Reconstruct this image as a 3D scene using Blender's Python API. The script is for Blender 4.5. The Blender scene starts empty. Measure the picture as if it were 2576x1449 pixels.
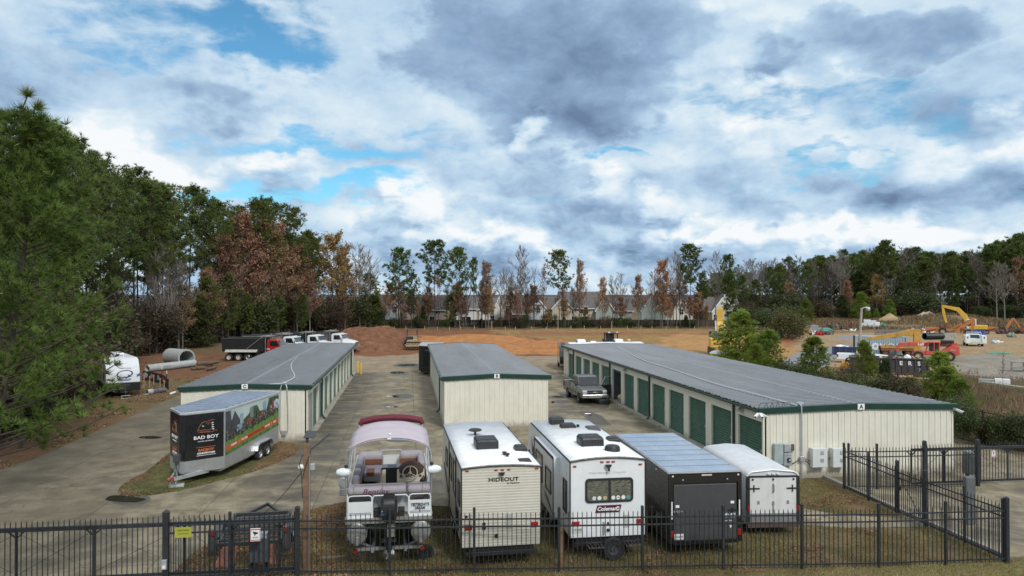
import bpy, bmesh, random
import numpy as np
from math import *
from mathutils import Vector, Matrix, noise
SC = bpy.context.scene
COL = SC.collection
# ---------------------------------------------------------------- camera, world, sun, exposure
F, HC, VX, VY = 1848.0, 8.3, 1026.0, 743.0       # focal length (px of a 2576 px wide picture), eye height, building vanishing point
YAW = atan((1288 - VX) / F)
cam = bpy.data.cameras.new('camera')
camo = bpy.data.objects.new('camera', cam)
COL.objects.link(camo)
SC.camera = camo
cam.sensor_width = 36
cam.lens = 36 * F / 2576
cam.clip_end = 20000
camo.location = (0, 0, HC)
camo.rotation_euler = (pi / 2 + atan(18.5 / F), 0, -YAW)
SUN_EL, SUN_AZ = radians(42), radians(163)       # azimuth measured clockwise from +Y
sun = bpy.data.lights.new('sun', 'SUN')
suno = bpy.data.objects.new('sun', sun)
COL.objects.link(suno)
sun.energy = 2.2
sun.angle = radians(11)
sun.color = (1, .965, .91)
sv = Vector((sin(SUN_AZ) * cos(SUN_EL), cos(SUN_AZ) * cos(SUN_EL), sin(SUN_EL)))
suno.rotation_euler = sv.to_track_quat('Z', 'Y').to_euler()
suno.location = (30, -40, 60)
SC.view_settings.view_transform = 'Standard'
SC.view_settings.look = 'None'
SC.view_settings.exposure = 0.0
SC.view_settings.gamma = 1
SC.cycles.max_bounces = 6
SC.cycles.transparent_max_bounces = 6
SC.cycles.use_denoising = True
SC.cycles.sample_clamp_indirect = 4


class NT:
    """small helper to write node trees"""
    def __init__(s, tree):
        s.t = tree
    def n(s, typ, **kw):
        nd = s.t.nodes.new(typ)
        for k, v in kw.items():
            if k.startswith('i_'):
                k = k[2:]
                nd.inputs[int(k) if k.isdigit() else k.replace('_', ' ')].default_value = v
            else:
                setattr(nd, k, v)
        return nd
    def l(s, a, b):
        s.t.links.new(a, b)
    def put(s, v, sock):
        if isinstance(v, (int, float, tuple, list)):
            sock.default_value = v
        else:
            s.l(v, sock)
    def math(s, op, a, b=0.0, c=0.0, clamp=False):
        nd = s.t.nodes.new('ShaderNodeMath')
        nd.operation = op
        nd.use_clamp = clamp
        for v, k in zip((a, b, c), nd.inputs):
            s.put(v, k)
        return nd.outputs[0]
    def vm(s, op, a, b=(0, 0, 0), out=0):
        nd = s.t.nodes.new('ShaderNodeVectorMath')
        nd.operation = op
        s.put(a, nd.inputs[0])
        s.put(b, nd.inputs['Scale'] if op == 'SCALE' else nd.inputs[1])
        return nd.outputs[out]
    def noise(s, vec, scale, detail=6, rough=.5, dist=0.0, out='Fac'):
        nd = s.t.nodes.new('ShaderNodeTexNoise')
        s.put(vec, nd.inputs['Vector'])
        nd.inputs['Scale'].default_value = scale
        nd.inputs['Detail'].default_value = detail
        nd.inputs['Roughness'].default_value = rough
        nd.inputs['Distortion'].default_value = dist
        return nd.outputs[out]
    def ss(s, v, a, b, lo=0.0, hi=1.0, kind='SMOOTHSTEP'):
        nd = s.t.nodes.new('ShaderNodeMapRange')
        nd.interpolation_type = kind
        s.put(v, nd.inputs[0])
        for i, q in enumerate((a, b, lo, hi)):
            s.put(q, nd.inputs[i + 1])
        return nd.outputs[0]
    def mix(s, f, a, b, mode='MIX'):
        nd = s.t.nodes.new('ShaderNodeMix')
        nd.data_type = 'RGBA'
        nd.blend_type = mode
        s.put(f, nd.inputs[0])
        for v, k in ((a, nd.inputs[6]), (b, nd.inputs[7])):
            s.put(tuple(v) + (1,) if isinstance(v, (tuple, list)) and len(v) == 3 else v, k)
        return nd.outputs[2]


def build_sky():
    w = bpy.data.worlds.new('World')
    SC.world = w
    w.use_nodes = True
    T = NT(w.node_tree)
    w.node_tree.nodes.clear()
    out = T.n('ShaderNodeOutputWorld')
    bg = T.n('ShaderNodeBackground')
    T.l(bg.outputs[0], out.inputs[0])
    sky = T.n('ShaderNodeTexSky', sky_type='NISHITA', sun_disc=False, sun_elevation=SUN_EL, sun_rotation=SUN_AZ)
    sky.air_density, sky.dust_density, sky.ozone_density = 1.0, 0.3, 2.0
    d = T.n('ShaderNodeTexCoord').outputs['Generated']
    xyz = T.n('ShaderNodeSeparateXYZ')
    T.l(d, xyz.inputs[0])
    dx, dy, dz = xyz.outputs
    az = T.math('ARCTAN2', dx, dy)
    el = T.math('ARCSINE', dz)
    cq = T.n('ShaderNodeCombineXYZ')
    T.l(az, cq.inputs[0]); T.l(el, cq.inputs[1])
    q = cq.outputs[0]                                    # azimuth, elevation (radians)
    k = T.math('ADD', T.math('MAXIMUM', dz, 0.0), .16)
    cp = T.n('ShaderNodeCombineXYZ')
    T.l(T.math('DIVIDE', dx, k), cp.inputs[0]); T.l(T.math('DIVIDE', dy, k), cp.inputs[1])
    p = cp.outputs[0]                                    # cloud-layer plane
    qs = T.vm('MULTIPLY', q, (1, 1.7, 1))
    wn = T.noise(qs, 9, 5, .55, out='Color')
    warp = T.vm('SCALE', T.vm('SUBTRACT', wn, (.5, .5, .5)), .17)
    qw = T.vm('ADD', q, warp)

    def blob(px, py, rx, ry, amp):
        a = atan((px - 1288) / F) + YAW
        e = atan((VY - py) / F * cos(atan((px - 1288) / F)))
        v = T.vm('SUBTRACT', qw, (a, e, 0))
        v = T.vm('MULTIPLY', v, (F / rx, F / ry, 0))
        g = T.ss(T.vm('LENGTH', v, out=1), 1.45, .25, 0, amp)
        return g
    def total(lst):
        s = None
        for b in lst:
            g = blob(*b)
            s = g if s is None else T.math('ADD', s, g)
        return s
    dark = total([(1120, 90, 330, 130, .22), (1520, 150, 200, 190, .36), (1400, 270, 130, 60, .2), (2190, 110, 260, 65, .3),
                  (570, 235, 180, 42, .42), (20, 170, 190, 100, .42), (1230, 530, 260, 40, .22), (1600, 490, 280, 50, .3),
                  (2330, 470, 340, 80, .34), (2480, 250, 260, 70, .3), (720, 465, 90, 40, .34), (1500, 560, 500, 34, .12), (1700, 650, 1200, 26, .3),
                  (1880, 170, 90, 30, .25), (1280, 400, 500, 60, .12)])
    dark = T.math('ADD', dark, T.math('MULTIPLY', T.ss(blob(1400, 130, 420, 230, 1.0), T.math('ADD', .28, T.math('MULTIPLY', T.math('SUBTRACT', T.noise(qs, 11, 7, .6), .5), 1.1)), T.math('ADD', .55, T.math('MULTIPLY', T.math('SUBTRACT', T.noise(qs, 11, 7, .6), .5), 1.1))), .34))
    dark = T.math('ADD', dark, T.math('MULTIPLY', T.ss(blob(2190, 110, 300, 90, 1.0), T.math('ADD', .3, T.math('MULTIPLY', T.math('SUBTRACT', T.noise(qs, 13, 7, .6), .5), 1.3)), T.math('ADD', .6, T.math('MULTIPLY', T.math('SUBTRACT', T.noise(qs, 13, 7, .6), .5), 1.3))), .26))
    blue = total([(690, 85, 170, 75, .72), (420, 70, 260, 70, .5), (800, 345, 300, 36, .66), (890, 462, 170, 40, .8), (600, 484, 150, 30, .7),
                  (1550, 380, 80, 18, .7), (2130, 398, 170, 22, .55), (1980, 270, 330, 46, .42), (2300, 310, 160, 30, .4), (230, 130, 140, 30, .3)])
    bright = total([(330, 390, 330, 70, .4), (1000, 540, 160, 60, .5), (1345, 300, 50, 36, .5), (1850, 230, 260, 120, .4), (1500, 450, 90, 60, .4),
                    (2010, 585, 200, 55, .6), (1740, 610, 120, 30, .6), (2230, 545, 130, 36, .55), (2520, 380, 110, 60, .5), (2500, 590, 200, 50, .45),
                    (1280, 600, 220, 36, .4), (1640, 545, 70, 30, .4), (700, 400, 160, 36, .35), (1790, 60, 180, 70, .3), (1100, 470, 120, 40, .2)])
    # cumulus texture, seen sideways near the horizon, and high broken sheet overhead
    qn = T.vm('ADD', T.vm('MULTIPLY', q, (1, 1.8, 1)), T.vm('SCALE', T.vm('SUBTRACT', T.noise(q, 22, 3, .5, out='Color'), (.5, .5, .5)), .05))
    c1 = T.noise(qn, 6.5, 8, .5)
    c1b = T.noise(T.vm('ADD', qn, (.016, .04, 0)), 6.5, 8, .5)
    relief = T.math('MULTIPLY', T.math('SUBTRACT', c1, c1b), T.ss(dz,   .05, .33, 1.8, .5))
    c2 = T.noise(p, 1.9, 9, .6, .4)
    c3 = T.noise(qn, 34, 6, .6)
    c4 = T.noise(p, 9, 6, .62, .3)
    low = T.ss(dz, .04, .20)                             # 0 near the horizon, 1 overhead
    body = T.math('ADD', T.math('MULTIPLY', c1, T.math('SUBTRACT', 1.05, T.math('MULTIPLY', low, .5))), T.math('MULTIPLY', c2, T.math('MULTIPLY', low, .5)))
    # coverage
    ragged = T.math('MULTIPLY', T.math('SUBTRACT', c4, .5), 1.25)
    cov = T.math('ADD', T.math('SUBTRACT', T.math('ADD', body, .36), blue), ragged)
    cov = T.ss(cov, .02, .84)
    # brightness of the cloud
    sh = T.math('ADD', .62, T.math('ADD', relief, T.math('MULTIPLY', T.math('SUBTRACT', c2, .5), .36)))
    sh = T.math('ADD', sh, T.math('MULTIPLY', T.math('SUBTRACT', c3, .5), .22))
    sh = T.math('ADD', sh, T.math('MULTIPLY', bright, T.ss(c1, .45, .56, .08, 1.0)))
    sh = T.math('SUBTRACT', sh, T.math('MULTIPLY', dark, .66))
    sh = T.math('SUBTRACT', sh, T.ss(dz, .24, .05, .0, .07))
    cr = T.n('ShaderNodeValToRGB')
    el_ = cr.color_ramp.elements
    el_[0].position, el_[0].color = 0.0, (.15, .225, .365, 1)
    el_[1].position, el_[1].color = 1.0, (.93, .96, .98, 1)
    for pos, c in ((.25, (.285, .415, .605, 1)), (.5, (.49, .66, .83, 1)), (.72, (.70, .825, .915, 1))):
        e = el_.new(pos); e.color = c
    T.l(sh, cr.inputs[0])
    skyc = T.mix(1.0, T.vm('SCALE', sky.outputs[0], .12), (.55, 1.0, 1.08), 'MULTIPLY')
    colr = T.mix(cov, skyc, cr.outputs[0])
    zen = T.ss(dz, .42, .8, 0, 1)                        # unseen zenith set to an even white, added for its skylight
    colr = T.mix(zen, colr, (.95, .98, 1.02))
    T.l(colr, bg.inputs[0])
    bg.inputs[1].default_value = 1.0
    w.cycles.sampling_method = 'MANUAL'
    w.cycles.sample_map_resolution = 512


build_sky()
# ---------------------------------------------------------------- helpers
random.seed(7)
RND = random.Random(11)


def P(px, py, z=0.0):
    """world point seen at (px, py) of the 2576 px wide picture and standing at height z"""
    d = F * (HC - z) / (py - VY)
    return AT(px, d, z)
def AT(px, d, z=0.0):
    r = (px - 1288) / F * d
    return Vector((d * sin(YAW) + r * cos(YAW), d * cos(YAW) - r * sin(YAW), z))
def TOP(py, d):
    return HC + (VY - py) / F * d


MATS = {}
def M(col, rough=.6, metal=0.0, var=.12, sc=3.0, bump=0.0, bsc=40.0, grime=0.0, gcol=(.09, .08, .06), emit=0.0, isl=0.0, coat=0.0, trans=0.0, sy=1.0):
    key = (col, rough, metal, var, sc, bump, bsc, grime, gcol, emit, isl, coat, trans, sy)
    if key in MATS:
        return MATS[key]
    m = bpy.data.materials.new('material')
    m.use_nodes = True
    T = NT(m.node_tree)
    b = m.node_tree.nodes['Principled BSDF']
    co = T.n('ShaderNodeTexCoord').outputs['Object']
    c = tuple(col) + (1,)
    cur = c
    if var > 0:
        v = T.ss(T.noise(T.vm('MULTIPLY', co, (1, sy, 1)), sc, 5, .6), .3, .7, 1 - var, 1 + var, 'LINEAR')
        cur = T.vm('SCALE', c[:3], v)
    if isl > 0:
        r = T.n('ShaderNodeNewGeometry').outputs['Random Per Island']
        cur = T.vm('SCALE', cur if not isinstance(cur, tuple) else cur[:3], T.ss(r, 0, 1, 1 - isl, 1 + isl, 'LINEAR'))
    if grime > 0:
        g = T.noise(T.vm('MULTIPLY', co, (1.4, 1.4, .35)), 1.6, 7, .62)
        cur = T.mix(T.ss(g, .45, .8, 0, grime), cur, gcol)
    if not isinstance(cur, tuple):
        T.l(cur, b.inputs['Base Color'])
    else:
        b.inputs['Base Color'].default_value = c
    b.inputs['Metallic'].default_value = metal
    if rough < .5 and var > 0:
        T.l(T.ss(T.noise(co, sc * 2.3, 4, .6), .3, .7, rough * .8, min(1, rough * 1.35), 'LINEAR'), b.inputs['Roughness'])
    else:
        b.inputs['Roughness'].default_value = rough
    b.inputs['Coat Weight'].default_value = coat
    b.inputs['Coat Roughness'].default_value = .08
    if trans:
        b.inputs['Transmission Weight'].default_value = trans
    if bump > 0:
        bn = T.n('ShaderNodeBump')
        bn.inputs['Strength'].default_value = bump
        bn.inputs['Distance'].default_value = .02
        T.l(T.noise(co, bsc, 4, .6), bn.inputs['Height'])
        T.l(bn.outputs[0], b.inputs['Normal'])
    if emit:
        b.inputs['Emission Color'].default_value = c
        b.inputs['Emission Strength'].default_value = emit
    MATS[key] = m
    return m


def unit(v):
    return Vector(v).normalized()
def basis(ax):
    ax = unit(ax)
    u = ax.cross(Vector((0, 0, 1)) if abs(ax.z) < .9 else Vector((1, 0, 0))).normalized()
    return ax, u, ax.cross(u)


class MB:
    def __init__(s):
        s.v, s.f, s.m, s.mi = [], [], [], 0
    def add(s, vs, fs):
        o = len(s.v)
        s.v += [tuple(v) for v in vs]
        s.f += [tuple(i + o for i in f) for f in fs]
        s.m += [s.mi] * len(fs)
        return s
    def box(s, x0, x1, y0, y1, z0, z1):
        return s.add([(x0, y0, z0), (x1, y0, z0), (x1, y1, z0), (x0, y1, z0), (x0, y0, z1), (x1, y0, z1), (x1, y1, z1), (x0, y1, z1)],
                     [(0, 3, 2, 1), (4, 5, 6, 7), (0, 1, 5, 4), (1, 2, 6, 5), (2, 3, 7, 6), (3, 0, 4, 7)])
    def bar(s, a, b, w, h, up=(0, 0, 1)):
        a, b = Vector(a), Vector(b)
        d = unit(b - a)
        u = Vector(up)
        x = d.cross(u)
        x = x.normalized() if x.length > 1e-4 else Vector((1, 0, 0))
        u = x.cross(d).normalized()
        vs = [p + x * (sx * w / 2) + u * (sz * h / 2) for p in (a, b) for sx, sz in ((-1, -1), (1, -1), (1, 1), (-1, 1))]
        return s.add(vs, [(0, 1, 2, 3), (7, 6, 5, 4), (0, 4, 5, 1), (1, 5, 6, 2), (2, 6, 7, 3), (3, 7, 4, 0)])
    def cyl(s, a, b, r0, r1=None, n=10, caps=True):
        a, b = Vector(a), Vector(b)
        r1 = r0 if r1 is None else r1
        _, u, w = basis(b - a)
        vs = []
        for p, r in ((a, r0), (b, r1)):
            vs += [p + u * (r * cos(2 * pi * i / n)) + w * (r * sin(2 * pi * i / n)) for i in range(n)]
        fs = [(i, (i + 1) % n, n + (i + 1) % n, n + i) for i in range(n)]
        if caps:
            fs += [tuple(range(n - 1, -1, -1)), tuple(range(n, 2 * n))]
        return s.add(vs, fs)
    def tube(s, pts, r, n=6, caps=True):
        pts = [Vector(p) for p in pts]
        rs = r if isinstance(r, (list, tuple)) else [r] * len(pts)
        vs, fs = [], []
        u0 = None
        for i, p in enumerate(pts):
            t = (pts[min(i + 1, len(pts) - 1)] - pts[max(i - 1, 0)])
            ax, u, w = basis(t)
            if u0 is not None:
                u = (u0 - ax * u0.dot(ax))
                u = u.normalized() if u.length > 1e-5 else basis(t)[1]
                w = ax.cross(u)
            u0 = u
            vs += [p + u * (rs[i] * cos(2 * pi * k / n)) + w * (rs[i] * sin(2 * pi * k / n)) for k in range(n)]
        for i in range(len(pts) - 1):
            fs += [(i * n + k, i * n + (k + 1) % n, (i + 1) * n + (k + 1) % n, (i + 1) * n + k) for k in range(n)]
        if caps:
            fs += [tuple(range(n - 1, -1, -1)), tuple(range((len(pts) - 1) * n, len(pts) * n))]
        return s.add(vs, fs)
    def prism(s, poly, axis, a, b):
        n = len(poly)
        f = {'x': lambda p, t: (t, p[0], p[1]), 'y': lambda p, t: (p[0], t, p[1]), 'z': lambda p, t: (p[0], p[1], t)}[axis]
        return s.add([f(p, a) for p in poly] + [f(p, b) for p in poly],
                     [tuple(range(n)), tuple(range(2 * n - 1, n - 1, -1))] + [(i, n + i, n + (i + 1) % n, (i + 1) % n) for i in range(n)])
    def strip(s, prof, axis, a, b):
        """open profile extruded from a to b"""
        n = len(prof)
        f = {'x': lambda p, t: (t, p[0], p[1]), 'y': lambda p, t: (p[0], t, p[1]), 'z': lambda p, t: (p[0], p[1], t)}[axis]
        return s.add([f(p, a) for p in prof] + [f(p, b) for p in prof], [(i, i + 1, n + i + 1, n + i) for i in range(n - 1)])
    def lathe(s, prof, org, ax, n=16, close=False):
        org = Vector(org)
        ax, u, w = basis(ax)
        vs, fs = [], []
        for r, h in prof:
            vs += [org + ax * h + u * (r * cos(2 * pi * k / n)) + w * (r * sin(2 * pi * k / n)) for k in range(n)]
        m = len(prof)
        for i in range(m if close else m - 1):
            j = (i + 1) % m
            fs += [(i * n + k, i * n + (k + 1) % n, j * n + (k + 1) % n, j * n + k) for k in range(n)]
        return s.add(vs, fs)
    def sph(s, c, rx, ry=None, rz=None, n=10, jit=0, rnd=None):
        ry = rx if ry is None else ry
        rz = rx if rz is None else rz
        vs, fs = [], []
        m = max(4, n // 2 + 1)
        for i in range(m + 1):
            t = pi * i / m
            for k in range(n):
                j = 1 + (jit * (rnd.random() - .5) if jit else 0)
                vs.append((c[0] + rx * j * sin(t) * cos(2 * pi * k / n), c[1] + ry * j * sin(t) * sin(2 * pi * k / n), c[2] + rz * j * cos(t)))
        for i in range(m):
            fs += [(i * n + k, i * n + (k + 1) % n, (i + 1) * n + (k + 1) % n, (i + 1) * n + k) for k in range(n)]
        return s.add(vs, fs)
    def loft(s, rings, caps=True):
        n = len(rings[0])
        vs = [p for r in rings for p in r]
        fs = []
        for i in range(len(rings) - 1):
            fs += [(i * n + k, i * n + (k + 1) % n, (i + 1) * n + (k + 1) % n, (i + 1) * n + k) for k in range(n)]
        if caps:
            fs += [tuple(range(n - 1, -1, -1)), tuple(range((len(rings) - 1) * n, len(rings) * n))]
        return s.add(vs, fs)
    def build(s, name, mat, parent=None, smooth=False, bev=0.0, loc=None, rz=0.0, seg=2):
        me = bpy.data.meshes.new(name)
        me.from_pydata(s.v, [], s.f)
        for m in (mat if isinstance(mat, list) else [mat]):
            me.materials.append(m)
        if isinstance(mat, list):
            me.polygons.foreach_set('material_index', s.m)
        if len(s.f) < 30000:
            bm = bmesh.new()
            bm.from_mesh(me)
            bmesh.ops.remove_doubles(bm, verts=bm.verts, dist=1e-5)
            bmesh.ops.recalc_face_normals(bm, faces=bm.faces)
            bm.to_mesh(me)
            bm.free()
        o = bpy.data.objects.new(name, me)
        COL.objects.link(o)
        if parent:
            o.parent = parent
        if loc:
            o.location = loc
        o.rotation_euler[2] = rz
        if smooth:
            me.polygons.foreach_set('use_smooth', [True] * len(me.polygons))
            me.set_sharp_from_angle(angle=radians(40))
        if bev:
            b = o.modifiers.new('bevel', 'BEVEL')
            b.width = bev
            b.segments = seg
            b.limit_method = 'ANGLE'
            b.angle_limit = radians(40)
        return o


def tag(o, label=None, cat=None, group=None, kind=None):
    for k, v in (('label', label), ('category', cat), ('group', group), ('kind', kind)):
        if v:
            o[k] = v
    return o
def thing(name, label, cat, loc=(0, 0, 0), rz=0.0, group=None):
    o = bpy.data.objects.new(name, None)
    COL.objects.link(o)
    o.empty_display_size = .3
    o.location = loc
    o.rotation_euler[2] = rz
    return tag(o, label, cat, group)
KIDS = {}
def copy_tree(o, parent=None):
    c = o.copy()
    COL.objects.link(c)
    c.parent = parent
    for ch in list(o.children):
        copy_tree(ch, c)
    return c
def text(s, size, mat, parent, loc, rot=(pi / 2, 0, 0), name='lettering', sx=1.0, align='CENTER', ext=.004, shear=0.0, bold=0.0, sp=1.0):
    cu = bpy.data.curves.new(name, 'FONT')
    cu.body = s
    cu.size = size
    cu.align_x = align
    cu.align_y = 'CENTER'
    cu.extrude = ext
    cu.shear = shear
    cu.offset = bold
    cu.space_character = sp
    cu.resolution_u = 3
    t = bpy.data.objects.new(name, cu)
    me = bpy.data.meshes.new_from_object(t)
    bpy.data.objects.remove(t)
    bpy.data.curves.remove(cu)
    me.materials.clear()
    me.materials.append(mat)
    o = bpy.data.objects.new(name, me)
    COL.objects.link(o)
    o.parent = parent
    o.location = loc
    o.rotation_euler = rot
    o.scale = (sx, 1, 1)
    return o


# common materials
RUB = M((.018, .018, .018), .75, var=.25, sc=8)
BLK = M((.02, .02, .021), .45, var=.2)
DGR = M((.06, .062, .065), .5, var=.2)
FEN = M((.020, .0225, .027), .45, var=.5, sc=6)
CHR = M((.62, .63, .65), .25, .95, var=.1)
STL = M((.42, .43, .44), .4, .7, var=.2)
GALV = M((.45, .48, .5), .45, .5, var=.2)
WHT = M((.78, .79, .79), .35, var=.05, grime=.25, gcol=(.35, .33, .28))
GLS = M((.015, .02, .024), .05, var=0, coat=.6)
RED = M((.35, .015, .012), .2, var=.05, coat=.5)
BEI = M((.70, .672, .57), .5, var=.05, sc=1.2, grime=.28, gcol=(.36, .33, .25))
GRN = M((.010, .040, .027), .35, var=.15, sc=2)
DOORG = M((.025, .10, .06), .42, var=.2, sc=1.5, grime=.45, gcol=(.05, .09, .07))
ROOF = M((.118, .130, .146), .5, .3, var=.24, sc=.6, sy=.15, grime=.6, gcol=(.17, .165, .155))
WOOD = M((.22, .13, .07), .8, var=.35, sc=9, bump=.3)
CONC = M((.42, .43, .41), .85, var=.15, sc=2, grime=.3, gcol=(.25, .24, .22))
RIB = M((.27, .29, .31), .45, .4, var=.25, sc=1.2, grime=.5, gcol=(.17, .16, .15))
YEL = M((.70, .42, .06), .5, var=.2, sc=2, grime=.3, gcol=(.22, .13, .06))
LETW = M((.8, .8, .8), .5, var=0)
LETB = M((.02, .02, .025), .5, var=0)

def splash(m, h, col):
    """mud splashed on the foot of a wall"""
    T = NT(m.node_tree)
    b = m.node_tree.nodes['Principled BSDF']
    src = b.inputs['Base Color'].links[0].from_socket
    co = T.n('ShaderNodeTexCoord').outputs['Object']
    s = T.n('ShaderNodeSeparateXYZ'); T.l(co, s.inputs[0])
    e = T.math('ADD', s.outputs[2], T.math('MULTIPLY', T.noise(co, 2.2, 5, .65), h))
    T.l(T.mix(T.ss(e, h * 1.25, h * .55, 0, .75), src, col), b.inputs['Base Color'])
splash(BEI, .7, (.26, .21, .14))


def wheel(parent, x, y, r, w, rimmat=STL, side=1, z=None, n=20, rr=.58, axis=(1, 0, 0), name='wheel'):
    """tyre with a dished rim; side is the direction of the outer face"""
    z = r if z is None else z
    a = Vector(axis) * side
    t = MB()
    t.lathe([(r * rr, -w / 2), (r * .93, -w / 2), (r, -w * .36), (r, w * .36), (r * .93, w / 2), (r * rr, w / 2), (r * rr * .96, w * .3), (r * rr * .96, -w * .3)], (x, y, z), a, n, close=True)
    wo = t.build(name, RUB, parent, smooth=True)
    m = MB()
    m.lathe([(r * rr, w * .42), (r * rr * .9, w * .46), (r * rr * .82, w * .2), (r * .3, w * .12), (r * .24, w * .34), (.001, w * .36)], (x, y, z), a, n)
    ax, u, v = basis(a)
    for k in range(6):
        c = Vector((x, y, z)) + u * (r * .36 * cos(k * pi / 3)) + v * (r * .36 * sin(k * pi / 3)) + ax * (w * .1)
        m.cyl(c, c + ax * w * .12, r * .045, n=6)
    m.build('rim', rimmat, wo, smooth=True)
    return wo
# ---------------------------------------------------------------- setting: ground, paving, water, field, ridge
def pip(x, y, poly):
    c = False
    j = len(poly) - 1
    for i in range(len(poly)):
        xi, yi = poly[i]; xj, yj = poly[j]
        if (yi > y) != (yj > y) and x < (xj - xi) * (y - yi) / (yj - yi) + xi:
            c = not c
        j = i
    return c
def pp(*pts):
    return [P(*p).to_2d()[:] for p in pts]
def gauss(x, y, cx, cy, rx, ry):
    return exp(-((x - cx) / rx) ** 2 - ((y - cy) / ry) ** 2)
def hz(x, y):
    if y < 82 and x < 33:
        return 0.0
    z = 1.1 * gauss(x, y, 36, 120, 15, 9) + .8 * gauss(x, y, 14, 138, 14, 6) + .8 * gauss(x, y, 22, 112, 4, 8) + .5 * gauss(x, y, 60, 130, 15, 16) + 2.6 * gauss(x, y, 138, 172, 17, 13)
    if x > 95 and y > 150:
        z += .8 * min(1, (y - 150) / 40)
    if y > 86:
        z += .34 * noise.noise((x * .12, y * .12, 0)) * min(1, (y - 86) / 15) + .11 * noise.noise((x * .5, y * .5, 3)) * min(1, (y - 86) / 10)
    if x > 33 and y < 82:
        z += .15 * noise.noise((x * .3, y * .3, 0)) * min(1, (x - 33) / 4)
    return z


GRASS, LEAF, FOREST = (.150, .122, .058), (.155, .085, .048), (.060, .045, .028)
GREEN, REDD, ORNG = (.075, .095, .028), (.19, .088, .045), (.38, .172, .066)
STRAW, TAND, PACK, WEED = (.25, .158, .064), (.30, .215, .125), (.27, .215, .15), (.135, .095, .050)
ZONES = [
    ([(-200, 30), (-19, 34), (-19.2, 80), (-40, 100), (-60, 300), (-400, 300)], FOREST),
    ([(-21.5, 30), (-18.5, 30), (-18.5, 82), (-14, 84), (-20, 110), (-36, 108), (-26, 78), (-25, 60), (-22, 44)], None),
    ([(-60, 80), (-19, 76), (-13, 81), (-13, 106), (-24, 112), (-42, 112)], (.165, .085, .048)),
    ([(-14, 79), (26, 79), (36, 84), (36, 100), (15, 99), (2, 106), (-14, 106)], PACK),
    ([(-16, 103), (2, 104), (15, 99), (26, 98), (28, 110), (24, 178), (-14, 182)], REDD),
    ([(2, 112), (14, 104), (22, 100), (26, 112), (20, 140), (2, 150)], ORNG),
    ([(20, 98), (38, 90), (62, 84), (84, 150), (66, 176), (20, 179), (18, 148), (26, 128), (24, 112)], STRAW),
    ([(34, 100), (42, 92), (62, 86), (78, 140), (60, 158), (46, 128)], (.36, .205, .085)),
    ([(22, 152), (76, 140), (78, 150), (26, 164)], (.23, .12, .06)),
    ([(53, 88), (60, 86), (82, 148), (74, 152)], (.27, .12, .06)),
    ([(46, 84), (70, 62), (120, 60), (170, 130), (150, 162), (84, 150), (66, 118)], TAND),
    ([(84, 158), (84, 150), (155, 150), (200, 230), (95, 240)], (.19, .14, .075)),
    ([(33, 20), (60, 20), (66, 62), (46, 84), (33, 84)], WEED),
    (pp((2370, 912), (2400, 898), (2480, 890), (2620, 900), (2720, 965), (2600, 962), (2480, 955), (2420, 936)), (.25, .225, .185)),
    (pp((2130, 905), (2300, 915), (2420, 905), (2400, 885), (2200, 895)), (.23, .19, .13)),
]
def ground_col(x, y):
    n1 = noise.noise((x * .35, y * .35, 1.7)); n2 = noise.noise((x * .9, y * .9, 5.1)); n3 = noise.noise((x * .06, y * .06, 9.0))
    k = 1.0 + min(3.0, max(0.0, (y - 60) * .03))
    wx, wy = x + n1 * .7 * k + n2 * .3, y + n2 * .6 * k + n1 * .4
    c = Vector(GRASS) if y < 90 else Vector(WEED)
    for poly, col in ZONES:
        if pip(wx, wy, poly):
            if col is None:
                c = Vector(GRASS).lerp(Vector(LEAF), max(0, min(1, .35 + n3 * .8 + n1 * .9)))
            else:
                c = Vector(col)
    if y < 45 and x > -18 and x < 33:
        lf = max(0, min(1, .25 + n1 * 1.3 + n2 * .8))
        if y > 20.6:
            c = Vector(GRASS).lerp(Vector(LEAF), lf * (.95 if x < 0 else .55)) * (.92 if x > 2 else 1.0)
            if x < -1.5:
                c = c.lerp(Vector(LEAF) * 1.15, max(0, min(1, .5 + n2)))
        c = c.lerp(Vector(GREEN), max(0, min(.85, n3 * 1.0 + n1 * .9 - .05)))
        if y < 20.6:
            c = c * 1.45
    c *= 1 + .28 * n2 + .12 * n1
    return c


def axis_pts(spec):
    out = []
    for a, b, s in spec:
        n = max(1, int(round((b - a) / s)))
        out += [a + (b - a) * i / n for i in range(n)]
    return out + [spec[-1][1]]
GX = axis_pts([(-6000, -600, 900), (-600, -120, 40), (-120, -45, 5), (-45, -20, 1.5), (-20, 34, .5), (34, 100, 1.3), (100, 190, 3), (190, 400, 30), (400, 6000, 800)])
GY = axis_pts([(-400, 10, 40), (10, 46, .5), (46, 110, 1.0), (110, 200, 1.5), (200, 300, 8), (300, 900, 60), (900, 9000, 900)])
gv = [(x, y, hz(x, y)) for y in GY for x in GX]
nx = len(GX)
gf = [(j * nx + i, j * nx + i + 1, (j + 1) * nx + i + 1, (j + 1) * nx + i) for j in range(len(GY) - 1) for i in range(nx - 1)]


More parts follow.
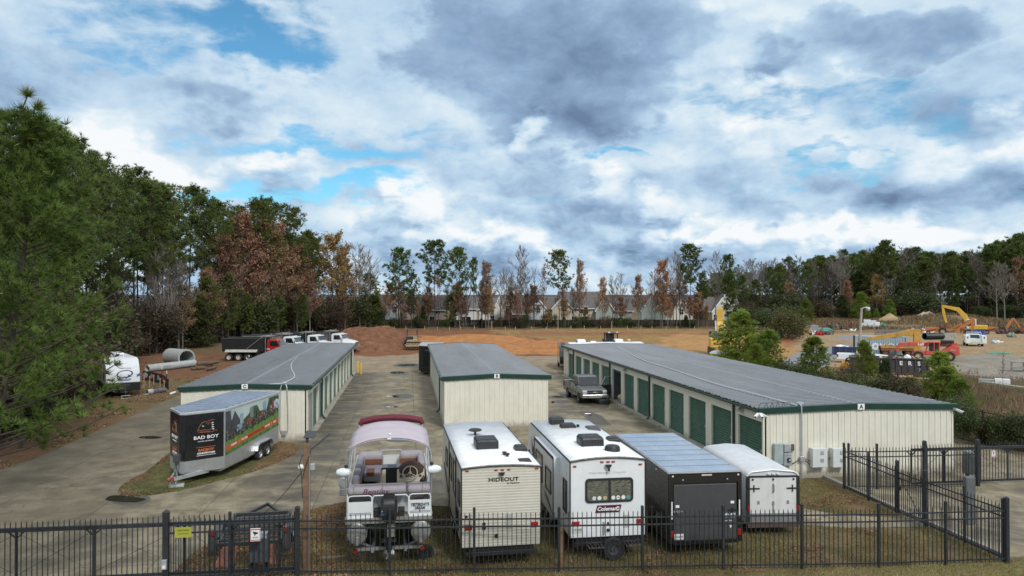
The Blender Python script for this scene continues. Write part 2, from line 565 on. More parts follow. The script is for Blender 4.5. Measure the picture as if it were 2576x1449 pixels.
def cover_mat(name, bs=1.0):
    """earth and grass: colour of each kind of cover from the mesh, broken up by fine noise"""
    m = bpy.data.materials.new(name)
    m.use_nodes = True
    T = NT(m.node_tree)
    b = m.node_tree.nodes['Principled BSDF']
    co = T.n('ShaderNodeTexCoord').outputs['Object']
    at = T.n('ShaderNodeAttribute', attribute_name='cover').outputs['Color']
    n1 = T.noise(co, 9, 6, .7)
    n2 = T.noise(co, 1.3, 6, .65)
    n3 = T.noise(co, 34, 3, .7)
    v = T.math('MULTIPLY', T.ss(n1, .3, .7, .55, 1.45, 'LINEAR'), T.ss(n2, .3, .7, .78, 1.22, 'LINEAR'))
    v = T.math('MULTIPLY', v, T.ss(n3, .3, .72, .7, 1.35, 'LINEAR'))
    c = T.vm('SCALE', at, v)
    T.l(c, b.inputs['Base Color'])
    b.inputs['Roughness'].default_value = .95
    b.inputs['Specular IOR Level'].default_value = .15
    bn = T.n('ShaderNodeBump')
    bn.inputs['Strength'].default_value = .8 * bs
    bn.inputs['Distance'].default_value = .06
    T.l(T.math('ADD', n1, T.math('MULTIPLY', n3, .5)), bn.inputs['Height'])
    T.l(bn.outputs[0], b.inputs['Normal'])
    return m
COVER = cover_mat('earth')
def cover_obj(name, vs, fs, colf, smooth=True):
    me = bpy.data.meshes.new(name)
    me.from_pydata(vs, [], fs)
    a = me.attributes.new('cover', 'FLOAT_COLOR', 'POINT')
    a.data.foreach_set('color', [q for v in vs for q in (*colf(v[0], v[1]), 1)])
    me.materials.append(COVER)
    me.polygons.foreach_set('use_smooth', [smooth] * len(me.polygons))
    o = bpy.data.objects.new(name, me)
    COL.objects.link(o)
    return tag(o, kind='structure')
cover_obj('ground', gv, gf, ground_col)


def concrete_mat():
    m = bpy.data.materials.new('old_concrete')
    m.use_nodes = True
    T = NT(m.node_tree)
    b = m.node_tree.nodes['Principled BSDF']
    co = T.n('ShaderNodeTexCoord').outputs['Object']
    s1 = T.noise(T.vm('MULTIPLY', co, (.26, .24, 1)), 1.0, 9, .64, .5)
    s2 = T.noise(T.vm('MULTIPLY', co, (.85, .75, 1)), 1.0, 8, .68, .4)
    s3 = T.noise(co, 14, 6, .75)
    base = T.mix(T.ss(s2, .32, .68), (.135, .112, .070), (.30, .258, .176))
    base = T.mix(T.ss(s1, .47, .70, 0, .8), base, (.052, .045, .032))
    base = T.mix(T.ss(T.noise(co, .12, 3, .5), .5, .7, 0, .35), base, (.25, .19, .11))
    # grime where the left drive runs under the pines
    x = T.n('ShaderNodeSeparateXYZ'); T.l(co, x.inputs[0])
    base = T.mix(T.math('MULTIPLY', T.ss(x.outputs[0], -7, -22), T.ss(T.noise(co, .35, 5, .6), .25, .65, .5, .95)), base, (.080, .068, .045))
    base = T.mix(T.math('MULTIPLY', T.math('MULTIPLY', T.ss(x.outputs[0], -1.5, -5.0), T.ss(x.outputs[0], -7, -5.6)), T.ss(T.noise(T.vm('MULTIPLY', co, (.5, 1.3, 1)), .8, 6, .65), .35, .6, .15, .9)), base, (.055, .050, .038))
    base = T.vm('SCALE', base, T.ss(s3, .25, .75, .82, 1.18, 'LINEAR'))
    def joint(sock, pitch, off):
        f = T.math('FRACT', T.math('DIVIDE', T.math('ADD', sock, off), pitch))
        return T.math('LESS_THAN', T.math('ABSOLUTE', T.math('SUBTRACT', f, .5)), .016 / pitch)
    j = T.math('MAXIMUM', joint(x.outputs[0], 4.1, 1.6), joint(x.outputs[1], 5.8, 2.1))
    vo = T.n('ShaderNodeTexVoronoi', feature='DISTANCE_TO_EDGE')
    T.l(T.vm('ADD', co, T.vm('SCALE', T.noise(co, .8, 4, .6, out='Color'), 1.6)), vo.inputs['Vector'])
    vo.inputs['Scale'].default_value = .11
    crack = T.math('MULTIPLY', T.math('LESS_THAN', vo.outputs['Distance'], .0022), T.math('GREATER_THAN', T.noise(co, .1, 2), .47))
    base = T.mix(T.math('MULTIPLY', T.math('MAXIMUM', j, crack), .75), base, (.045, .04, .03))
    T.l(base, b.inputs['Base Color'])
    T.l(T.ss(s1, .45, .66, .85, .6), b.inputs['Roughness'])
    bn = T.n('ShaderNodeBump')
    bn.inputs['Strength'].default_value = .25
    bn.inputs['Distance'].default_value = .02
    T.l(s3, bn.inputs['Height'])
    T.l(bn.outputs[0], b.inputs['Normal'])
    return m
CONCRETE = concrete_mat()
def sheet(name, poly, z, mat, th=.12, kind='structure'):
    m = MB()
    m.prism(poly, 'z', z - th, z)
    o = m.build(name, mat)
    return tag(o, kind=kind)
drive = [(-18.7, 80.2), (-18.7, 40), (-19.6, 36.4), (-23, 33.4), (-30, 32), (-30, 10), (-6.95, 10), (-6.95, 22.6)] + pp((490, 1389), (550, 1359), (644, 1327), (700, 1308), (740, 1296), (772, 1284), (869, 1263)) + \
        [(6, 27.6), (13.9, 24.9), (15.5, 24.3), (18.7, 24.0), (18.7, 25.25), (17.2, 25.35), (16.1, 25.8), (15.3, 26.6), (15.0, 27.6), (15.2, 31.2), (15.9, 33), (15.9, 80.2)]
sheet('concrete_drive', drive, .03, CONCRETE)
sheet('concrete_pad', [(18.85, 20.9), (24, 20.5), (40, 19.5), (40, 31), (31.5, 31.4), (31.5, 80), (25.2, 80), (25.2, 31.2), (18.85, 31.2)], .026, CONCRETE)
m = MB(); m.box(18.62, 18.80, 20.7, 31.1, -.1, .14)
tag(m.build('concrete_kerb', M((.25, .24, .21), .8, var=.2, sc=2), bev=.02), kind='structure')
road = pp((1935, 925), (1985, 900), (2060, 862), (2120, 845), (2185, 842), (2150, 862), (2095, 905), (2060, 935), (2000, 975), (1950, 985))
sheet('gravel_road', road, .06, M((.205, .215, .225), .95, var=.3, sc=1.2, bump=.6, bsc=30), .2)

# grass island by the branded trailer
isl = pp((420, 1146), (363, 1191.5), (330, 1208), (303, 1226), (299, 1238), (308, 1246), (330, 1250), (352, 1249.5), (400, 1244), (450, 1236), (500, 1225), (550, 1211), (600, 1198), (644, 1186), (700, 1165), (744, 1144), (758, 1124), (740, 1116), (600, 1100), (470, 1115))
cx_, cy_ = sum(p[0] for p in isl) / len(isl), sum(p[1] for p in isl) / len(isl)
iv, if_ = [], []
x0, x1, y0, y1 = min(p[0] for p in isl), max(p[0] for p in isl), min(p[1] for p in isl), max(p[1] for p in isl)
NR = 14
for r in range(NR + 1):
    t = r / NR
    for k in range(len(isl) * 4):
        i, f = divmod(k, 4)
        a, b = isl[i], isl[(i + 1) % len(isl)]
        px, py = a[0] + (b[0] - a[0]) * f / 4, a[1] + (b[1] - a[1]) * f / 4
        jx = .10 * noise.noise((px * 2, py * 2, 0)) if r == NR else 0
        iv.append((cx_ + (px - cx_) * (t + jx * .1), cy_ + (py - cy_) * (t + jx * .1), .032 + .06 * (1 - t ** 3) + (.012 * noise.noise((px * 3 * t, py * 3 * t, 2)) if r < NR else 0)))
nk = len(isl) * 4
for r in range(NR):
    if_ += [(r * nk + k, r * nk + (k + 1) % nk, (r + 1) * nk + (k + 1) % nk, (r + 1) * nk + k) for k in range(nk)]
def island_col(x, y):
    n1 = noise.noise((x * .8, y * .8, 4)); n2 = noise.noise((x * 2.2, y * 2.2, 8))
    t = max(abs(x - cx_) / (x1 - x0), abs(y - cy_) / (y1 - y0)) * 2
    return Vector(GREEN).lerp(Vector(GRASS), .5 + n1 * .6).lerp(Vector(LEAF) * 1.2, max(0, min(1, (t - .62) * 2.2 + n2 * .8))) * (1 + .3 * n2)
cover_obj('grass_island', iv, if_, island_col)

# puddles
WATER = M((.030, .028, .022), .03, var=.3, sc=2)
WET = M((.085, .073, .052), .5, var=.3, sc=2)
def puddle(pts, dz=.034, mat=WATER, name='puddle'):
    c = Vector((0, 0))
    q = [P(*p).to_2d() for p in pts]
    for p in q:
        c += p / len(q)
    out = []
    n = len(q)
    for i in range(n):
        for k in range(5):
            t = k / 5
            p0, p1, p2, p3 = q[i - 1], q[i], q[(i + 1) % n], q[(i + 2) % n]
            v = .5 * ((2 * p1) + (p2 - p0) * t + (2 * p0 - 5 * p1 + 4 * p2 - p3) * t * t + (3 * p1 - p0 - 3 * p2 + p3) * t ** 3)
            v = c + (v - c) * (1 + .06 * noise.noise((v.x * 3, v.y * 3, 0)))
            out.append((v.x, v.y))
    m = MB()
    m.add([(x, y, dz) for x, y in out], [tuple(range(len(out)))])
    return tag(m.build(name, mat), kind='structure')
def oval(cx, cy, rx, ry):
    return [(cx + rx * cos(a), cy + ry * sin(a)) for a in [i * pi / 4 for i in range(8)]]
for o in ((330, 1256, 46, 12), (1005, 1105, 34, 7), (1015, 997, 24, 5), (985, 1024, 17, 3), (992, 1168, 28, 18), (1004, 939, 22, 4), (1028, 919, 34, 4), (1410, 1011, 22, 3), (1413, 999, 30, 3.5)):
    puddle(oval(o[0], o[1], o[2] * 1.12, o[3] * 1.25), .034, WET, 'wet_patch')
puddle([(268, 1258), (280, 1249), (304, 1247), (350, 1252), (369, 1257), (345, 1264), (300, 1263)], .038)
for o in ((1000, 938, 18, 2.8), (1026, 919, 27, 2.6), (985, 1024, 14, 2), (990, 998, 19, 3.0), (1005, 1103, 25, 3.5), (1408, 999, 20, 2.0), (380, 1101, 30, 3.5)):
    puddle(oval(*o), .038)
puddle([(1456, 1037), (1480, 1036), (1512, 1047), (1527, 1060), (1535, 1070), (1500, 1068), (1480, 1056)], .034, WET, 'wet_patch')
puddle([(1470, 1042), (1478, 1040), (1490, 1043), (1485, 1046)], .038)
puddle([(1442, 1015), (1460, 1006), (1530, 1008), (1524, 1028), (1490, 1026)], .034, WET, 'wet_patch')

# mound of red earth
mv, mf = [], []
NA, NRR = 64, 26
for r in range(NRR + 1):
    t = r / NRR
    for k in range(NA):
        a = 2 * pi * k / NA
        ex, ey = 8.2 * t, 13 * t
        x, y = -6.2 + ex * cos(a), 123 + ey * sin(a)
        n = noise.noise((x * .25, y * .25, 0)) * .35 + noise.noise((x * .9, y * .9, 0)) * .22 + noise.noise((x * 2.3, y * 2.3, 0)) * .12
        h = 2.75 * (1 - max(0, (t - .45) / .55) ** 1.2) * (1 + .07 * sin(3 * a)) + n * min(1, (1 - t) * 4)
        mv.append((x, y, max(-.1, h) if r < NRR else -.15))
for r in range(NRR):
    mf += [(r * NA + k, r * NA + (k + 1) % NA, (r + 1) * NA + (k + 1) % NA, (r + 1) * NA + k) for k in range(NA)]
cover_obj('dirt_mound', mv, mf, lambda x, y: Vector((.175, .085, .048)) * (1 + .5 * noise.noise((x * 1.4, y * 1.4, 0))), False)

# far wooded ridge
m = MB()
ring = []
for i in range(161):
    a = radians(-60 + 120 * i / 160) + YAW
    for d, z in ((700, -1), (900, 5.0), (1100, 9.2), (1400, -2)):
        zz = z + (noise.noise((i * .55, d * .01, 0)) * 1.1 + noise.noise((i * 2.1, 0, d)) * .7 if z > 0 else 0)
        ring.append((d * sin(a), d * cos(a), zz))
m.add(ring, [(i * 4 + k, i * 4 + k + 1, i * 4 + k + 5, i * 4 + k + 4) for i in range(160) for k in range(3)])
tag(m.build('hills', M((.058, .053, .052), 1, var=.6, sc=.07)), kind='structure')

# ---------------------------------------------------------------- storage buildings
def ribs(a, b, pitch=.3048, d=.03, w=.05):
    """wall panel profile: narrow raised ribs with a fine crease in between"""
    n = max(1, round((b - a) / pitch))
    p = (b - a) / n
    out = []
    for i in range(n):
        s = a + i * p
        out += [(s, 0), (s + .012, -d), (s + w, -d), (s + w + .012, 0), (s + p * .55, 0), (s + p * .57, -.008), (s + p * .62, -.008), (s + p * .64, 0)]
    return out + [(b, 0)]
def rollup(root, axis_x, sgn, y0, y1, zb, zt, mat):
    """corrugated roll-up door in the plane x = axis_x, facing sgn"""
    prof = []
    z = zb
    while z < zt:
        prof += [(z, 0), (z + .03, .032), (z + .07, .032), (z + .1, 0)]
        z += .125
    m = MB()
    m.add([(axis_x + sgn * d, y, zz) for y in (y0, y1) for zz, d in prof], [(i, i + 1, len(prof) + i + 1, len(prof) + i) for i in range(len(prof) - 1)])
    m.box(axis_x - .01, axis_x + sgn * .03, y0, y1, zb - .06, zb + .02)
    d = m.build('roll_up_door', mat, root)
    m = MB(); m.box(axis_x + sgn * .02, axis_x + sgn * .05, y0 + .12, y0 + .3, zb + .95, zb + 1.05)
    m.build('latch', STL, d)
    return d
def storage(name, letter, label, X0, X1, Y0, Y1, zt, peak, door_side, doors, downs, lights, plain_side, open_door=None):
    W, L = X1 - X0, Y1 - Y0
    root = thing('storage_building', label, 'storage building', (X0, Y0, 0))
    zw = zt - .2
    # gable walls of ribbed panel
    f = MB()
    pf = ribs(0, W)
    n = len(pf)
    for yy, sg in ((0, 1), (L, -1)):
        top = [zw + (peak * (1 - abs(x / W * 2 - 1))) for x, _ in pf]
        f.add([(x, yy + sg * d, .12) for x, d in pf] + [(x, yy + sg * d, t) for (x, d), t in zip(pf, top)], [(i, i + 1, n + i + 1, n + i) for i in range(n - 1)])
    ps = ribs(0, L)
    n = len(ps)
    px_ = 0 if plain_side < 0 else W
    f.add([(px_ + plain_side * (-d), y, .12) for y, d in ps] + [(px_ + plain_side * (-d), y, zw) for y, d in ps], [(i, i + 1, n + i + 1, n + i) for i in range(n - 1)])
    f.build('wall', BEI, root)
    # slab
    s = MB()
    s.box(-.28 if door_side < 0 else -.06, W + (.28 if door_side > 0 else .06), -.07, L + .07, -.2, .13)
    s.build('foundation', M((.33, .31, .26), .9, var=.25, sc=1.5, grime=.6), root)
    # door side: header, piers and doors
    xs = 0 if door_side < 0 else W
    if doors:
        p = MB()
        zh = 2.55
        def bx(y0, y1, z0, z1):
            a, b = sorted((xs, xs - door_side * .14))
            p.box(a, b, y0, y1, z0, z1)
        bx(0, L, zh, zw)
        prev = 0.0
        for a, b in doors:
            bx(prev, a, .13, zh)
            prev = b
        bx(prev, L, .13, zh)
        p.build('door_surround', BEI, root)
        for i, (a, b) in enumerate(doors):
            if i == open_door:
                r = MB()
                x2 = xs - door_side * 3
                a_, b_ = sorted((xs - door_side * .14, x2))
                r.box(a_, b_, a - .06, a - .02, .13, zh); r.box(a_, b_, b + .02, b + .06, .13, zh)
                r.box(min(x2, x2 - .05), max(x2, x2 - .05), a - .02, b + .02, .13, zh)
                r.build('unit_interior', M((.10, .105, .11), .6, .2), root)
                r = MB(); r.cyl((xs - door_side * .35, a, zh - .1), (xs - door_side * .35, b, zh - .1), .2, n=12)
                r.build('rolled_door', DOORG, root)
            else:
                rollup(root, xs - door_side * .12, door_side, a, b, .2, zh, DOORG)
    # roof: two slopes of ribbed sheet
    nr = round(L / .42)
    pr = []
    for i in range(nr):
        y = L * i / nr
        q = L / nr
        pr += [(y, 0), (y + .02, .055), (y + .12, .055), (y + .14, 0)]
    pr.append((L, 0))
    r = MB()
    n = len(pr)
    ov = .18
    for xa, xb in ((-ov, W / 2), (W / 2, W + ov)):
        za, zb = zt + peak * (1 - abs(xa / W * 2 - 1)) + .02, zt + peak * (1 - abs(xb / W * 2 - 1)) + .02
        for i in range(n - 1):
            r.mi = 1 if i % 4 == 1 else 0  # lighter rib tops, darker pans: reflection contrast put into the colour
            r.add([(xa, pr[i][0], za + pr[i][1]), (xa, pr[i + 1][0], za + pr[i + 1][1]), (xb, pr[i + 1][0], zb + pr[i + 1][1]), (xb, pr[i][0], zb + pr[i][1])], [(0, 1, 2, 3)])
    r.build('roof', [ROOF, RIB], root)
    c = MB()
    c.prism([(W / 2 - .16, zt + peak + .045), (W / 2, zt + peak + .075), (W / 2 + .16, zt + peak + .045), (W / 2, zt + peak + .03)], 'y', .1, L - .1)
    c.build('ridge_cap', M((.25, .27, .295), .5, .35, var=.1), root)
    # green gable trim and eave gutters
    for yy in (-.10, L + .02):
        t = MB()
        for xa, xb in ((-ov - .06, W / 2), (W / 2, W + ov + .06)):
            za, zb = zt + peak * (1 - abs(xa / W * 2 - 1)), zt + peak * (1 - abs(xb / W * 2 - 1))
            t.add([(xa, yy, za - .19), (xb, yy, zb - .19), (xb, yy, zb + .07), (xa, yy, za + .07), (xa, yy + .14, za - .19), (xb, yy + .14, zb - .19), (xb, yy + .14, zb + .09), (xa, yy + .14, za + .09)],
                  [(0, 1, 2, 3), (7, 6, 5, 4), (0, 4, 5, 1), (3, 2, 6, 7), (0, 3, 7, 4), (1, 5, 6, 2)])
        t.build('gable_trim', GRN, root)
    for sx, xe in ((-1, -ov), (1, W + ov)):
        g = MB()
        a, b = sorted((xe, xe + sx * .10))
        g.box(a, b, 0, L, zt - .14, zt - .02)
        g.mi = 1
        y = .5
        while y < L:
            a, b = sorted((xe + sx * .12, xe - sx * .26))
            g.box(a, b, y, y + .05, zt + .03, zt + .052)
            y += 1.1
        g.build('gutter', [GRN, M((.34, .40, .39), .4, .4, var=.1)], root)
    for sd, y in downs:
        x = (0 if sd < 0 else W) + sd * .06
        d = MB()
        d.box(x - .05, x + .05, y - .06, y + .06, .32, zt - .12)
        d.bar((x, y, .36), (x + sd * .22, y - .25, .16), .1, .1)
        d.build('downspout', GRN, root)
    for sd, y in lights:
        x = 0 if sd < 0 else W
        d = MB()
        a, b = sorted((x + sd * .01, x + sd * .2))
        d.prism([(a, zt - .42), (b, zt - .42), (b, zt - .34), (a, zt - .2)] if sd > 0 else [(a, zt - .42), (b, zt - .42), (b, zt - .2), (a, zt - .34)], 'y', y - .15, y + .15)
        d.build('wall_light', STL, root)
    sg = MB(); sg.box(W / 2 - .17, W / 2 + .17, -.135, -.105, zt + peak - .2, zt + peak + .06)
    so = sg.build('letter_sign', LETW, root, bev=.006)
    text(letter, .25, LETB, so, (W / 2, -.14, zt + peak - .07), bold=.008)
    # corner trims
    for x in (0, W):
        k = MB()
        k.box(x - .035, x + .035, -.04, .05, .12, zw)
        k.build('corner_trim', BEI, root)
    return root
dA = [(.15 + 3.18 * i, .15 + 3.18 * i + 2.42) for i in range(13)]
A = storage('A', 'A', 'long beige storage building with green doors and A sign on its end', 15.9, 25.3, 31.3, 74.2, 3.14, .12, -1, dA,
            [(-1, 2.95), (-1, 15.7), (-1, 25.3), (-1, 38.2)], [(-1, 2.1), (-1, 21.1), (-1, 40.6)], 1, 7)
B = storage('B', 'B', 'beige metal building between two drives with B sign on its end', 2.28, 8.72, 45.6, 76.2, 3.2, .14, 0, [],
            [(-1, 6.2), (-1, 29.2)], [(-1, 4.6), (-1, 27.5)], -1)
m = MB()
ps = ribs(0, 30.6)
m.add([(6.44 - d, y, .12) for y, d in ps] + [(6.44 - d, y, 3.0) for y, d in ps], [(i, i + 1, len(ps) + i + 1, len(ps) + i) for i in range(len(ps) - 1)])
m.build('wall', BEI, B)
dC = [(2.8 + 3.19 * i, 2.8 + 3.19 * i + 2.35) for i in range(10)]
Cb = storage('C', 'C', 'beige storage building under the pines with C sign on its end', -12.5, -5.7, 43.3, 79.9, 3.1, .13, 1, dC,
             [(1, 6.9), (1, 32.6)], [(1, 5.4), (1, 31.5)], -1)
d = MB(); d.box(6.78, 6.83, .7, 2.2, .2, 2.5)
d.build('side_door', M((.34, .33, .28), .5, var=.1), Cb)
# ---------------------------------------------------------------- iron fences and gates
def finial(m, x, y, z, s=1.0):
    m.add([(x - .016 * s, y, z), (x, y - .016 * s, z), (x + .016 * s, y, z), (x, y + .016 * s, z), (x, y, z + .075 * s), (x, y, z - .03 * s)],
          [(0, 1, 4), (1, 2, 4), (2, 3, 4), (3, 0, 4), (1, 0, 5), (2, 1, 5), (3, 2, 5), (0, 3, 5)])
def panel(root, a, b, h=1.76, rails=(1.62, 1.40, .14), pitch=.142, name='panel', pw=.02, skip=None):
    a, b = Vector((a[0], a[1], 0)), Vector((b[0], b[1], 0))
    L = (b - a).length
    m = MB()
    for z in rails:
        m.bar(a + Vector((0, 0, z)), b + Vector((0, 0, z)), .034, .042)
    n = max(2, round(L / pitch))
    for i in range(1, n):
        p = a + (b - a) * (i / n)
        m.box(p.x - pw / 2, p.x + pw / 2, p.y - pw / 2, p.y + pw / 2, .05, h)
        finial(m, p.x, p.y, h)
    return m.build(name, FEN, root)
def post(root, x, y, h=1.93, w=.075):
    m = MB()
    m.box(x - w / 2, x + w / 2, y - w / 2, y + w / 2, 0, h)
    m.add([(x - w * .6, y - w * .6, h), (x + w * .6, y - w * .6, h), (x + w * .6, y + w * .6, h), (x - w * .6, y + w * .6, h), (x, y, h + w * .45)], [(0, 1, 4), (1, 2, 4), (2, 3, 4), (3, 0, 4)])
    return m.build('post', FEN, root)
def fence(label, pts, widths=None, h=1.76):
    root = thing('iron_fence', label, 'fence', (pts[0][0], pts[0][1], 0))
    o = Vector(pts[0])
    q = [Vector(p) - o for p in pts]
    for i, p in enumerate(q):
        w = (widths or {}).get(i, .075)
        post(root, p.x, p.y, (1.95 if w < .1 else 2.02), w)
    for a, b in zip(q, q[1:]):
        panel(root, a, b, h)
    return root
FP = [(-6.93, 22.56), (-5.15, 22.52), (-3.23, 22.48), (-.52, 22.14), (1.97, 21.93), (4.49, 21.64), (7.0, 21.42), (9.46, 21.18), (11.86, 20.92), (14.23, 20.68), (16.4, 20.58), (18.4, 20.48)]
fence('black spear-topped iron fence running along the front of the parked trailers', FP, {0: .16, 2: .13, 11: .11})
fence('black iron side fence between the grass corner and the concrete pad', [(18.4, 20.62), (18.38, 22.2), (18.36, 24.05)], {2: .1})
fence('short iron fence between the walk gate and the beige building end', [(18.38, 25.6), (18.48, 27.5), (18.55, 29.3)], {0: .1})
fence('iron cross fence in front of the A building wall', [(18.7, 29.2), (19.85, 28.95), (22.0, 28.85), (24.5, 28.8)], {2: .13, 3: .13})

def rolling_gate(label, x0, x1, y0, y1, verts, h=1.8):
    g = thing('sliding_gate', label, 'gate', (x0, y0, 0))
    a, b = Vector((0, 0, 0)), Vector((x1 - x0, y1 - y0, 0))
    m = MB()
    m.bar(a + Vector((0, 0, 1.60)), b + Vector((0, 0, 1.60)), .10, .11)
    m.bar(a + Vector((0, 0, .16)), b + Vector((0, 0, .16)), .06, .08)
    L = (b - a).length
    for t in verts:
        p = a + (b - a) * t
        m.box(p.x - .03, p.x + .03, p.y - .03, p.y + .03, .16, 1.56)
        d = (b - a).normalized()
        for s in (-1, 1):
            m.bar(p + d * (s * .22) + Vector((0, 0, 1.56)), p + Vector((0, 0, 1.36)), .035, .035)
    m.build('gate_frame', FEN, g)
    m = MB()
    n = round(L / .143)
    for i in range(n + 1):
        p = a + (b - a) * (i / n)
        m.box(p.x - .0105, p.x + .0105, p.y - .05, p.y - .03, .16, h)
        finial(m, p.x, p.y - .04, h)
    m.build('pickets', FEN, g)
    m = MB()
    for t0, t1 in zip(verts, verts[1:]):
        p, q = a + (b - a) * t0, a + (b - a) * t1
        m.cyl(p + Vector((0, .03, .3)), q + Vector((0, .03, 1.5)), .007, n=5)
        m.cyl(p + Vector((0, .05, 1.5)), q + Vector((0, .05, .3)), .007, n=5)
    m.build('brace_rods', FEN, g)
    return g
rolling_gate('long black sliding gate closed across the left drive', -17.6, -3.35, 22.86, 22.74, [0, .13, .31, .46, .605, .78, .875, .97])
rolling_gate('black sliding gate across the pad beyond the A building corner', 21.6, 34.5, 29.15, 29.1, [0, .12, .24, .36, .5, .65, .8, 1])

g = thing('walk_gate', 'narrow iron walk gate standing shut between two fence posts', 'gate', (18.36, 24.12, 0))
panel(g, (0, .06), (.02, 1.36), 1.72, (1.6, 1.4, .14), .12, 'pickets')
m = MB()
for y in (.05, 1.37):
    m.box(-.025, .025, y - .025, y + .025, .1, 1.72)
m.bar((0, .06, .2), (0, 1.36, 1.5), .02, .02)
m.build('gate_frame', FEN, g)
m = MB(); m.box(-.05, .05, 1.30, 1.40, .95, 1.1)
m.build('lock', BLK, g)

# chain-link fence with top rail beyond the right lane
clf = thing('chain_link_fence', 'black chain-link fence with top rail along the weedy lot', 'fence', (31.8, 22, 0))
for i in range(19):
    m = MB(); m.cyl((0, i * 3.0, 0), (0, i * 3.0, 1.86), .038, n=8); m.sph((0, i * 3.0, 1.88), .05, n=8)
    m.build('post', BLK, clf)
m = MB(); m.cyl((0, 0, 1.8), (0, 54, 1.8), .027, n=7)
m.build('rail', BLK, clf)
m = MB()
for i in range(-4, 135):
    for s in (1, -1):
        y = i * .4
        a, b = Vector((.03, max(0, min(54, y)), .05)), Vector((.03, max(0, min(54, y + 1.75)), 1.8))
        if s < 0:
            a.z, b.z = 1.8, .05
        if (b - a).length > .5:
            m.cyl(a, b, .004, n=3, caps=False)
m.build('mesh', BLK, clf)

# fence signs
def fence_sign(label, x, y, z, w, h, body, cat='sign', rot=0.0):
    s = thing('warning_sign', label, cat, (x, y, z), rot)
    m = MB(); m.box(-w / 2, w / 2, -.004, .004, -h / 2, h / 2)
    m.build('plate', body, s, bev=.003)
    return s
def camera_sign(label, x, y, z, w, h):
    s = fence_sign(label, x, y, z, w, h, M((.78, .76, .74), .5, var=.04))
    m = MB()
    r = M((.45, .05, .04), .5, var=0)
    for x0, x1, z0, z1 in ((-w * .46, w * .46, h * .36, h * .44), (-w * .46, w * .46, -h * .45, -h * .38), (-w * .47, -w * .43, -h * .45, h * .44), (w * .43, w * .47, -h * .45, h * .44)):
        m.box(x0, x1, -.006, -.0045, z0, z1)
    m.build('border', r, s)
    m = MB()
    m.add([(-.3 * w, -.0065, .26 * h), (.14 * w, -.0065, .2 * h), (.12 * w, -.0065, .02 * h), (-.16 * w, -.0065, .06 * h)], [(0, 1, 2, 3)])
    m.add([(-.1 * w, -.0065, .06 * h), (.02 * w, -.0065, .04 * h), (.0, -.0065, -.1 * h), (-.1 * w, -.0065, -.06 * h)], [(0, 1, 2, 3)])
    m.cyl((.2 * w, -.0045, .12 * h), (.2 * w, -.0075, .12 * h), .09 * w, n=10)
    m.build('camera_symbol', LETB, s)
    for i, k in enumerate((.17, .24)):
        m = MB(); m.box(-.3 * w, .3 * w, -.0065, -.005, -k * h - .025 * h, -k * h + .012 * h)
        m.build('caption', M((.1, .15, .3), .5, var=0), s)
    return s
s = fence_sign('yellow caution sign wired to the fence beside the thick gate post', -6.45, 22.52, 1.42, .46, .3, M((.36, .37, .05), .5, var=.1))
text('CAUTION', .07, LETB, s, (0, -.006, .06)); text('AUTOMATIC GATE', .035, LETB, s, (0, -.006, -.04)); 
camera_sign('white and red camera warning sign on fence above grey box', -4.42, 22.46, 1.28, .28, .38)
camera_sign('small tan camera warning sign on the far sliding gate', 25.42, 28.98, 1.36, .2, .28)

# gate motor boxes
def motor_box(label, x, y, rz=0.0, s=1.0, top=None):
    g = thing('gate_motor', label, 'gate motor', (x, y, 0), rz)
    m = MB(); m.box(-.28 * s, .28 * s, -.18 * s, .18 * s, .28 * s, .98 * s)
    m.build('housing', M((.10, .11, .12), .45, .2, var=.15, grime=.2), g, bev=.03)
    m = MB(); m.prism([(-.19 * s, .98 * s), (.19 * s, .98 * s), (.15 * s, 1.14 * s), (-.12 * s, 1.14 * s)], 'x', -.24 * s, .24 * s)
    m.build('lid', top or M((.28, .33, .36), .35, .3, var=.1), g, bev=.02)
    for x_ in (-.2, .2):
        m = MB(); m.box(x_ * s - .04, x_ * s + .04, -.06, .06, 0, .28 * s)
        m.build('leg', BLK, g)
    return g
motor_box('dark grey gate motor box with pale lid behind the front fence', -4.42, 23.12)
motor_box('green-grey gate motor cabinet by the far sliding gate', 25.0, 29.75, 0, 1.15, M((.16, .20, .19), .45, .1))
g = thing('keypad_box', 'small grey keypad box clamped on the thick gate post', 'keypad', (-6.93, 22.42, .55))
m = MB(); m.box(-.07, .07, -.05, .05, -.14, .14); m.build('housing', GALV, g, bev=.012)
m = MB(); m.box(-.045, .045, -.058, -.048, -.1, -.02); m.build('button_panel', WHT, g)
g = thing('bollard', 'tall weathered wooden gate guide post on the pad behind the fence', 'post', (20.15, 24.1, 0))
m = MB(); m.box(-.2, .2, -.1, .1, 0, 1.75); m.build('stem', M((.10, .105, .11), .6, var=.3), g, bev=.06)
tag(g, 'grey keypad pedestal standing on the pad behind the side fence', 'pedestal'); g.name = 'keypad_pedestal'
g = thing('timber_post', 'old brown timber post standing behind the fence between the two campers', 'post', (4.62, 22.0, 0))
m = MB(); m.box(-.06, .06, -.05, .05, 0, 1.25); m.build('stem', WOOD, g)

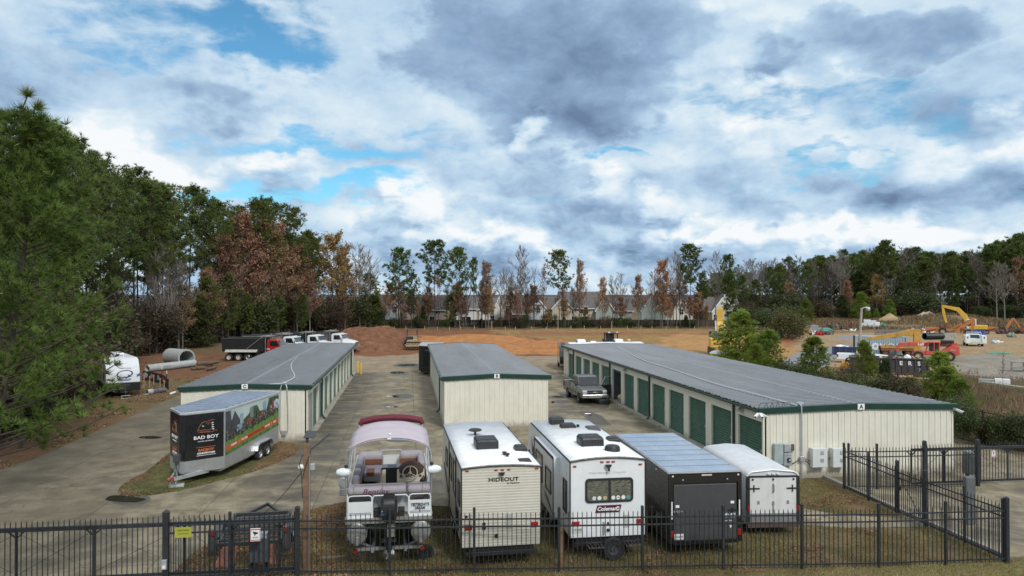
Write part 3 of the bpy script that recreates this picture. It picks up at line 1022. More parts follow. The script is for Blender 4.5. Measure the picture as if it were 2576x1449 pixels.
# wooden pole with floodlight and solar panel
p = thing('utility_pole', 'square brown wooden pole with solar panel beside the pontoon boat', 'pole', (-3.02, 22.95, 0))
m = MB(); m.box(-.095, .095, -.095, .095, 0, 3.82)
m.build('post', M((.19, .115, .065), .8, var=.35, sc=6, bump=.3, grime=.3), p, bev=.01)
m = MB(); m.cyl((.09, -.13, 0), (.09, -.13, 3.4), .022, n=7)
m.build('conduit', STL, p)
m = MB(); m.bar((.05, 0, 3.98), (.12, .30, 4.14), .34, .02); m.box(-.04, .04, .05, .12, 3.8, 4.0)
m.build('solar_panel', M((.05, .055, .07), .3, .2, var=.1), p)
m = MB(); m.bar((.12, .02, 3.62), (.62, .25, 4.02), .05, .04); m.bar((.3, .1, 3.76), (.66, .28, 4.05), .12, .03)
m.build('antenna', DGR, p)
m = MB(); m.sph((-.16, -.05, 3.12), .1, .08, .08, 10); m.build('camera_dome', WHT, p)
m = MB(); m.box(.1, .24, -.07, .07, 3.02, 3.2); m.build('junction_box', GALV, p, bev=.01)
m = MB(); m.tube([(-.1, -.1, 3.5), (-.2, -.14, 3.25), (-.14, -.13, 2.9), (-.11, -.125, 2.4)], .012, 6); m.tube([(.12, -.05, 3.6), (0, -.15, 3.2), (-.13, -.13, 2.75), (-.11, -.13, 2.2)], .012, 6)
m.build('cable', BLK, p)
m = MB(); m.tube([Vector((-3.1, 22.9, 3.05)) + (P(640, 1312) - Vector((-3.1, 22.9, 3.05))) * t + Vector((0, 0, -.12 * sin(pi * t))) for t in [i / 8 for i in range(9)]], .011, 5)
tag(m.build('guy_wire', BLK), 'thin dark stay cable slanting from the wooden pole to the ground', 'cable')

# ---------------------------------------------------------------- fittings on building A
def wallbox(name, label, cat, x, y, z, w, h, d, mat, extra=None):
    g = thing(name, label, cat, (x, y, z))
    m = MB(); m.box(-w / 2, w / 2, -d, 0, -h / 2, h / 2)
    m.build('housing', mat, g, bev=.015)
    return g
YA = 31.25
CAB = M((.66, .68, .68), .4, .1, var=.06, grime=.2, gcol=(.4, .38, .33))
def ax_(px, y=YA):
    k = (px - 1288) / F
    d = y / (cos(YAW) - k * sin(YAW))
    return d * sin(YAW) + k * d * cos(YAW)
def az_(py, x, y=YA):
    return HC - (py - VY) * (x * sin(YAW) + y * cos(YAW)) / F
def elec(name, label, cat, px0, px1, py0, py1, d, mat):
    x0, x1 = ax_(px0), ax_(px1)
    xm = (x0 + x1) / 2
    z0, z1 = az_(py1, xm), az_(py0, xm)
    return wallbox(name, label, cat, xm, YA, (z0 + z1) / 2, x1 - x0, z1 - z0, d, mat), x1 - x0, z1 - z0
for lb, a, b in (('large white power cabinet on the A wall beside the conduit', 2034, 2071), ('large white power cabinet on the A wall nearest the side fence', 2085, 2118)):
    g, w, h = elec('power_cabinet', lb, 'electrical cabinet', a, b, 1124, 1171, .3, CAB)
    g['group'] = 'white cabinets on the A building wall'
    for zz in (.18, -.22):
        m = MB(); m.box(w * .02, w * .24, -.325, -.3, h * zz - .0, h * zz + .17); m.build('vent_cover', GALV, g, bev=.006)
g, w, h = elec('meter_trough', 'tall pale grey wiring trough on the A building wall', 'electrical box', 1943, 1965, 1114, 1166, .16, M((.42, .50, .50), .4, .3, var=.12))
g, w, h = elec('switch_box', 'small grey switch box above the electric meter', 'electrical box', 1968, 1985, 1115, 1135, .14, GALV)
g, w, h = elec('meter_box', 'grey electric meter box with round dark meter', 'electric meter', 1967, 1986, 1138, 1169, .15, GALV)
m = MB(); m.cyl((w * .12, -.15, 0), (w * .12, -.24, 0), .1, .085, 14); m.build('meter', M((.05, .055, .06), .2, .2), g, smooth=True)
m = MB(); m.box(w * .12 - .05, w * .12 + .05, -.247, -.24, -.02, .02); m.build('dial', LETW, g)
g, w, h = elec('outlet_box', 'little brown box on the wall beside the switch box', 'electrical box', 1986, 1995, 1116, 1133, .07, M((.10, .085, .07), .6))
x = ax_(2014)
g = thing('conduit', 'grey conduit dropping down the A wall to a junction box', 'conduit', (x, YA - .05, 0))
m = MB(); m.cyl((0, 0, 0), (0, 0, 3.1), .035, n=8); m.tube([(0, 0, 3.1), (0, .02, 3.28), (-.02, .14, 3.36), (-.05, .4, 3.34)], .035, 8)
m.build('pipe', GALV, g)
m = MB(); m.box(-.11, .11, -.08, .03, .78, 1.02); m.build('junction_box', GALV, g, bev=.03)
m = MB(); m.tube([(.1, -.02, .92), (.5, -.02, .74), (1.0, -.02, .76), (1.6, -.02, .95)], .02, 6); m.tube([(-.1, -.02, .88), (-.45, -.02, .7), (-.8, -.02, .86)], .02, 6); m.tube([(.1, -.03, .86), (.4, -.03, .62), (.9, -.03, .70), (1.35, -.03, .9)], .018, 6)
m.build('cable', BLK, g)
def roofline(name, label, pts, z, r=.028):
    m = MB()
    q = [P(x, y, z) for x, y in pts]
    fine = []
    for i in range(len(q) - 1):
        p0, p1, p2, p3 = q[max(i - 1, 0)], q[i], q[i + 1], q[min(i + 2, len(q) - 1)]
        for k in range(4):
            t = k / 4
            fine.append(.5 * ((2 * p1) + (p2 - p0) * t + (2 * p0 - 5 * p1 + 4 * p2 - p3) * t * t + (3 * p1 - p0 - 3 * p2 + p3) * t ** 3))
    m.tube(fine + [q[-1]], r, 6)
    return tag(m.build(name, M((.62, .64, .66), .45, var=.1), smooth=True), label, 'conduit')
roofline('roof_conduit', 'white conduit winding along the A building roof', [(2004, 1018.7), (1900, 991), (1791.8, 962.5), (1686.8, 927.5), (1629, 910), (1596.8, 896), (1569, 880), (1552, 871.5)], 3.3)
roofline('roof_conduit', 'white conduit bending in an S over the C building roof', [(712, 961.5), (721.4, 960), (741.4, 947.5), (734, 927.5), (733, 917), (738.9, 907.5), (761.4, 887.5), (794, 870.6)], 3.26)
roofline('roof_conduit', 'thin white conduit along the front roof edge of C building', [(625, 967), (660, 966), (700, 965), (722, 962)], 3.26, .02)
m = MB(); m.box(-.15, .15, -.12, .12, 0, .1)
tag(m.build('roof_box', GALV, loc=(ax_(2006, 31.9), 31.75, 3.27)), 'small grey junction box on the A roof front edge', 'junction box')
g = thing('conduit', 'pair of grey conduits on the C wall joining at a low box', 'conduit', (-6.95, 43.2, 0))
m = MB()
m.tube([(-.14, .12, 3.16), (-.14, -.02, 3.2), (-.2, -.05, 3.0), (-.22, -.03, 1.2), (-.22, -.03, .75), (-.15, -.03, .55), (0, -.03, .5)], .03, 7)
m.tube([(.02, .2, 3.2), (.1, -.02, 3.24), (.16, -.05, 3.05), (.2, -.03, 2.0), (.22, -.03, .75), (.18, -.03, .58), (.05, -.03, .5)], .03, 7)
m.build('pipe', GALV, g)
m = MB(); m.box(-.12, .12, -.1, 0, .38, .62); m.cyl((0, -.05, 0), (0, -.05, .38), .025, n=6); m.build('junction_box', GALV, g)

def cctv(label, x, y, z, rz, dirs=((0, -1),)):
    g = thing('security_camera', label, 'camera', (x, y, z), rz)
    m = MB(); m.box(-.08, .08, -.06, .06, -.06, .06); m.build('bracket', M((.2, .2, .19), .6), g, bev=.01)
    for dx, dy in dirs:
        d = unit((dx, dy, -.35))
        a = Vector((dx * .08, dy * .08, -.02))
        m = MB(); m.cyl(a, a + d * .3, .055, n=10); m.bar(a + d * .02 + Vector((0, 0, .05)), a + d * .34 + Vector((0, 0, .05)), .12, .012)
        m.build('camera_body', WHT, g, smooth=True)
        m = MB(); m.cyl(a + d * .3, a + d * .312, .042, n=10); m.build('lens', LETB, g)
    return g
cctv('cluster of white security cameras at the A building front left corner', 15.68, 31.25, 2.98, 0, ((-.8, -.6), (-.1, -1), (.5, -.8)))
cctv('single white security camera at the A building front right corner', 25.32, 31.2, 2.98, 0, ((.6, -.8),))
cctv('white security camera at the left roof corner of C building', -12.72, 43.2, 2.95, 0, ((-.9, -.5),))
m = MB()
rr = random.Random(3)
for i in range(5):
    x0 = 15.75 + i * .28
    m.tube([(x0, 31.5, 3.2), (x0 + .05, 31.35, 3.42), (x0 + .3, 31.3, 3.45), (x0 + .45, 31.45, 3.2)], .012, 5)
tag(m.build('camera_cables', BLK), 'loops of black cable on the roof corner above the cameras', 'cable')
for i, (x, y) in enumerate(((-5.3, 80.3), (-4.85, 78.6))):
    g = thing('bollard', ('yellow steel bollard behind the far C corner, the farther one', 'yellow steel bollard at the far C building corner, the nearer one')[i], 'bollard', (x, y, 0), 0, 'yellow bollards')
    m = MB(); m.cyl((0, 0, 0), (0, 0, 1.15), .09, n=12); m.sph((0, 0, 1.15), .09, .09, .06, 10)
    m.build('stem', M((.70, .50, .04), .45, var=.15), g, smooth=True)
# ---------------------------------------------------------------- trailers parked along the fence
ROOFW = M((.74, .76, .77), .45, var=.08, sc=1.4, grime=.32, gcol=(.36, .38, .38))
LTR = M((.32, .012, .012), .2, var=.1, coat=.4)
TRIM = M((.022, .023, .025), .4, var=.1)
def arc_top(W, z, rise, n=8):
    return [(-W / 2 + W * i / n, z + rise * (1 - (2 * i / n - 1) ** 2)) for i in range(n + 1)]
def roof_ac(root, x, y, z, w=.72, l=.86, h=.34, mat=BLK, rot=0):
    m = MB()
    m.loft([[(x - w / 2, y, z), (x + w / 2, y, z), (x + w / 2, y + l, z), (x - w / 2, y + l, z)],
            [(x - w / 2, y + .02, z + h * .75), (x + w / 2, y + .02, z + h * .75), (x + w / 2, y + l - .04, z + h * .75), (x - w / 2, y + l - .04, z + h * .75)],
            [(x - w / 2 + .05, y + .08, z + h), (x + w / 2 - .05, y + .08, z + h), (x + w / 2 - .05, y + l - .12, z + h), (x - w / 2 + .05, y + l - .12, z + h)]])
    a = m.build('roof_air_conditioner', mat, root, bev=.04)
    m = MB()
    for i in range(12):
        m.box(x - w * .42 + i * w * .07, x - w * .42 + i * w * .07 + .018, y - .012, y + .03, z + h * .16, z + h * .62)
    m.build('grille', DGR, a)
    return a
def dome(name, root, x, y, z, w, l, h, mat):
    m = MB()
    m.loft([[(x - w / 2, y, z), (x + w / 2, y, z), (x + w / 2, y + l, z), (x - w / 2, y + l, z)],
            [(x - w * .46, y + l * .04, z + h * .7), (x + w * .46, y + l * .04, z + h * .7), (x + w * .46, y + l * .96, z + h * .7), (x - w * .46, y + l * .96, z + h * .7)],
            [(x - w * .34, y + l * .18, z + h), (x + w * .34, y + l * .18, z + h), (x + w * .34, y + l * .82, z + h), (x - w * .34, y + l * .82, z + h)]])
    return m.build(name, mat, root, bev=.02)
def lamp(name, root, x, z, w=.11, h=.05, mat=LTR, y=-.03):
    m = MB(); m.box(x - w / 2, x + w / 2, y, .0, z - h / 2, z + h / 2)
    return m.build(name, mat, root, bev=.01)
def side_window(root, x, y0, y1, z0, z1, sgn, name='window'):
    m = MB()
    a, b = sorted((x, x + sgn * .03))
    t = .05
    m.box(a, b, y0, y1, z0, z0 + t); m.box(a, b, y0, y1, z1 - t, z1); m.box(a, b, y0, y0 + t, z0 + t, z1 - t); m.box(a, b, y1 - t, y1, z0 + t, z1 - t)
    f = m.build(name, TRIM, root)
    m = MB(); a, b = sorted((x, x + sgn * .012)); m.box(a, b, y0 + t, y1 - t, z0 + t, z1 - t)
    m.build('pane', GLS, f)
    return f
def camper_base(root, W, L, zb, zt, rise, front_slope, wall, lap):
    """body of a travel trailer: back wall at y = 0 facing -y, nose at y = L"""
    top = arc_top(W, zt, rise)
    m = MB()
    if lap:
        for sx in (-1, 1):
            pr, z = [], zb
            while z < zt - .01:
                pr += [(z, .009), (z + .055, .0155), (z + .078, .0105)]
                z += .085
            pr.append((zt, 0))
            n = len(pr)
            yb = lambda z_: L - front_slope * abs((z_ - zb) / (zt - zb) - .35) * 1.3
            m.add([(sx * (W / 2 + d - .02), 0, z_) for z_, d in pr] + [(sx * (W / 2 + d - .02), yb(z_), z_) for z_, d in pr], [(i, i + 1, n + i + 1, n + i) for i in range(n - 1)])
        n = len(pr)
        m.add([(-W / 2 + .01, -d, z_) for z_, d in pr] + [(W / 2 - .01, -d, z_) for z_, d in pr], [(i, i + 1, n + i + 1, n + i) for i in range(n - 1)])
        m.prism(top, 'y', -.004, .05)
    else:
        prof = [(0, zb), (L - front_slope * .45, zb), (L, zb + (zt - zb) * .35), (L - front_slope * .45, zt - .15), (L - front_slope, zt), (0, zt)]
        m.prism(prof, 'x', -W / 2, W / 2)
        m.prism(top, 'y', -.004, .05)
    if lap:
        prof = [(.06, zb), (L - front_slope * .45, zb), (L - .01, zb + (zt - zb) * .35), (L - front_slope * .8, zt), (.06, zt)]
        m.prism(prof, 'x', -W / 2 + .05, W / 2 - .05)
    m.build('body', wall, root)
    m = MB()
    Lr = L - front_slope
    m.strip([(x * 1.01, z + .03) for x, z in top], 'y', -.03, Lr)
    o = m.build('roof', ROOFW, root, smooth=True)
    sd = o.modifiers.new('thick', 'SOLIDIFY'); sd.thickness = .05
    m = MB()
    pts = [(x * 1.012, -.035, z + .012) for x, z in top]
    m.tube(pts, .032, 6)
    m.build('edge_trim', TRIM, root)
    for sx in (-1, 1):
        m = MB()
        m.tube([(sx * W * .506, -.03, zt + .01), (sx * W * .506, Lr, zt + .01)], .03, 6)
        m.tube([(sx * W * .503, -.015, zb), (sx * W * .503, -.015, zt)], .022, 6)
        m.build('edge_trim', TRIM, root)
    return Lr
def undercarriage(root, W, L, zb, axles, r=.35):
    m = MB()
    m.box(-W * .42, W * .42, .1, L - .8, zb - .18, zb - .02)
    m.bar((-.5, L - 1.0, zb - .12), (0, L + 1.1, zb - .12), .1, .14); m.bar((.5, L - 1.0, zb - .12), (0, L + 1.1, zb - .12), .1, .14)
    m.build('chassis', BLK, root)
    m = MB(); m.box(-W * .45, W * .45, -.06, .05, zb - .26, zb - .14)
    m.build('bumper', BLK, root, bev=.01)
    for y in axles:
        for sx in (-1, 1):
            wheel(root, sx * (W / 2 - .14), y, r, .2, STL, sx)
    m = MB(); m.cyl((0, L + 1.0, 0), (0, L + 1.0, zb + .3), .04, n=8); m.box(-.12, .12, L + .9, L + 1.12, 0, .03)
    m.build('jack', STL, root)

# beige travel trailer
SID = M((.56, .53, .455), .5, var=.06, grime=.25, gcol=(.3, .28, .22))
ht = thing('travel_trailer', 'beige lap-sided travel trailer beside the pontoon boat, rear toward the fence', 'travel trailer', (2.84, 22.32, 0), radians(1.4))
Lr = camper_base(ht, 2.44, 8.4, .66, 3.03, .07, .7, SID, True)
undercarriage(ht, 2.44, 8.4, .66, (3.4, 4.25))
text('HIDEOUT', .16, LETB, ht, (.06, -.028, 2.68), sx=1.3, bold=.003, sp=1.05)
text('by Keystone', .065, LETB, ht, (.36, -.028, 2.57), sx=1.2, shear=.3)
for x in (-1.06, -.17, .02, .22, 1.09):
    lamp('marker_light', ht, x, 2.97)
for x in (-1.02, 1.02):
    o = lamp('tail_light', ht, x, 1.27, .23, .15, y=-.05)
m = MB(); m.prism([(-.09, 2.9), (.09, 2.9), (.05, 2.82), (-.05, 2.82)], 'y', -.12, -.02); m.build('camera_mount', BLK, ht)
m = MB(); m.cyl((-.54, -.05, 1.36), (-.54, 0, 1.36), .05, n=12); m.cyl((-.54, -.05, 1.24), (-.54, 0, 1.24), .06, n=12); m.build('cable_port', BLK, ht)
m = MB(); m.cyl((-.16, -.05, .98), (-.16, 0, .98), .06, n=12); m.build('hose_cap', BLK, ht)
m = MB(); m.cyl((-1.08, -.04, 1.6), (-1.08, 0, 1.6), .04, n=10); m.build('socket', BLK, ht)
m = MB(); m.box(.12, .32, -.03, 0, 1.2, 1.62); m.build('access_hatch', M((.40, .40, .36), .5, var=.05), ht)
roof_ac(ht, -.12, 2.3, 3.11, .76, .95, .34)
m = MB(); m.cyl((-.24, 4.9, 3.1), (-.24, 4.9, 3.26), .045, n=8); m.lathe([(.001, .07), (.2, .05), (.26, 0), (.2, -.03), (.001, -.04)], (-.24, 4.9, 3.3), (0, 0, 1), 18); m.lathe([(.001, .02), (.17, .0)], (-.24, 4.9, 3.11), (0, 0, 1), 14)
m.build('antenna', BLK, ht, smooth=True)
for x, y in ((.30, 1.35), (.36, 1.12)):
    m = MB(); m.cyl((x, y, 3.08), (x, y, 3.18), .045, n=8); m.cyl((x, y, 3.18), (x, y, 3.23), .075, n=10); m.build('vent_pipe', BLK, ht)
dome('roof_vent', ht, .82, .36, 3.06, .42, .42, .09, BLK)
dome('roof_vent', ht, .98, 2.0, 3.05, .42, .5, .2, BLK)
m = MB(); m.cyl((1.27, 2.4, 2.93), (1.27, 6.6, 2.93), .075, n=10); m.box(1.2, 1.33, 2.3, 2.4, 2.86, 3.05); m.box(1.2, 1.33, 6.6, 6.7, 2.86, 3.05)
m.build('awning', BLK, ht)
for y0, y1, z0, z1 in ((.5, 1.15, 1.75, 2.5), (2.0, 2.9, 1.65, 2.75), (3.5, 4.3, 1.8, 2.65), (5.4, 6.2, 1.85, 2.5), (1.0, 1.8, .85, 1.5)):
    side_window(ht, -1.215, y0, y1, z0, z1, -1)
m = MB(); m.box(-1.245, -1.215, 1.85, 1.91, .66, 3.0); m.build('slide_seal', TRIM, ht)
m = MB(); m.box(-1.245, -1.215, 4.6, 4.66, .66, 3.0); m.build('slide_seal', TRIM, ht)
m = MB(); m.prism([(5.0, 1.0), (6.8, 1.5), (6.9, 1.72), (6.2, 1.56), (5.1, 1.12)], 'x', -1.25, -1.22); m.build('side_graphic', M((.12, .10, .09), .5), ht)

# white travel trailer
ct = thing('travel_trailer', 'white travel trailer with wide rear window and purple sign, beside the black trailer', 'travel trailer', (6.28, 22.66, 0), radians(.3))
CWH = M((.74, .76, .78), .3, var=.05, grime=.3, gcol=(.50, .50, .47), coat=.2)
Lr = camper_base(ct, 2.44, 8.2, .68, 3.06, .10, 1.1, CWH, False)
undercarriage(ct, 2.44, 8.2, .68, (3.3, 4.15))
m = MB()
def rrect(x0, x1, z0, z1, r, n=5):
    out = []
    for cx, cz, a0 in ((x1 - r, z0 + r, -pi / 2), (x1 - r, z1 - r, 0), (x0 + r, z1 - r, pi / 2), (x0 + r, z0 + r, pi)):
        out += [(cx + r * cos(a0 + k * pi / 2 / n), cz + r * sin(a0 + k * pi / 2 / n)) for k in range(n + 1)]
    return out
o_, i_ = rrect(-.74, .82, 1.76, 2.52, .12), rrect(-.68, .76, 1.82, 2.46, .09)
n = len(o_)
m.add([(x, -.04, z) for x, z in o_] + [(x, -.04, z) for x, z in i_] + [(x, 0, z) for x, z in o_], [(k, (k + 1) % n, n + (k + 1) % n, n + k) for k in range(n)] + [(k, (k + 1) % n, 2 * n + (k + 1) % n, 2 * n + k) for k in range(n)])
m.box(.02, .08, -.042, -.01, 1.8, 2.48)
f = m.build('rear_window', TRIM, ct)
m = MB(); m.prism(i_, 'y', -.012, -.008)
foil = bpy.data.materials.new('foil_shade'); foil.use_nodes = True
T = NT(foil.node_tree); b = foil.node_tree.nodes['Principled BSDF']
co = T.n('ShaderNodeTexCoord').outputs['Object']
v = T.noise(T.vm('MULTIPLY', co, (3, 1, 9)), 3, 5, .6, .8)
T.l(T.mix(T.ss(v, .3, .7), (.035, .038, .030), (.20, .20, .155)), b.inputs['Base Color'])
b.inputs['Roughness'].default_value = .25
b.inputs['Coat Weight'].default_value = .8
bn = T.n('ShaderNodeBump'); bn.inputs['Strength'].default_value = .6; bn.inputs['Distance'].default_value = .03
T.l(v, bn.inputs['Height']); T.l(bn.outputs[0], b.inputs['Normal'])
m.build('pane', foil, f)
for i, (x, c) in enumerate(((-.45, (.6, .62, .6)), (-.28, (.75, .77, .75)), (-.1, (.45, .38, .2)), (.17, (.72, .74, .72)), (.33, (.75, .76, .75)), (.5, (.72, .72, .66)), (.66, (.06, .30, .26)))):
    m = MB(); m.lathe([(.001, 0), (.06, 0), (.065, .002)], (x, -.016, 1.9), (0, -1, 0), 14)
    s_ = m.build('sticker', M(c, .5, var=.1), f)
    if i == 4:
        text('ARK', .05, LETB, s_, (x, -.02, 1.9))
m = MB(); m.prism([(-.42, 1.44), (.38, 1.44), (.44, 1.67), (-.35, 1.67)], 'y', -.03, 0)
cs = m.build('sign_plate', M((.085, .012, .035), .35, var=.05), ct, bev=.01)
text('Coleman', .17, LETW, cs, (-.04, -.034, 1.555), sx=1.05, shear=.2, bold=.004)
m = MB(); m.prism(rrect(.27, .36, 1.49, 1.62, .03), 'y', -.036, -.03); m.build('lantern_logo', LETW, cs)
m = MB(); m.box(.29, .34, -.04, -.036, 1.53, 1.58); m.build('lantern_glass', M((.085, .012, .035), .4, var=0), cs)
text('194282', .1, M((.09, .14, .12), .5, var=0), ct, (-.98, -.034, .93))
m = MB(); m.box(-1.16, -.82, -.03, 0, .85, 1.02); m.build('license_plate', M((.62, .64, .62), .4, var=.05), ct)
for x in (-1.08, -.2, 0, .17, 1.06):
    lamp('marker_light', ct, x, 3.03 if abs(x) < .5 else 2.92)
for x in (-1.05, 1.05):
    lamp('tail_light', ct, x, 1.13, .24, .13, y=-.05)
m = MB(); m.prism([(-.1, 2.95), (.1, 2.95), (.04, 2.86), (-.04, 2.86)], 'y', -.13, -.02); m.cyl((0, -.1, 2.9), (0, -.14, 2.76), .035, n=8); m.build('camera_mount', BLK, ct)
text('Make Memories . Camp SC', .1, M((.60, .62, .63), .5, var=0), ct, (-.02, -.009, 2.70), sx=1.1, shear=.2)
m = MB(); m.box(.5, .7, -.02, 0, .95, 1.34); m.build('access_hatch', M((.45, .46, .46), .5, var=.05), ct)
for z, r in ((1.1, .035), (.88, .05)):
    m = MB(); m.cyl((.0, -.04, z), (0, 0, z), r, n=12); m.build('cable_port', BLK, ct)
m = MB(); m.box(-.17, -.12, -.06, -.02, .75, 1.15); m.build('hose_bracket', STL, ct)
wheel(ct, .1, -.22, .34, .2, DGR, -1, .36, axis=(0, 1, 0), name='spare_wheel')
for s in (-1, 1):
    m = MB()
    x0 = .1 + s * .6
    for i in range(5):
        m.bar((x0 - .22 + i * .11, -.08, .52), (x0 - .22 + i * .11, -.5, .5), .02, .02)
    m.bar((x0 - .25, -.08, .52), (x0 + .25, -.08, .52), .03, .03); m.bar((x0 - .25, -.5, .5), (x0 + .25, -.5, .5), .03, .03)
    m.build('cargo_rack', DGR, ct)
roof_ac(ct, -.05, 1.65, 3.13, .78, .86, .36)
roof_ac(ct, -.35, 6.0, 3.13, .55, .6, .3)
m = MB(); m.lathe([(.26, 0), (.25, .16), (.2, .22), (.001, .23)], (.42, .95, 3.13), (0, 0, 1), 18); m.build('satellite_dome', BLK, ct, smooth=True)
dome('roof_vent', ct, -.1, 5.1, 3.15, .6, .45, .2, BLK)
dome('roof_vent', ct, .98, 2.6, 3.09, .42, .5, .17, BLK)
dome('skylight', ct, .82, 4.7, 3.1, .5, .7, .14, DGR)
m = MB(); m.cyl((.3, 5.3, 3.12), (.3, 5.3, 3.28), .06, n=8); m.build('vent_pipe', BLK, ct)
m = MB(); m.cyl((1.27, .9, 2.93), (1.27, 6.2, 2.93), .075, n=10); m.box(1.2, 1.34, .8, .9, 2.86, 3.05); m.box(1.2, 1.34, 6.2, 6.3, 2.86, 3.05); m.build('awning', DGR, ct)
# slide-out room and side windows on the left
m = MB(); m.box(-1.42, -1.2, 1.6, 5.3, .78, 2.86); so = m.build('slide_out', CWH, ct, bev=.01)
m = MB()
for y in (1.6, 5.24):
    m.box(-1.44, -1.425, y, y + .09, .78, 2.88)
m.box(-1.44, -1.425, 1.69, 5.24, 2.77, 2.88)
m.build('seal', TRIM, so)
side_window(so, -1.422, 2.0, 3.0, 1.5, 2.3, -1); side_window(so, -1.422, 3.6, 4.9, 1.5, 2.5, -1)
side_window(ct, -1.22, .45, 1.0, 1.3, 2.35, -1); side_window(ct, -1.22, 6.2, 6.7, 1.6, 2.2, -1)
text('Coleman', .2, LETW, ct, (-1.228, 5.75, 2.05), (pi / 2, 0, -pi / 2))
m = MB(); m.box(-1.225, -1.215, 5.45, 6.05, 1.86, 2.24); m.build('sign_plate', M((.16, .03, .03), .4, var=.05), ct)
for i in range(3):
    m = MB(); m.prism([(1.7 + i * .3, .9 + i * .12), (3.2 + i * .2, 1.25 + i * .1), (1.9 + i * .3, 1.0 + i * .12)], 'x', -1.438, -1.43); m.build('side_graphic', M((.10, .105, .11), .4), ct)
for i in range(2):
    m = MB(); m.prism([(6.3, 1.7 + i * .3), (7.2, 2.3 + i * .25), (6.9, 2.0 + i * .25)], 'x', -1.232, -1.222); m.build('side_graphic', M((.16, .17, .18), .4), ct)

# black cargo trailer
bt = thing('cargo_trailer', 'black cargo trailer with grey ramp door and silver roof', 'cargo trailer', (9.42, 22.42, 0), radians(-1.2))
BODY = M((.014, .014, .015), .25, var=.15, coat=.4)
m = MB(); m.box(-1.22, 1.22, .03, 6.6, .42, 2.62); m.build('body', BODY, bt, bev=.03)
m = MB(); m.box(-1.24, 1.24, .0, 6.62, 2.62, 2.66); m.build('roof_rail', M((.36, .34, .32), .5, .4, var=.15), bt, bev=.01)
m = MB()
for i in range(8):
    y0, y1 = .06 + i * .81, .06 + (i + 1) * .81
    m.add([(-1.19, y0, 2.664), (1.19, y0, 2.664), (1.19, (y0 + y1) / 2, 2.676), (-1.19, (y0 + y1) / 2, 2.676), (1.19, y1, 2.664), (-1.19, y1, 2.664)], [(0, 1, 2, 3), (3, 2, 4, 5)])
m.build('roof', M((.42, .50, .60), .28, .6, var=.12, sc=1.5, sy=.3), bt)
for i in range(1, 8):
    y = .06 + i * .81
    m = MB(); m.box(-1.19, 1.19, y - .014, y + .014, 2.655, 2.674); m.build('roof_seam', M((.22, .23, .24), .5, .3), bt)
m = MB(); m.box(-1.06, 1.02, -.03, .035, .5, 2.28); rd = m.build('ramp_door', M((.055, .056, .058), .5, var=.1, bump=.1), bt, bev=.015)
m = MB()
for x in (-1.2, 1.08):
    m.box(x, x + .12, -.02, .04, .42, 2.6)
m.box(-1.08, 1.08, -.015, .04, 2.33, 2.6); m.box(-1.08, 1.08, -.02, .04, .38, .5)
m.build('door_frame', BODY, bt)
for x in (-.92, .88):
    m = MB(); m.box(x - .15, x + .15, -.06, -.02, 1.42, 1.46); m.box(x - .03, x + .03, -.075, -.02, 1.38, 1.5); m.build('latch', STL if x < 0 else BLK, rd)
m = MB(); m.cyl((-.93, -.05, 1.38), (-.93, -.05, 1.5), .04, n=8); m.build('padlock', CHR, rd)
for x, z in ((-.94, 1.6), (.88, 1.68)):
    m = MB(); m.box(x - .06, x + .06, -.034, -.029, z - .04, z + .04); m.build('sticker', LETW, rd)
for x in (-1.12, 1.12):
    m = MB(); m.box(x - .02, x + .02, -.035, -.015, 1.2, 1.75); m.build('reflector', M((.7, .7, .7), .3, var=0), bt)
    lamp('marker_light', bt, x * .97, 2.55, .06, .05, M((.75, .7, .62), .3, var=0))
    lamp('tail_light', bt, x, .72, .1, .2)
m = MB(); m.box(-.14, .2, -.04, -.015, 2.55, 2.59); m.build('third_light', M((.6, .55, .5), .3), bt)
for x in (-.75, .72):
    lamp('marker_light', bt, x, 2.42, .05, .05, STL, y=-.03)
m = MB(); m.cyl((.7, -.031, 1.27), (.7, -.036, 1.27), .07, n=16); m.build('sticker', M((.5, .6, .7), .4, var=0), rd)
m = MB(); m.box(.82, .98, -.036, -.031, 1.2, 1.33); m.build('sticker', M((.6, .62, .64), .4, var=0), rd)
text('FJ', .1, LETB, rd, (.9, -.037, 1.265), shear=.3, bold=.004)
text('heavy duty', .06, LETW, rd, (.74, -.031, 1.1)); text('9', .13, LETW, rd, (.82, -.031, .9), bold=.004)
m = MB(); m.box(-1.04, -.74, -.036, -.031, .55, .73); pl = m.build('license_plate', M((.7, .71, .72), .4, var=.03), rd)
text('CS-8474', .09, M((.15, .06, .09), .5, var=0), pl, (-.89, -.038, .635), sx=.85)
m = MB(); m.box(-1.0, 1.0, .3, 6.5, .28, .42); m.bar((-.5, 6.3, .36), (0, 7.8, .36), .1, .12); m.bar((.5, 6.3, .36), (0, 7.8, .36), .1, .12); m.build('chassis', BLK, bt)
for y in (2.6, 3.5):
    for s in (-1, 1):
        wheel(bt, s * 1.1, y, .34, .2, DGR, s)
m = MB(); m.cyl((-1.23, 1.2, 2.5), (-1.25, 1.2, 2.5), .03, n=8); m.build('side_light', M((.8, .8, .75), .3, var=0), bt)

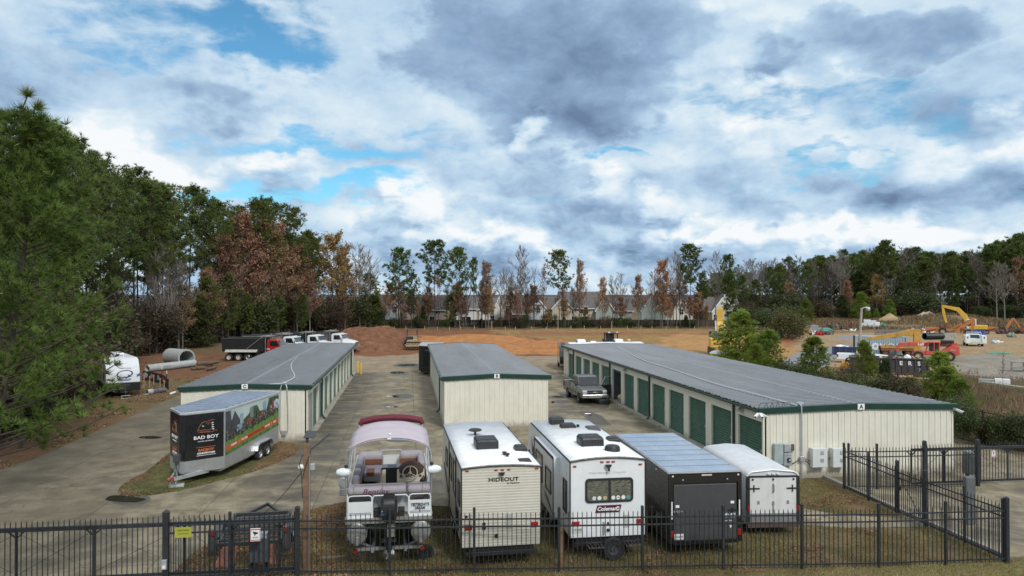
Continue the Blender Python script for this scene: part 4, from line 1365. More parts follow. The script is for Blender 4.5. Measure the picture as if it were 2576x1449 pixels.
# white cargo trailer with rounded roof
wt = thing('cargo_trailer', 'small white cargo trailer with rounded roof and rusty double doors', 'cargo trailer', (12.5, 23.95, 0), radians(-4.5))
WW, WL, WZ = 1.86, 4.9, 2.22
sec = [(-WW / 2, .42), (-WW / 2, WZ - .22), (-WW / 2 + .06, WZ - .09), (-WW / 2 + .2, WZ - .02), (0, WZ + .05), (WW / 2 - .2, WZ - .02), (WW / 2 - .06, WZ - .09), (WW / 2, WZ - .22), (WW / 2, .42)]
rings = []
for y, s in ((0.02, 1), (WL * .5, 1), (WL - .35, 1), (WL - .1, .96), (WL, .86)):
    rings.append([(x * (s if s == 1 else s + .03), y, .42 + (z - .42) * s) for x, z in sec])
m = MB(); m.loft(rings); m.build('body', M((.60, .62, .64), .4, var=.06, grime=.35, gcol=(.38, .37, .36)), wt, smooth=True)
m = MB(); m.tube([(x, 0, z) for x, z in sec[1:-1]], .028, 6); m.build('roof_trim', WHT, wt)
for x in (-WW / 2 + .05, WW / 2 - .05):
    m = MB(); m.box(x - .06, x + .06, -.04, .03, .36, WZ - .16); m.build('corner_post', BLK, wt)
    lamp('tail_light', wt, x, .95, .07, .16, y=-.06)
m = MB(); m.box(-WW / 2 + .11, WW / 2 - .11, -.05, .03, WZ - .2, WZ - .15); m.build('header', BLK, wt)
RST = M((.66, .67, .66), .45, var=.05, grime=.55, gcol=(.40, .28, .18))
for s in (-1, 1):
    m = MB(); a, b = sorted((s * .005, s * (WW / 2 - .11))); m.box(a, b, -.03, .02, .78, WZ - .2)
    d = m.build('door', RST, wt)
    m = MB(); m.box(a, b, -.032, .02, .46, .78); m.build('kick_plate', M((.34, .35, .36), .35, .6, var=.2, sc=14), d)
    x = s * (WW / 2 - .25)
    m = MB(); m.box(x - .2, x + .2, -.06, -.03, 1.62, 1.66); m.box(x - .015, x + .015, -.065, -.03, 1.52, 1.76); m.build('hinge', BLK, d)
    m = MB(); m.box(s * .52 - .04, s * .52 + .04, -.045, -.03, 1.1, 1.22); m.build('latch_plate', STL, d)
m = MB(); m.tube([(0, -.04, 1.5), (0, -.1, 1.53), (0, -.1, 1.76), (0, -.04, 1.78)], .016, 6); m.build('handle', BLK, wt)
m = MB(); m.box(-.015, .015, -.06, -.03, .55, 1.12); m.box(-.04, .04, -.05, -.03, 1.08, 1.2); m.build('lock_bar', STL, wt)
for x in (-.72, 0, .72):
    m = MB(); m.cyl((x, -.06, WZ - .27), (x, -.03, WZ - .27), .035, n=10); m.build('marker_light', M((.12, .02, .02), .3), wt)
for x in (-.14, .02, .18):
    m = MB(); m.box(x - .05, x + .05, -.05, 0, WZ - .1, WZ - .07); m.build('clearance_light', LETW, wt)
m = MB(); m.box(-.85, .85, .1, WL - .1, .3, .42); m.bar((0, WL - .2, .36), (0, WL + 1.2, .36), .1, .1); m.box(-.9, .9, -.06, .08, .3, .44); m.build('chassis', M((.08, .05, .04), .7, var=.3), wt)
for s in (-1, 1):
    wheel(wt, s * (WW / 2 + .02), 2.3, .34, .2, STL, s)
    m = MB(); m.box(min(s * WW / 2, s * (WW / 2 + .2)), max(s * WW / 2, s * (WW / 2 + .2)), 1.8, 2.8, .68, .73); m.build('fender', STL, wt, bev=.02)

# ---------------------------------------------------------------- pontoon boat on its trailer
VINYL = M((.30, .27, .29), .5, var=.1, sc=6)
VDARK = M((.13, .11, .125), .55, var=.15)
BRN = M((.17, .062, .030), .6, var=.15)
ALU = M((.62, .63, .64), .28, .8, var=.1)
FENCE_W = M((.66, .69, .69), .35, var=.04, grime=.2, gcol=(.38, .36, .30))
pb = thing('pontoon_boat', 'old pontoon boat with faded lilac canopy and mauve seats, stern to the fence', 'pontoon boat', (-.55, 22.62, 0), radians(.6))
DZ = 1.56
m = MB(); m.box(-1.28, 1.28, 0, 6.7, DZ - .1, DZ); m.build('deck', M((.38, .33, .24), .8, var=.12, sc=5, grime=.3), pb, bev=.01)
m = MB(); m.box(-1.30, 1.30, -.03, .05, DZ - .14, DZ + .02); m.box(-1.31, -1.25, 0, 6.7, DZ - .12, DZ + .03); m.box(1.25, 1.31, 0, 6.7, DZ - .12, DZ + .03); m.build('rub_rail', ALU, pb)
for s in (-1, 1):
    m = MB()
    m.lathe([(.001, -.02), (.2, .0), (.29, .03), (.305, .07), (.305, 5.6), (.27, 6.1), (.16, 6.6), (.03, 6.9)], (s * .95, -.15, DZ - .42), (0, 1, 0), 22)
    p_ = m.build('pontoon', M((.36, .36, .345), .42, .5, var=.3, sc=1.6, grime=.7, gcol=(.12, .115, .10)), pb, smooth=True)
    m = MB(); m.box(s * .95 - .05, s * .95 + .05, -.2, -.13, DZ - .72, DZ - .5); m.build('transducer', STL, p_)
    m = MB(); m.box(s * .95 - .08, s * .95 + .08, .2, 6.2, DZ - .16, DZ - .08); m.build('mount_rail', ALU, p_)
# fence panels of the playpen
def rail_panel(a, b, z0=DZ + .02, z1=DZ + .68, gate=False):
    a, b = Vector((a[0], a[1], 0)), Vector((b[0], b[1], 0))
    d = (b - a).normalized()
    r = .09
    L = (b - a).length
    pts = [a + Vector((0, 0, z0)), a + Vector((0, 0, z1 - r)), a + d * r * .3 + Vector((0, 0, z1 - r * .3)), a + d * r + Vector((0, 0, z1)), b - d * r + Vector((0, 0, z1)), b - d * r * .3 + Vector((0, 0, z1 - r * .3)), b + Vector((0, 0, z1 - r)), b + Vector((0, 0, z0))]
    m = MB(); m.tube(pts, .02, 7)
    if L > 1.5:
        for k in range(1, int(L / .9)):
            p = a + d * (L * k / int(L / .9)); m.tube([p + Vector((0, 0, z0)), p + Vector((0, 0, z1))], .014, 6)
    o = m.build('rail', FENCE_W, pb, smooth=True)
    m = MB()
    nrm = d.cross(Vector((0, 0, 1))) * .012
    for q in (a, b):
        pass
    m.add([a + nrm + Vector((0, 0, z0)), b + nrm + Vector((0, 0, z0)), b + nrm + Vector((0, 0, z1 - .18)), a + nrm + Vector((0, 0, z1 - .18)), a - nrm + Vector((0, 0, z0)), b - nrm + Vector((0, 0, z0)), b - nrm + Vector((0, 0, z1 - .18)), a - nrm + Vector((0, 0, z1 - .18))],
          [(0, 1, 2, 3), (7, 6, 5, 4), (0, 4, 5, 1), (1, 5, 6, 2), (2, 6, 7, 3), (3, 7, 4, 0)])
    s_ = m.build('side_panel', FENCE_W, o)
    m = MB()
    for zz in (z0 + .10, z0 + .14):
        m.bar(a - nrm * 1.3 + d * .02 + Vector((0, 0, zz)), b - nrm * 1.3 - d * .02 + Vector((0, 0, zz)), .004, .014)
        m.bar(a + nrm * 1.3 + d * .02 + Vector((0, 0, zz)), b + nrm * 1.3 - d * .02 + Vector((0, 0, zz)), .004, .014)
    m.build('pin_stripe', M((.08, .09, .16), .5, var=0), s_)
    return o
rail_panel((-1.22, .06), (-.52, .06)); pr_ = rail_panel((.60, .06), (1.25, .06))
m = MB(); m.tube([(-.5, .06, DZ), (-.5, .06, DZ + .6), (-.44, .06, DZ + .67), (.5, .06, DZ + .67), (.58, .06, DZ + .6), (.58, .06, DZ)], .022, 7); m.build('stern_arch', FENCE_W, pb, smooth=True)
m = MB(); m.box(-.48, .56, .62, .66, DZ, DZ + .6); m.build('motor_well_panel', FENCE_W, pb)
text("YESTERDAY'S", .125, M((.05, .05, .08), .5, var=0), pr_, (.925, .03, DZ + .36), sx=.75, bold=.003)
text('DREAM', .12, M((.05, .05, .08), .5, var=0), pr_, (.925, .03, DZ + .255), sx=.78, bold=.003)
text('II', .11, M((.05, .05, .08), .5, var=0), pr_, (.925, .03, DZ + .16), sx=.8)
for s in (-1, 1):
    rail_panel((s * 1.25, .12), (s * 1.25, 2.4)); rail_panel((s * 1.25, 2.5), (s * 1.25, 5.9))
rail_panel((-1.2, 6.0), (-.46, 6.0)); rail_panel((.46, 6.0), (1.2, 6.0)); rail_panel((-.42, 6.02), (.42, 6.02), z1=DZ + .8)
# sun pad across the stern and the couches
def cushion(x0, x1, y0, y1, z0, z1, mat=VINYL, bev=.07, name='seat'):
    m = MB(); m.box(x0, x1, y0, y1, z0, z1)
    return m.build(name, mat, pb, bev=bev, seg=3)
c1 = cushion(-1.26, .52, .08, .62, DZ + .68, DZ + .92, name='stern_bolster', bev=.1)
c2 = cushion(.54, 1.27, .08, .62, DZ + .68, DZ + .92, name='stern_bolster', bev=.1)
text('Bentley', .24, M((.10, .02, .06), .5, var=0), c1, (-.42, .077, DZ + .78), shear=.35, sx=1.1)
for c, xa, xb in ((c1, -1.05, .45), (c2, .6, 1.15)):
    m = MB(); m.box(xa, xb, .3, .37, DZ + .915, DZ + .925); m.build('braid', VDARK, c)
for x in (-1.06, -.2, 1.0):
    m = MB(); m.box(x - .006, x + .006, .074, .5, DZ + .72, DZ + .926); m.build('piping', VDARK, c1 if x < .5 else c2)
cushion(-1.2, -.55, .64, 1.6, DZ + .02, DZ + .64, name='couch_corner')
m = MB(); m.cyl((-.62, 1.0, DZ + .64), (-.62, 1.0, DZ + .655), .05, n=12); m.build('cup_holder', BLK, pb)
for i, y in enumerate((1.6, 2.1, 2.6, 3.1)):
    cushion(-1.22, -.98, y, y + .48, DZ + .25, DZ + .86, VDARK if i % 2 else VINYL, .08, 'seat_back')
cushion(-.98, -.42, 1.62, 2.1, DZ + .1, DZ + .44)
cushion(-.86, -.66, 1.615, 2.08, DZ + .3, DZ + .452, BRN, .02, 'seat_insert')
cushion(-.98, -.36, 4.0, 4.7, DZ + .1, DZ + .44)
cushion(-.86, -.58, 3.99, 4.6, DZ + .3, DZ + .452, BRN, .02, 'seat_insert')
cushion(-1.2, -.3, 5.2, 5.75, DZ + .1, DZ + .86, name='seat_back', bev=.14); cushion(-.95, -.33, 4.7, 5.21, DZ + .1, DZ + .44)
cushion(-.95, -.33, 5.17, 5.21, DZ + .46, DZ + .66, BRN, .02, 'seat_insert')
cushion(.3, 1.2, 5.2, 5.75, DZ + .1, DZ + .86, name='seat_back', bev=.14); cushion(.33, .95, 4.6, 5.21, DZ + .1, DZ + .44)
cushion(.33, .95, 5.17, 5.21, DZ + .46, DZ + .66, BRN, .02, 'seat_insert')
cushion(.96, 1.22, 3.6, 5.2, DZ + .25, DZ + .86, name='seat_back', bev=.1); cushion(-1.22, -.98, 3.6, 5.2, DZ + .25, DZ + .86, VINYL, .1, 'seat_back')
cushion(.28, 1.12, 1.45, 1.75, DZ + .1, DZ + .62, VDARK, .08, 'helm_seat'); cushion(.26, .30, 1.5, 2.0, DZ + .05, DZ + .5, BRN, .02, 'seat_insert')
# helm console with wheel and cover
m = MB(); m.prism([(2.35, DZ), (3.1, DZ), (3.1, DZ + .75), (2.75, DZ + .82), (2.35, DZ + .5)], 'x', .22, 1.15); hc = m.build('helm_console', M((.50, .44, .33), .5, var=.08), pb, bev=.03)
ax = unit((0, -.7, .6))
u_, v_ = basis(ax)[1:]
m = MB()
c = Vector((.66, 2.36, DZ + .78))
m.tube([c + u_ * (.24 * cos(t)) + v_ * (.24 * sin(t)) for t in [2 * pi * k / 22 for k in range(23)]], .02, 6, False)
m.sph(c - ax * .02, .06, n=8)
for k in range(3):
    a = 2 * pi * k / 3 + .5
    m.bar(c - ax * .02, c + u_ * (.23 * cos(a)) + v_ * (.23 * sin(a)), .03, .015)
m.cyl(c, c - ax * .25, .025, n=6); m.build('steering_wheel', M((.50, .45, .36), .5, var=.05), hc, smooth=True)
m = MB()
for x in (.36, .5, .85, 1.0):
    m.cyl((x, 2.5, DZ + .63), (x, 2.485, DZ + .65), .045, n=10)
m.build('gauges', BLK, hc)
m = MB(); m.box(.3, .52, 2.335, 2.35, DZ + .2, DZ + .3); m.box(.75, 1.0, 2.335, 2.35, DZ + .2, DZ + .3); m.build('console_pocket', BLK, hc)
m = MB(); m.lathe([(.48, 0), (.44, .12), (.3, .26), (.15, .33), (.001, .35)], (.7, 2.9, DZ + .72), (0, 0, 1), 18); m.build('console_cover', M((.055, .028, .020), .8, var=.3), hc, smooth=True)
m = MB(); m.tube([(.95, 2.2, DZ + .35), (1.0, 2.1, DZ + .6), (1.1, 2.2, DZ + .7), (1.15, 2.4, DZ + .5)], .02, 6); m.sph((1.08, 2.2, DZ + .55), .08, n=8); m.build('throttle', BLK, hc)
# folding table
m = MB(); m.box(-.28, .40, 2.9, 3.5, DZ + .80, DZ + .84); tb = m.build('table', M((.20, .21, .23), .5, var=.1), pb, bev=.01)
m = MB(); m.box(-.1, .2, 3.0, 3.4, DZ + .842, DZ + .848); m.build('chart', M((.02, .03, .05), .4, var=.8, sc=9), tb)
m = MB(); m.box(-.30, .42, 2.88, 2.9, DZ + .79, DZ + .85); m.build('table_edge', BLK, tb)
m = MB(); m.box(-.16, .3, 2.98, 3.4, DZ, DZ + .80); m.build('table_base', BLK, tb)
# outboard motor
m = MB()
m.loft([[(x * w, y0 + y * l, z) for x, y in ((-1, -.7), (-.7, -1), (.7, -1), (1, -.7), (1, .8), (.7, 1), (-.7, 1), (-1, .8))] for z, w, l, y0 in ((DZ + .0, .20, .28, -.1), (DZ + .18, .25, .33, -.1), (DZ + .50, .245, .33, -.1), (DZ + .64, .22, .28, -.09), (DZ + .70, .15, .18, -.08))])
om = m.build('outboard_motor', M((.012, .012, .013), .5, var=.2), pb, smooth=True)
m = MB(); m.box(-.245, .0, -.43, -.14, DZ + .2, DZ + .26); m.build('blue_stripe', M((.03, .08, .17), .4), om)
text('FORCE', .07, LETW, om, (-.11, -.405, DZ + .31), shear=.2)
m = MB(); m.box(-.09, .09, -.2, .05, DZ - .9, DZ + .05); m.box(-.22, .22, -.35, .0, DZ - .62, DZ - .60); m.lathe([(.001, -.28), (.05, -.2), (.06, .1), (.03, .22)], (0, -.1, DZ - .98), (0, 1, 0), 10); m.prism([(-.1, DZ - 1.25), (.02, DZ - 1.25), (.12, DZ - .95), (-.14, DZ - .95)], 'x', -.012, .012)
m.build('lower_unit', M((.05, .05, .052), .45, .3, var=.2), om)
m = MB()
pc = Vector((0, -.34, DZ - .98))
m.cyl(pc - Vector((0, .06, 0)), pc + Vector((0, .06, 0)), .05, n=10)
for k in range(3):
    a = 2 * pi * k / 3 + .4
    d1 = Vector((cos(a), 0, sin(a))); d2 = Vector((-sin(a), 0, cos(a)))
    m.add([pc + d1 * .04 - d2 * .03, pc + d1 * .04 + d2 * .03, pc + d1 * .15 + d2 * .085 + Vector((0, .03, 0)), pc + d1 * .18 - d2 * .02, pc + d1 * .14 - d2 * .075 - Vector((0, .03, 0))], [(0, 1, 2, 3, 4)])
m.build('propeller', STL, om)
m = MB(); m.box(-.06, .18, -.30, -.26, DZ - .48, DZ - .1); m.build('swim_plate', ALU, om)
for x, w in ((-.34, .12), (.36, .1)):
    m = MB(); m.box(x - w, x + w, .1, .35, DZ + .02, DZ + .24); m.build('battery_box', BLK, pb, bev=.02)
m = MB(); m.tube([(-.4, .2, DZ + .5), (-.3, .1, DZ + .3), (-.12, .0, DZ + .35)], .012, 5); m.tube([(.35, .2, DZ + .24), (.3, .05, DZ + .1), (.12, 0, DZ + .2)], .014, 5); m.tube([(-.45, .3, DZ + .45), (-.5, .15, DZ + .15), (-.25, .05, DZ + .05), (-.1, 0, DZ + .1)], .012, 5); m.build('cables', BLK, pb)
# canopy on its bows
CAN = M((.47, .42, .46), .75, var=.06, sc=2, grime=.3, gcol=(.40, .33, .36))
def canopy(y0, y1, W, z, rise, mat, name, ny=10, sag=.03):
    m = MB()
    nx_ = 12
    vs, fs = [], []
    for j in range(ny + 1):
        y = y0 + (y1 - y0) * j / ny
        bow = .10 * (1 - (2 * j / ny - 1) ** 2) + sag * cos(j * 2 * pi / 3.3)
        for i in range(nx_ + 1):
            t = 2 * i / nx_ - 1
            vs.append((t * W / 2, y, z + bow + rise * (1 - abs(t) ** 2.6)))
    for j in range(ny):
        fs += [(j * (nx_ + 1) + i, j * (nx_ + 1) + i + 1, (j + 1) * (nx_ + 1) + i + 1, (j + 1) * (nx_ + 1) + i) for i in range(nx_)]
    m.add(vs, fs)
    o = m.build(name, mat, pb, smooth=True)
    sd = o.modifiers.new('thick', 'SOLIDIFY'); sd.thickness = .02
    return o
cn = canopy(-.1, 2.9, 2.42, 3.68, .30, CAN, 'canopy')
m = MB(); m.tube([(-1.21 + 2.42 * i / 12, -.1, 3.67 + .30 * (1 - abs(i / 6 - 1) ** 2.6) - .02) for i in range(13)], .022, 6); m.build('hem', M((.33, .27, .30), .8), cn)
m = MB(); m.box(-.06, .06, -.16, -.08, 3.96, 4.0); m.cyl((.02, -.12, 4.0), (.02, -.12, 4.08), .012, n=6); m.sph((.02, -.12, 4.11), .04, n=8); m.build('stern_light', WHT, cn)
for y0, y1 in ((-.08, .9), (2.85, 1.2), (1.4, 1.1)):
    m = MB()
    for s in (-1, 1):
        m.tube([(s * 1.28, y1, DZ + .66), (s * 1.26, y0 + (y1 - y0) * .3, 3.0), (s * 1.2, y0, 3.62)], .017, 6)
    m.build('canopy_bow', ALU, pb, smooth=True)
for s in (-1, 1):
    m = MB(); m.tube([(s * 1.28, .1, DZ + .6), (s * 1.29, .05, 2.9), (s * 1.24, -.02, 3.5), (s * 1.18, -.08, 3.70)], .025, 7); m.build('tower_pole', ALU, pb, smooth=True)
    m = MB(); m.lathe([(.001, -.26), (.08, -.22), (.13, -.1), (.135, .02), (.1, .16), (.001, .2)], (s * 1.33, 0, 2.98), (-s, -.15, 0), 14); m.build('wake_speaker', M((.70, .74, .76), .35, var=.04), pb, smooth=True)
    m = MB(); m.sph((s * 1.28, 0, 3.16), .06, n=8); m.build('speaker_clamp', BLK, pb)
m = MB(); m.tube([(-1.1, 4.55, 3.62), (-1.05, 4.6, 3.72), (-.6, 4.62, 3.80), (0, 4.62, 3.83), (.6, 4.62, 3.80), (1.08, 4.6, 3.72), (1.12, 4.55, 3.6)], [.09, .12, .13, .13, .13, .12, .09], 10)
m.build('folded_canopy', M((.13, .012, .028), .7, var=.2, sc=5), pb, smooth=True)
for s in (-1, 1):
    m = MB(); m.tube([(s * 1.1, 4.6, 3.62), (s * 1.26, 4.2, 2.9), (s * 1.27, 3.7, DZ + .66)], .016, 6); m.build('canopy_bow', ALU, pb)
m = MB(); m.cyl((-1.42, 1.0, DZ + .85), (-1.42, 1.6, DZ + .85), .17, n=14); m.box(-1.55, -1.25, 1.0, 1.3, DZ + .45, DZ + .68); m.build('grill', STL, pb, bev=.02)
# boat trailer
tr = thing('boat_trailer', 'steel boat trailer carrying the pontoon boat', 'boat trailer', (-.55, 22.75, 0), radians(.6))
m = MB()
for s in (-1, 1):
    m.box(s * .95 - .07, s * .95 + .07, .1, 6.6, .72, .83)
    m.bar((s * .5, 0, .55), (s * .3, 7, .55), .08, .12)
    m.bar((s * .95, .3, .75), (s * .48, .3, .55), .06, .06); m.bar((s * .95, 5.5, .75), (s * .35, 5.5, .55), .06, .06)
for y in (.05, 2.2, 4.2):
    m.bar((-1.0, y, .6), (1.0, y, .6), .09, .09)
m.bar((0, 6.5, .55), (0, 8.4, .55), .1, .1)
m.build('frame', M((.36, .38, .38), .5, .5, var=.2, grime=.4), tr)
for y in (2.3, 3.1):
    for s in (-1, 1):
        wheel(tr, s * .72, y, .27, .18, STL, s)
for s in (-1, 1):
    m = MB(); m.box(s * 1.0 - .06, s * 1.0 + .06, -.02, .05, .5, .62); m.build('tail_light', LTR, tr)
for i, x in enumerate((-1.15, .35)):
    m = MB(); m.box(x - .42, x + .42, -.07, .07, 0, .09)
    tag(m.build('timber_plank', M((.16, .13, .09), .85, var=.3, sc=8), loc=(x - .35 * 0, 23.75 + .1 * i, 0), rz=.05 * i, bev=.008), ('weathered plank lying under the boat trailer, left one', 'weathered plank lying under the boat trailer, right one')[i], 'plank', 'planks under the boat trailer')
tag(KIDS.get('x') or wheel(None, .58, 23.3, .24, .1, BLK, -1, .24, axis=(0, 1, 0), name='prop_guard_wheel'), 'white-rimmed small wheel standing under the boat motor', 'wheel')

# flat utility trailer by the pole
ut = thing('utility_trailer', 'low black utility trailer with rusty ramps among fallen leaves', 'utility trailer', (-4.95, 24.15, 0), radians(3))
m = MB()
m.box(-.95, .95, 0, .1, .42, .54); m.box(-.95, .95, 3.2, 3.3, .42, .54)
for s in (-1, 1):
    m.box(s * .93 - .05, s * .93 + .05, .1, 3.2, .42, .54)
m.bar((-.6, 3.2, .48), (0, 4.5, .48), .08, .1); m.bar((.6, 3.2, .48), (0, 4.5, .48), .08, .1)
m.build('frame', M((.035, .036, .04), .5, var=.3), ut)
m = MB()
for i in range(5):
    m.box(-.88, .88, .5 + i * .55, .58 + i * .55, .44, .52)
m.build('cross_members', M((.045, .045, .048), .8, var=.35, sc=4), ut)
for s in (-1, 1):
    wheel(ut, s * 1.12, 1.5, .33, .2, STL, s)
    m = MB(); m.strip([(1.0, .42), (1.08, .62), (1.25, .74), (1.75, .74), (1.92, .62), (2.0, .42)], 'x', min(s * 1.0, s * 1.26), max(s * 1.0, s * 1.26)); f = m.build('fender', DGR, ut)
    sd = f.modifiers.new('t', 'SOLIDIFY'); sd.thickness = .02
    m = MB(); m.box(s * 1.12 - .14, s * 1.12 + .14, .18, .3, .15, .92); f = m.build('mud_guard', DGR, ut, bev=.03)
    m = MB(); m.cyl((s * 1.1, .17, .82), (s * 1.1, .13, .82), .09, .08, 12); m.build('tail_light', LTR, f)
    m = MB(); m.add([(s * .62 - .3, -.72, .03), (s * .62 + .3, -.72, .03), (s * .55 + .22, .0, .44), (s * .55 - .22, 0, .44), (s * .62 - .3, -.72, .0), (s * .62 + .3, -.72, .0), (s * .55 + .22, .0, .40), (s * .55 - .22, 0, .40)], [(0, 1, 2, 3), (7, 6, 5, 4), (0, 4, 5, 1), (1, 5, 6, 2), (2, 6, 7, 3), (3, 7, 4, 0)])
    m.build('ramp', M((.20, .075, .05), .8, var=.35, sc=5), ut)
g = thing('timber_fork', 'dark bent bracket standing on the flat trailer', 'bracket', (-5.45, 24.9, .54))
m = MB(); m.tube([(0, 0, 0), (0, 0, .35), (.06, 0, .5), (.2, 0, .55)], .06, 8); m.build('stem', DGR, g)
# ---------------------------------------------------------------- branded v-nose trailer on the island
SILV = M((.55, .56, .57), .35, .75, var=.1, sc=4)
bb = thing('cargo_trailer', 'silver v-nose trailer with black front wrap and farm picture on its side', 'cargo trailer', (-9.48, 35.2, 0), radians(-13.5))
BW, BL, BN, ZB, ZT = 2.62, 5.95, 1.28, .46, 3.14
plan = [(-BW / 2, 0), (-.12, -BN), (.12, -BN), (BW / 2, 0), (BW / 2, BL), (-BW / 2, BL)]
m = MB(); m.prism(plan, 'z', ZB, ZT); m.build('body', SILV, bb, bev=.015)
m = MB(); m.prism([(x * 1.012, y * 1.006) for x, y in plan], 'z', ZT - .1, ZT + .012); m.build('roof_edge', M((.66, .68, .70), .35, .6, var=.06), bb, bev=.015)
m = MB()
for i in range(10):
    y0, y1 = -BN * .0 + i * BL / 10, (i + 1) * BL / 10
    m.add([(-BW * .48, y0, ZT + .016), (BW * .48, y0, ZT + .016), (BW * .48, (y0 + y1) / 2, ZT + .03), (-BW * .48, (y0 + y1) / 2, ZT + .03), (BW * .48, y1, ZT + .016), (-BW * .48, y1, ZT + .016)], [(0, 1, 2, 3), (3, 2, 4, 5)])
m.add([(-BW * .48, 0, ZT + .016), (-.1, -BN * .95, ZT + .016), (.1, -BN * .95, ZT + .016), (BW * .48, 0, ZT + .016)], [(0, 1, 2, 3)])
m.build('roof', M((.33, .38, .47), .3, .6, var=.15, sc=1.5, sy=.3), bb)
dirR = Vector((BW / 2 - .12, BN, 0)).normalized()
LN = Vector((BW / 2 - .12, BN, 0)).length
angR = atan2(dirR.y, dirR.x)
WRAP = M((.012, .012, .013), .3, var=.1, coat=.3)
ORG = M((.52, .14, .05), .5, var=.05)
def nose(side):
    """empty-free frame on one nose face: returns (origin, angle)"""
    if side > 0:
        return Vector((.12, -BN, 0)), angR
    return Vector((-BW / 2, 0, 0)), -angR
for side in (1, -1):
    o0, an = nose(side)
    d = Vector((cos(an), sin(an), 0)); nn = Vector((sin(an), -cos(an), 0))
    def pt(u, z, off=.006):
        return o0 + d * u + nn * off + Vector((0, 0, z))
    u0, u1 = (.0, LN - .06) if side > 0 else (.06, LN)
    m = MB()
    m.add([pt(u0, 1.02), pt(u1, 1.02), pt(u1, ZT - .1), pt(u0, ZT - .1), pt(u0, 1.02, -.002), pt(u1, 1.02, -.002), pt(u1, ZT - .1, -.002), pt(u0, ZT - .1, -.002)], [(0, 1, 2, 3), (0, 4, 5, 1), (1, 5, 6, 2), (2, 6, 7, 3), (3, 7, 4, 0)])
    w = m.build('front_wrap', WRAP, bb)
    c = LN * .52
    if side > 0:
        m = MB(); m.box(-.13, .13, -BN - .006, -BN + .002, 1.02, ZT - .1); m.build('front_wrap', WRAP, bb)
    def tx(s, size, mat, z, uu=c, **k):
        p = pt(uu, z, .012)
        return text(s, size, mat, w, p, (pi / 2, 0, an), **k)
    tx('BAD BOY', .205, LETW, 1.98, sx=1.25, bold=.003)
    tx('POWER EQUIPMENT', .065, LETW, 1.81, sx=1.2)
    tx('BADBOY', .15, ORG, 1.42, sx=1.15, bold=.006)
    tx('COUNTRY.COM', .105, LETW, 1.28, sx=1.0, bold=.004)
    for zz, mt in ((1.55, ORG), (1.19, LETW)):
        m = MB(); m.bar(pt(c - .42, zz, .01), pt(c + .42, zz, .01), .006, .016); m.build('rule_line', mt, w)
    # emblem of curved strokes and spikes
    def stroke(pts, r=.012):
        m.tube([pt(c + x * .82, 2.45 + (z - 2.45) * .8, .014) for x, z in pts], r, 5)
    m = MB()
    stroke([(-.42, 2.32), (-.38, 2.42), (-.34, 2.52), (-.24, 2.66), (-.05, 2.74), (.05, 2.72), (.02, 2.62), (.1, 2.56), (.16, 2.64), (.12, 2.74), (.28, 2.78), (.45, 2.8)])
    stroke([(-.42, 2.3), (-.3, 2.24), (-.1, 2.27), (.1, 2.24), (.25, 2.25)])
    stroke([(-.45, 2.34), (-.46, 2.22), (-.3, 2.14), (.0, 2.17), (.2, 2.15)])
    stroke([(.25, 2.66), (.3, 2.5), (.27, 2.32), (.35, 2.22), (.6, 2.18)])
    stroke([(-.3, 2.2), (-.1, 2.14), (.2, 2.12), (.42, 2.14)], .009)
    m.build('emblem', M((.34, .11, .055), .5, var=.1), w)
    m = MB()
    for x, z in ((.34, 2.62), (.36, 2.5), (.36, 2.38), (.38, 2.28)):
        x, z = x * .82, 2.45 + (z - 2.45) * .8
        m.add([pt(c + x - .03, z + .03, .012), pt(c + x - .03, z - .03, .012), pt(c + x + .06, z + .02, .012)], [(0, 1, 2)])
    m.add([pt(c - .2, 2.52, .012), pt(c - .06, 2.47, .012), pt(c - .16, 2.47, .012)], [(0, 1, 2)])
    m.build('spikes', LETW, w)
# farm picture on the right side
sx = BW / 2
def sp(u, z, k):
    return (sx + .004 + .0022 * k, u, z)
def sideq(name, pts, mat, k, parent):
    m = MB(); m.add([sp(u, z, k) for u, z in pts], [tuple(range(len(pts)))])
    return m.build(name, mat, parent)
pic = sideq('side_picture', [(.05, 1.02), (BL - .05, 1.38), (BL - .05, ZT - .12), (.05, ZT - .12)], M((.46, .55, .52), .4, var=.1, sc=.6), 0, bb)
sideq('picture_trees', [(.05, 1.9), (.6, 2.35), (1.6, 2.3), (2.4, 2.55), (2.8, 2.85), (3.3, 2.85), (3.6, 2.5), (4.4, 2.45), (4.7, 3.0), (BL - .05, 3.0), (BL - .05, 2.0), (.05, 1.5)], M((.045, .085, .04), .5, var=.5, sc=5), 1, pic)
sideq('picture_barn', [(.05, 1.75), (.05, 3.0), (.55, 3.0), (.95, 2.92), (1.55, 2.35), (1.55, 1.8)], M((.055, .06, .07), .5, var=.3, sc=4), 2, pic)
sideq('picture_roof', [(.5, 3.0), (.95, 2.95), (.62, 2.5)], M((.40, .43, .47), .5, var=.1), 3, pic)
sideq('picture_house', [(4.9, 2.3), (4.9, 2.55), (5.6, 2.85), (BL - .05, 2.75), (BL - .05, 2.25)], M((.48, .55, .60), .5, var=.2), 2, pic)
sideq('picture_lawn', [(.05, 1.02), (BL - .05, 1.38), (BL - .05, 2.12), (.05, 1.62)], M((.10, .22, .035), .5, var=.5, sc=5), 3, pic)
sideq('picture_band', [(.05, 1.2), (BL - .05, 1.56), (BL - .05, 1.82), (.05, 1.46)], M((.46, .10, .035), .5, var=.12), 4, pic)
rr = random.Random(5)
m = MB()
for i in range(90):
    u = .06 + rr.random() * (BL - .15); zb_ = 1.02 + .36 * u / BL
    m.add([sp(u, zb_ + .005, 5), sp(u + .05, zb_ + .005, 5), sp(u + .02, zb_ + .12 + rr.random() * .14, 5)], [(0, 1, 2)])
m.build('picture_grass', M((.04, .14, .03), .5, var=.4), pic)
slope = atan2(.36, BL)
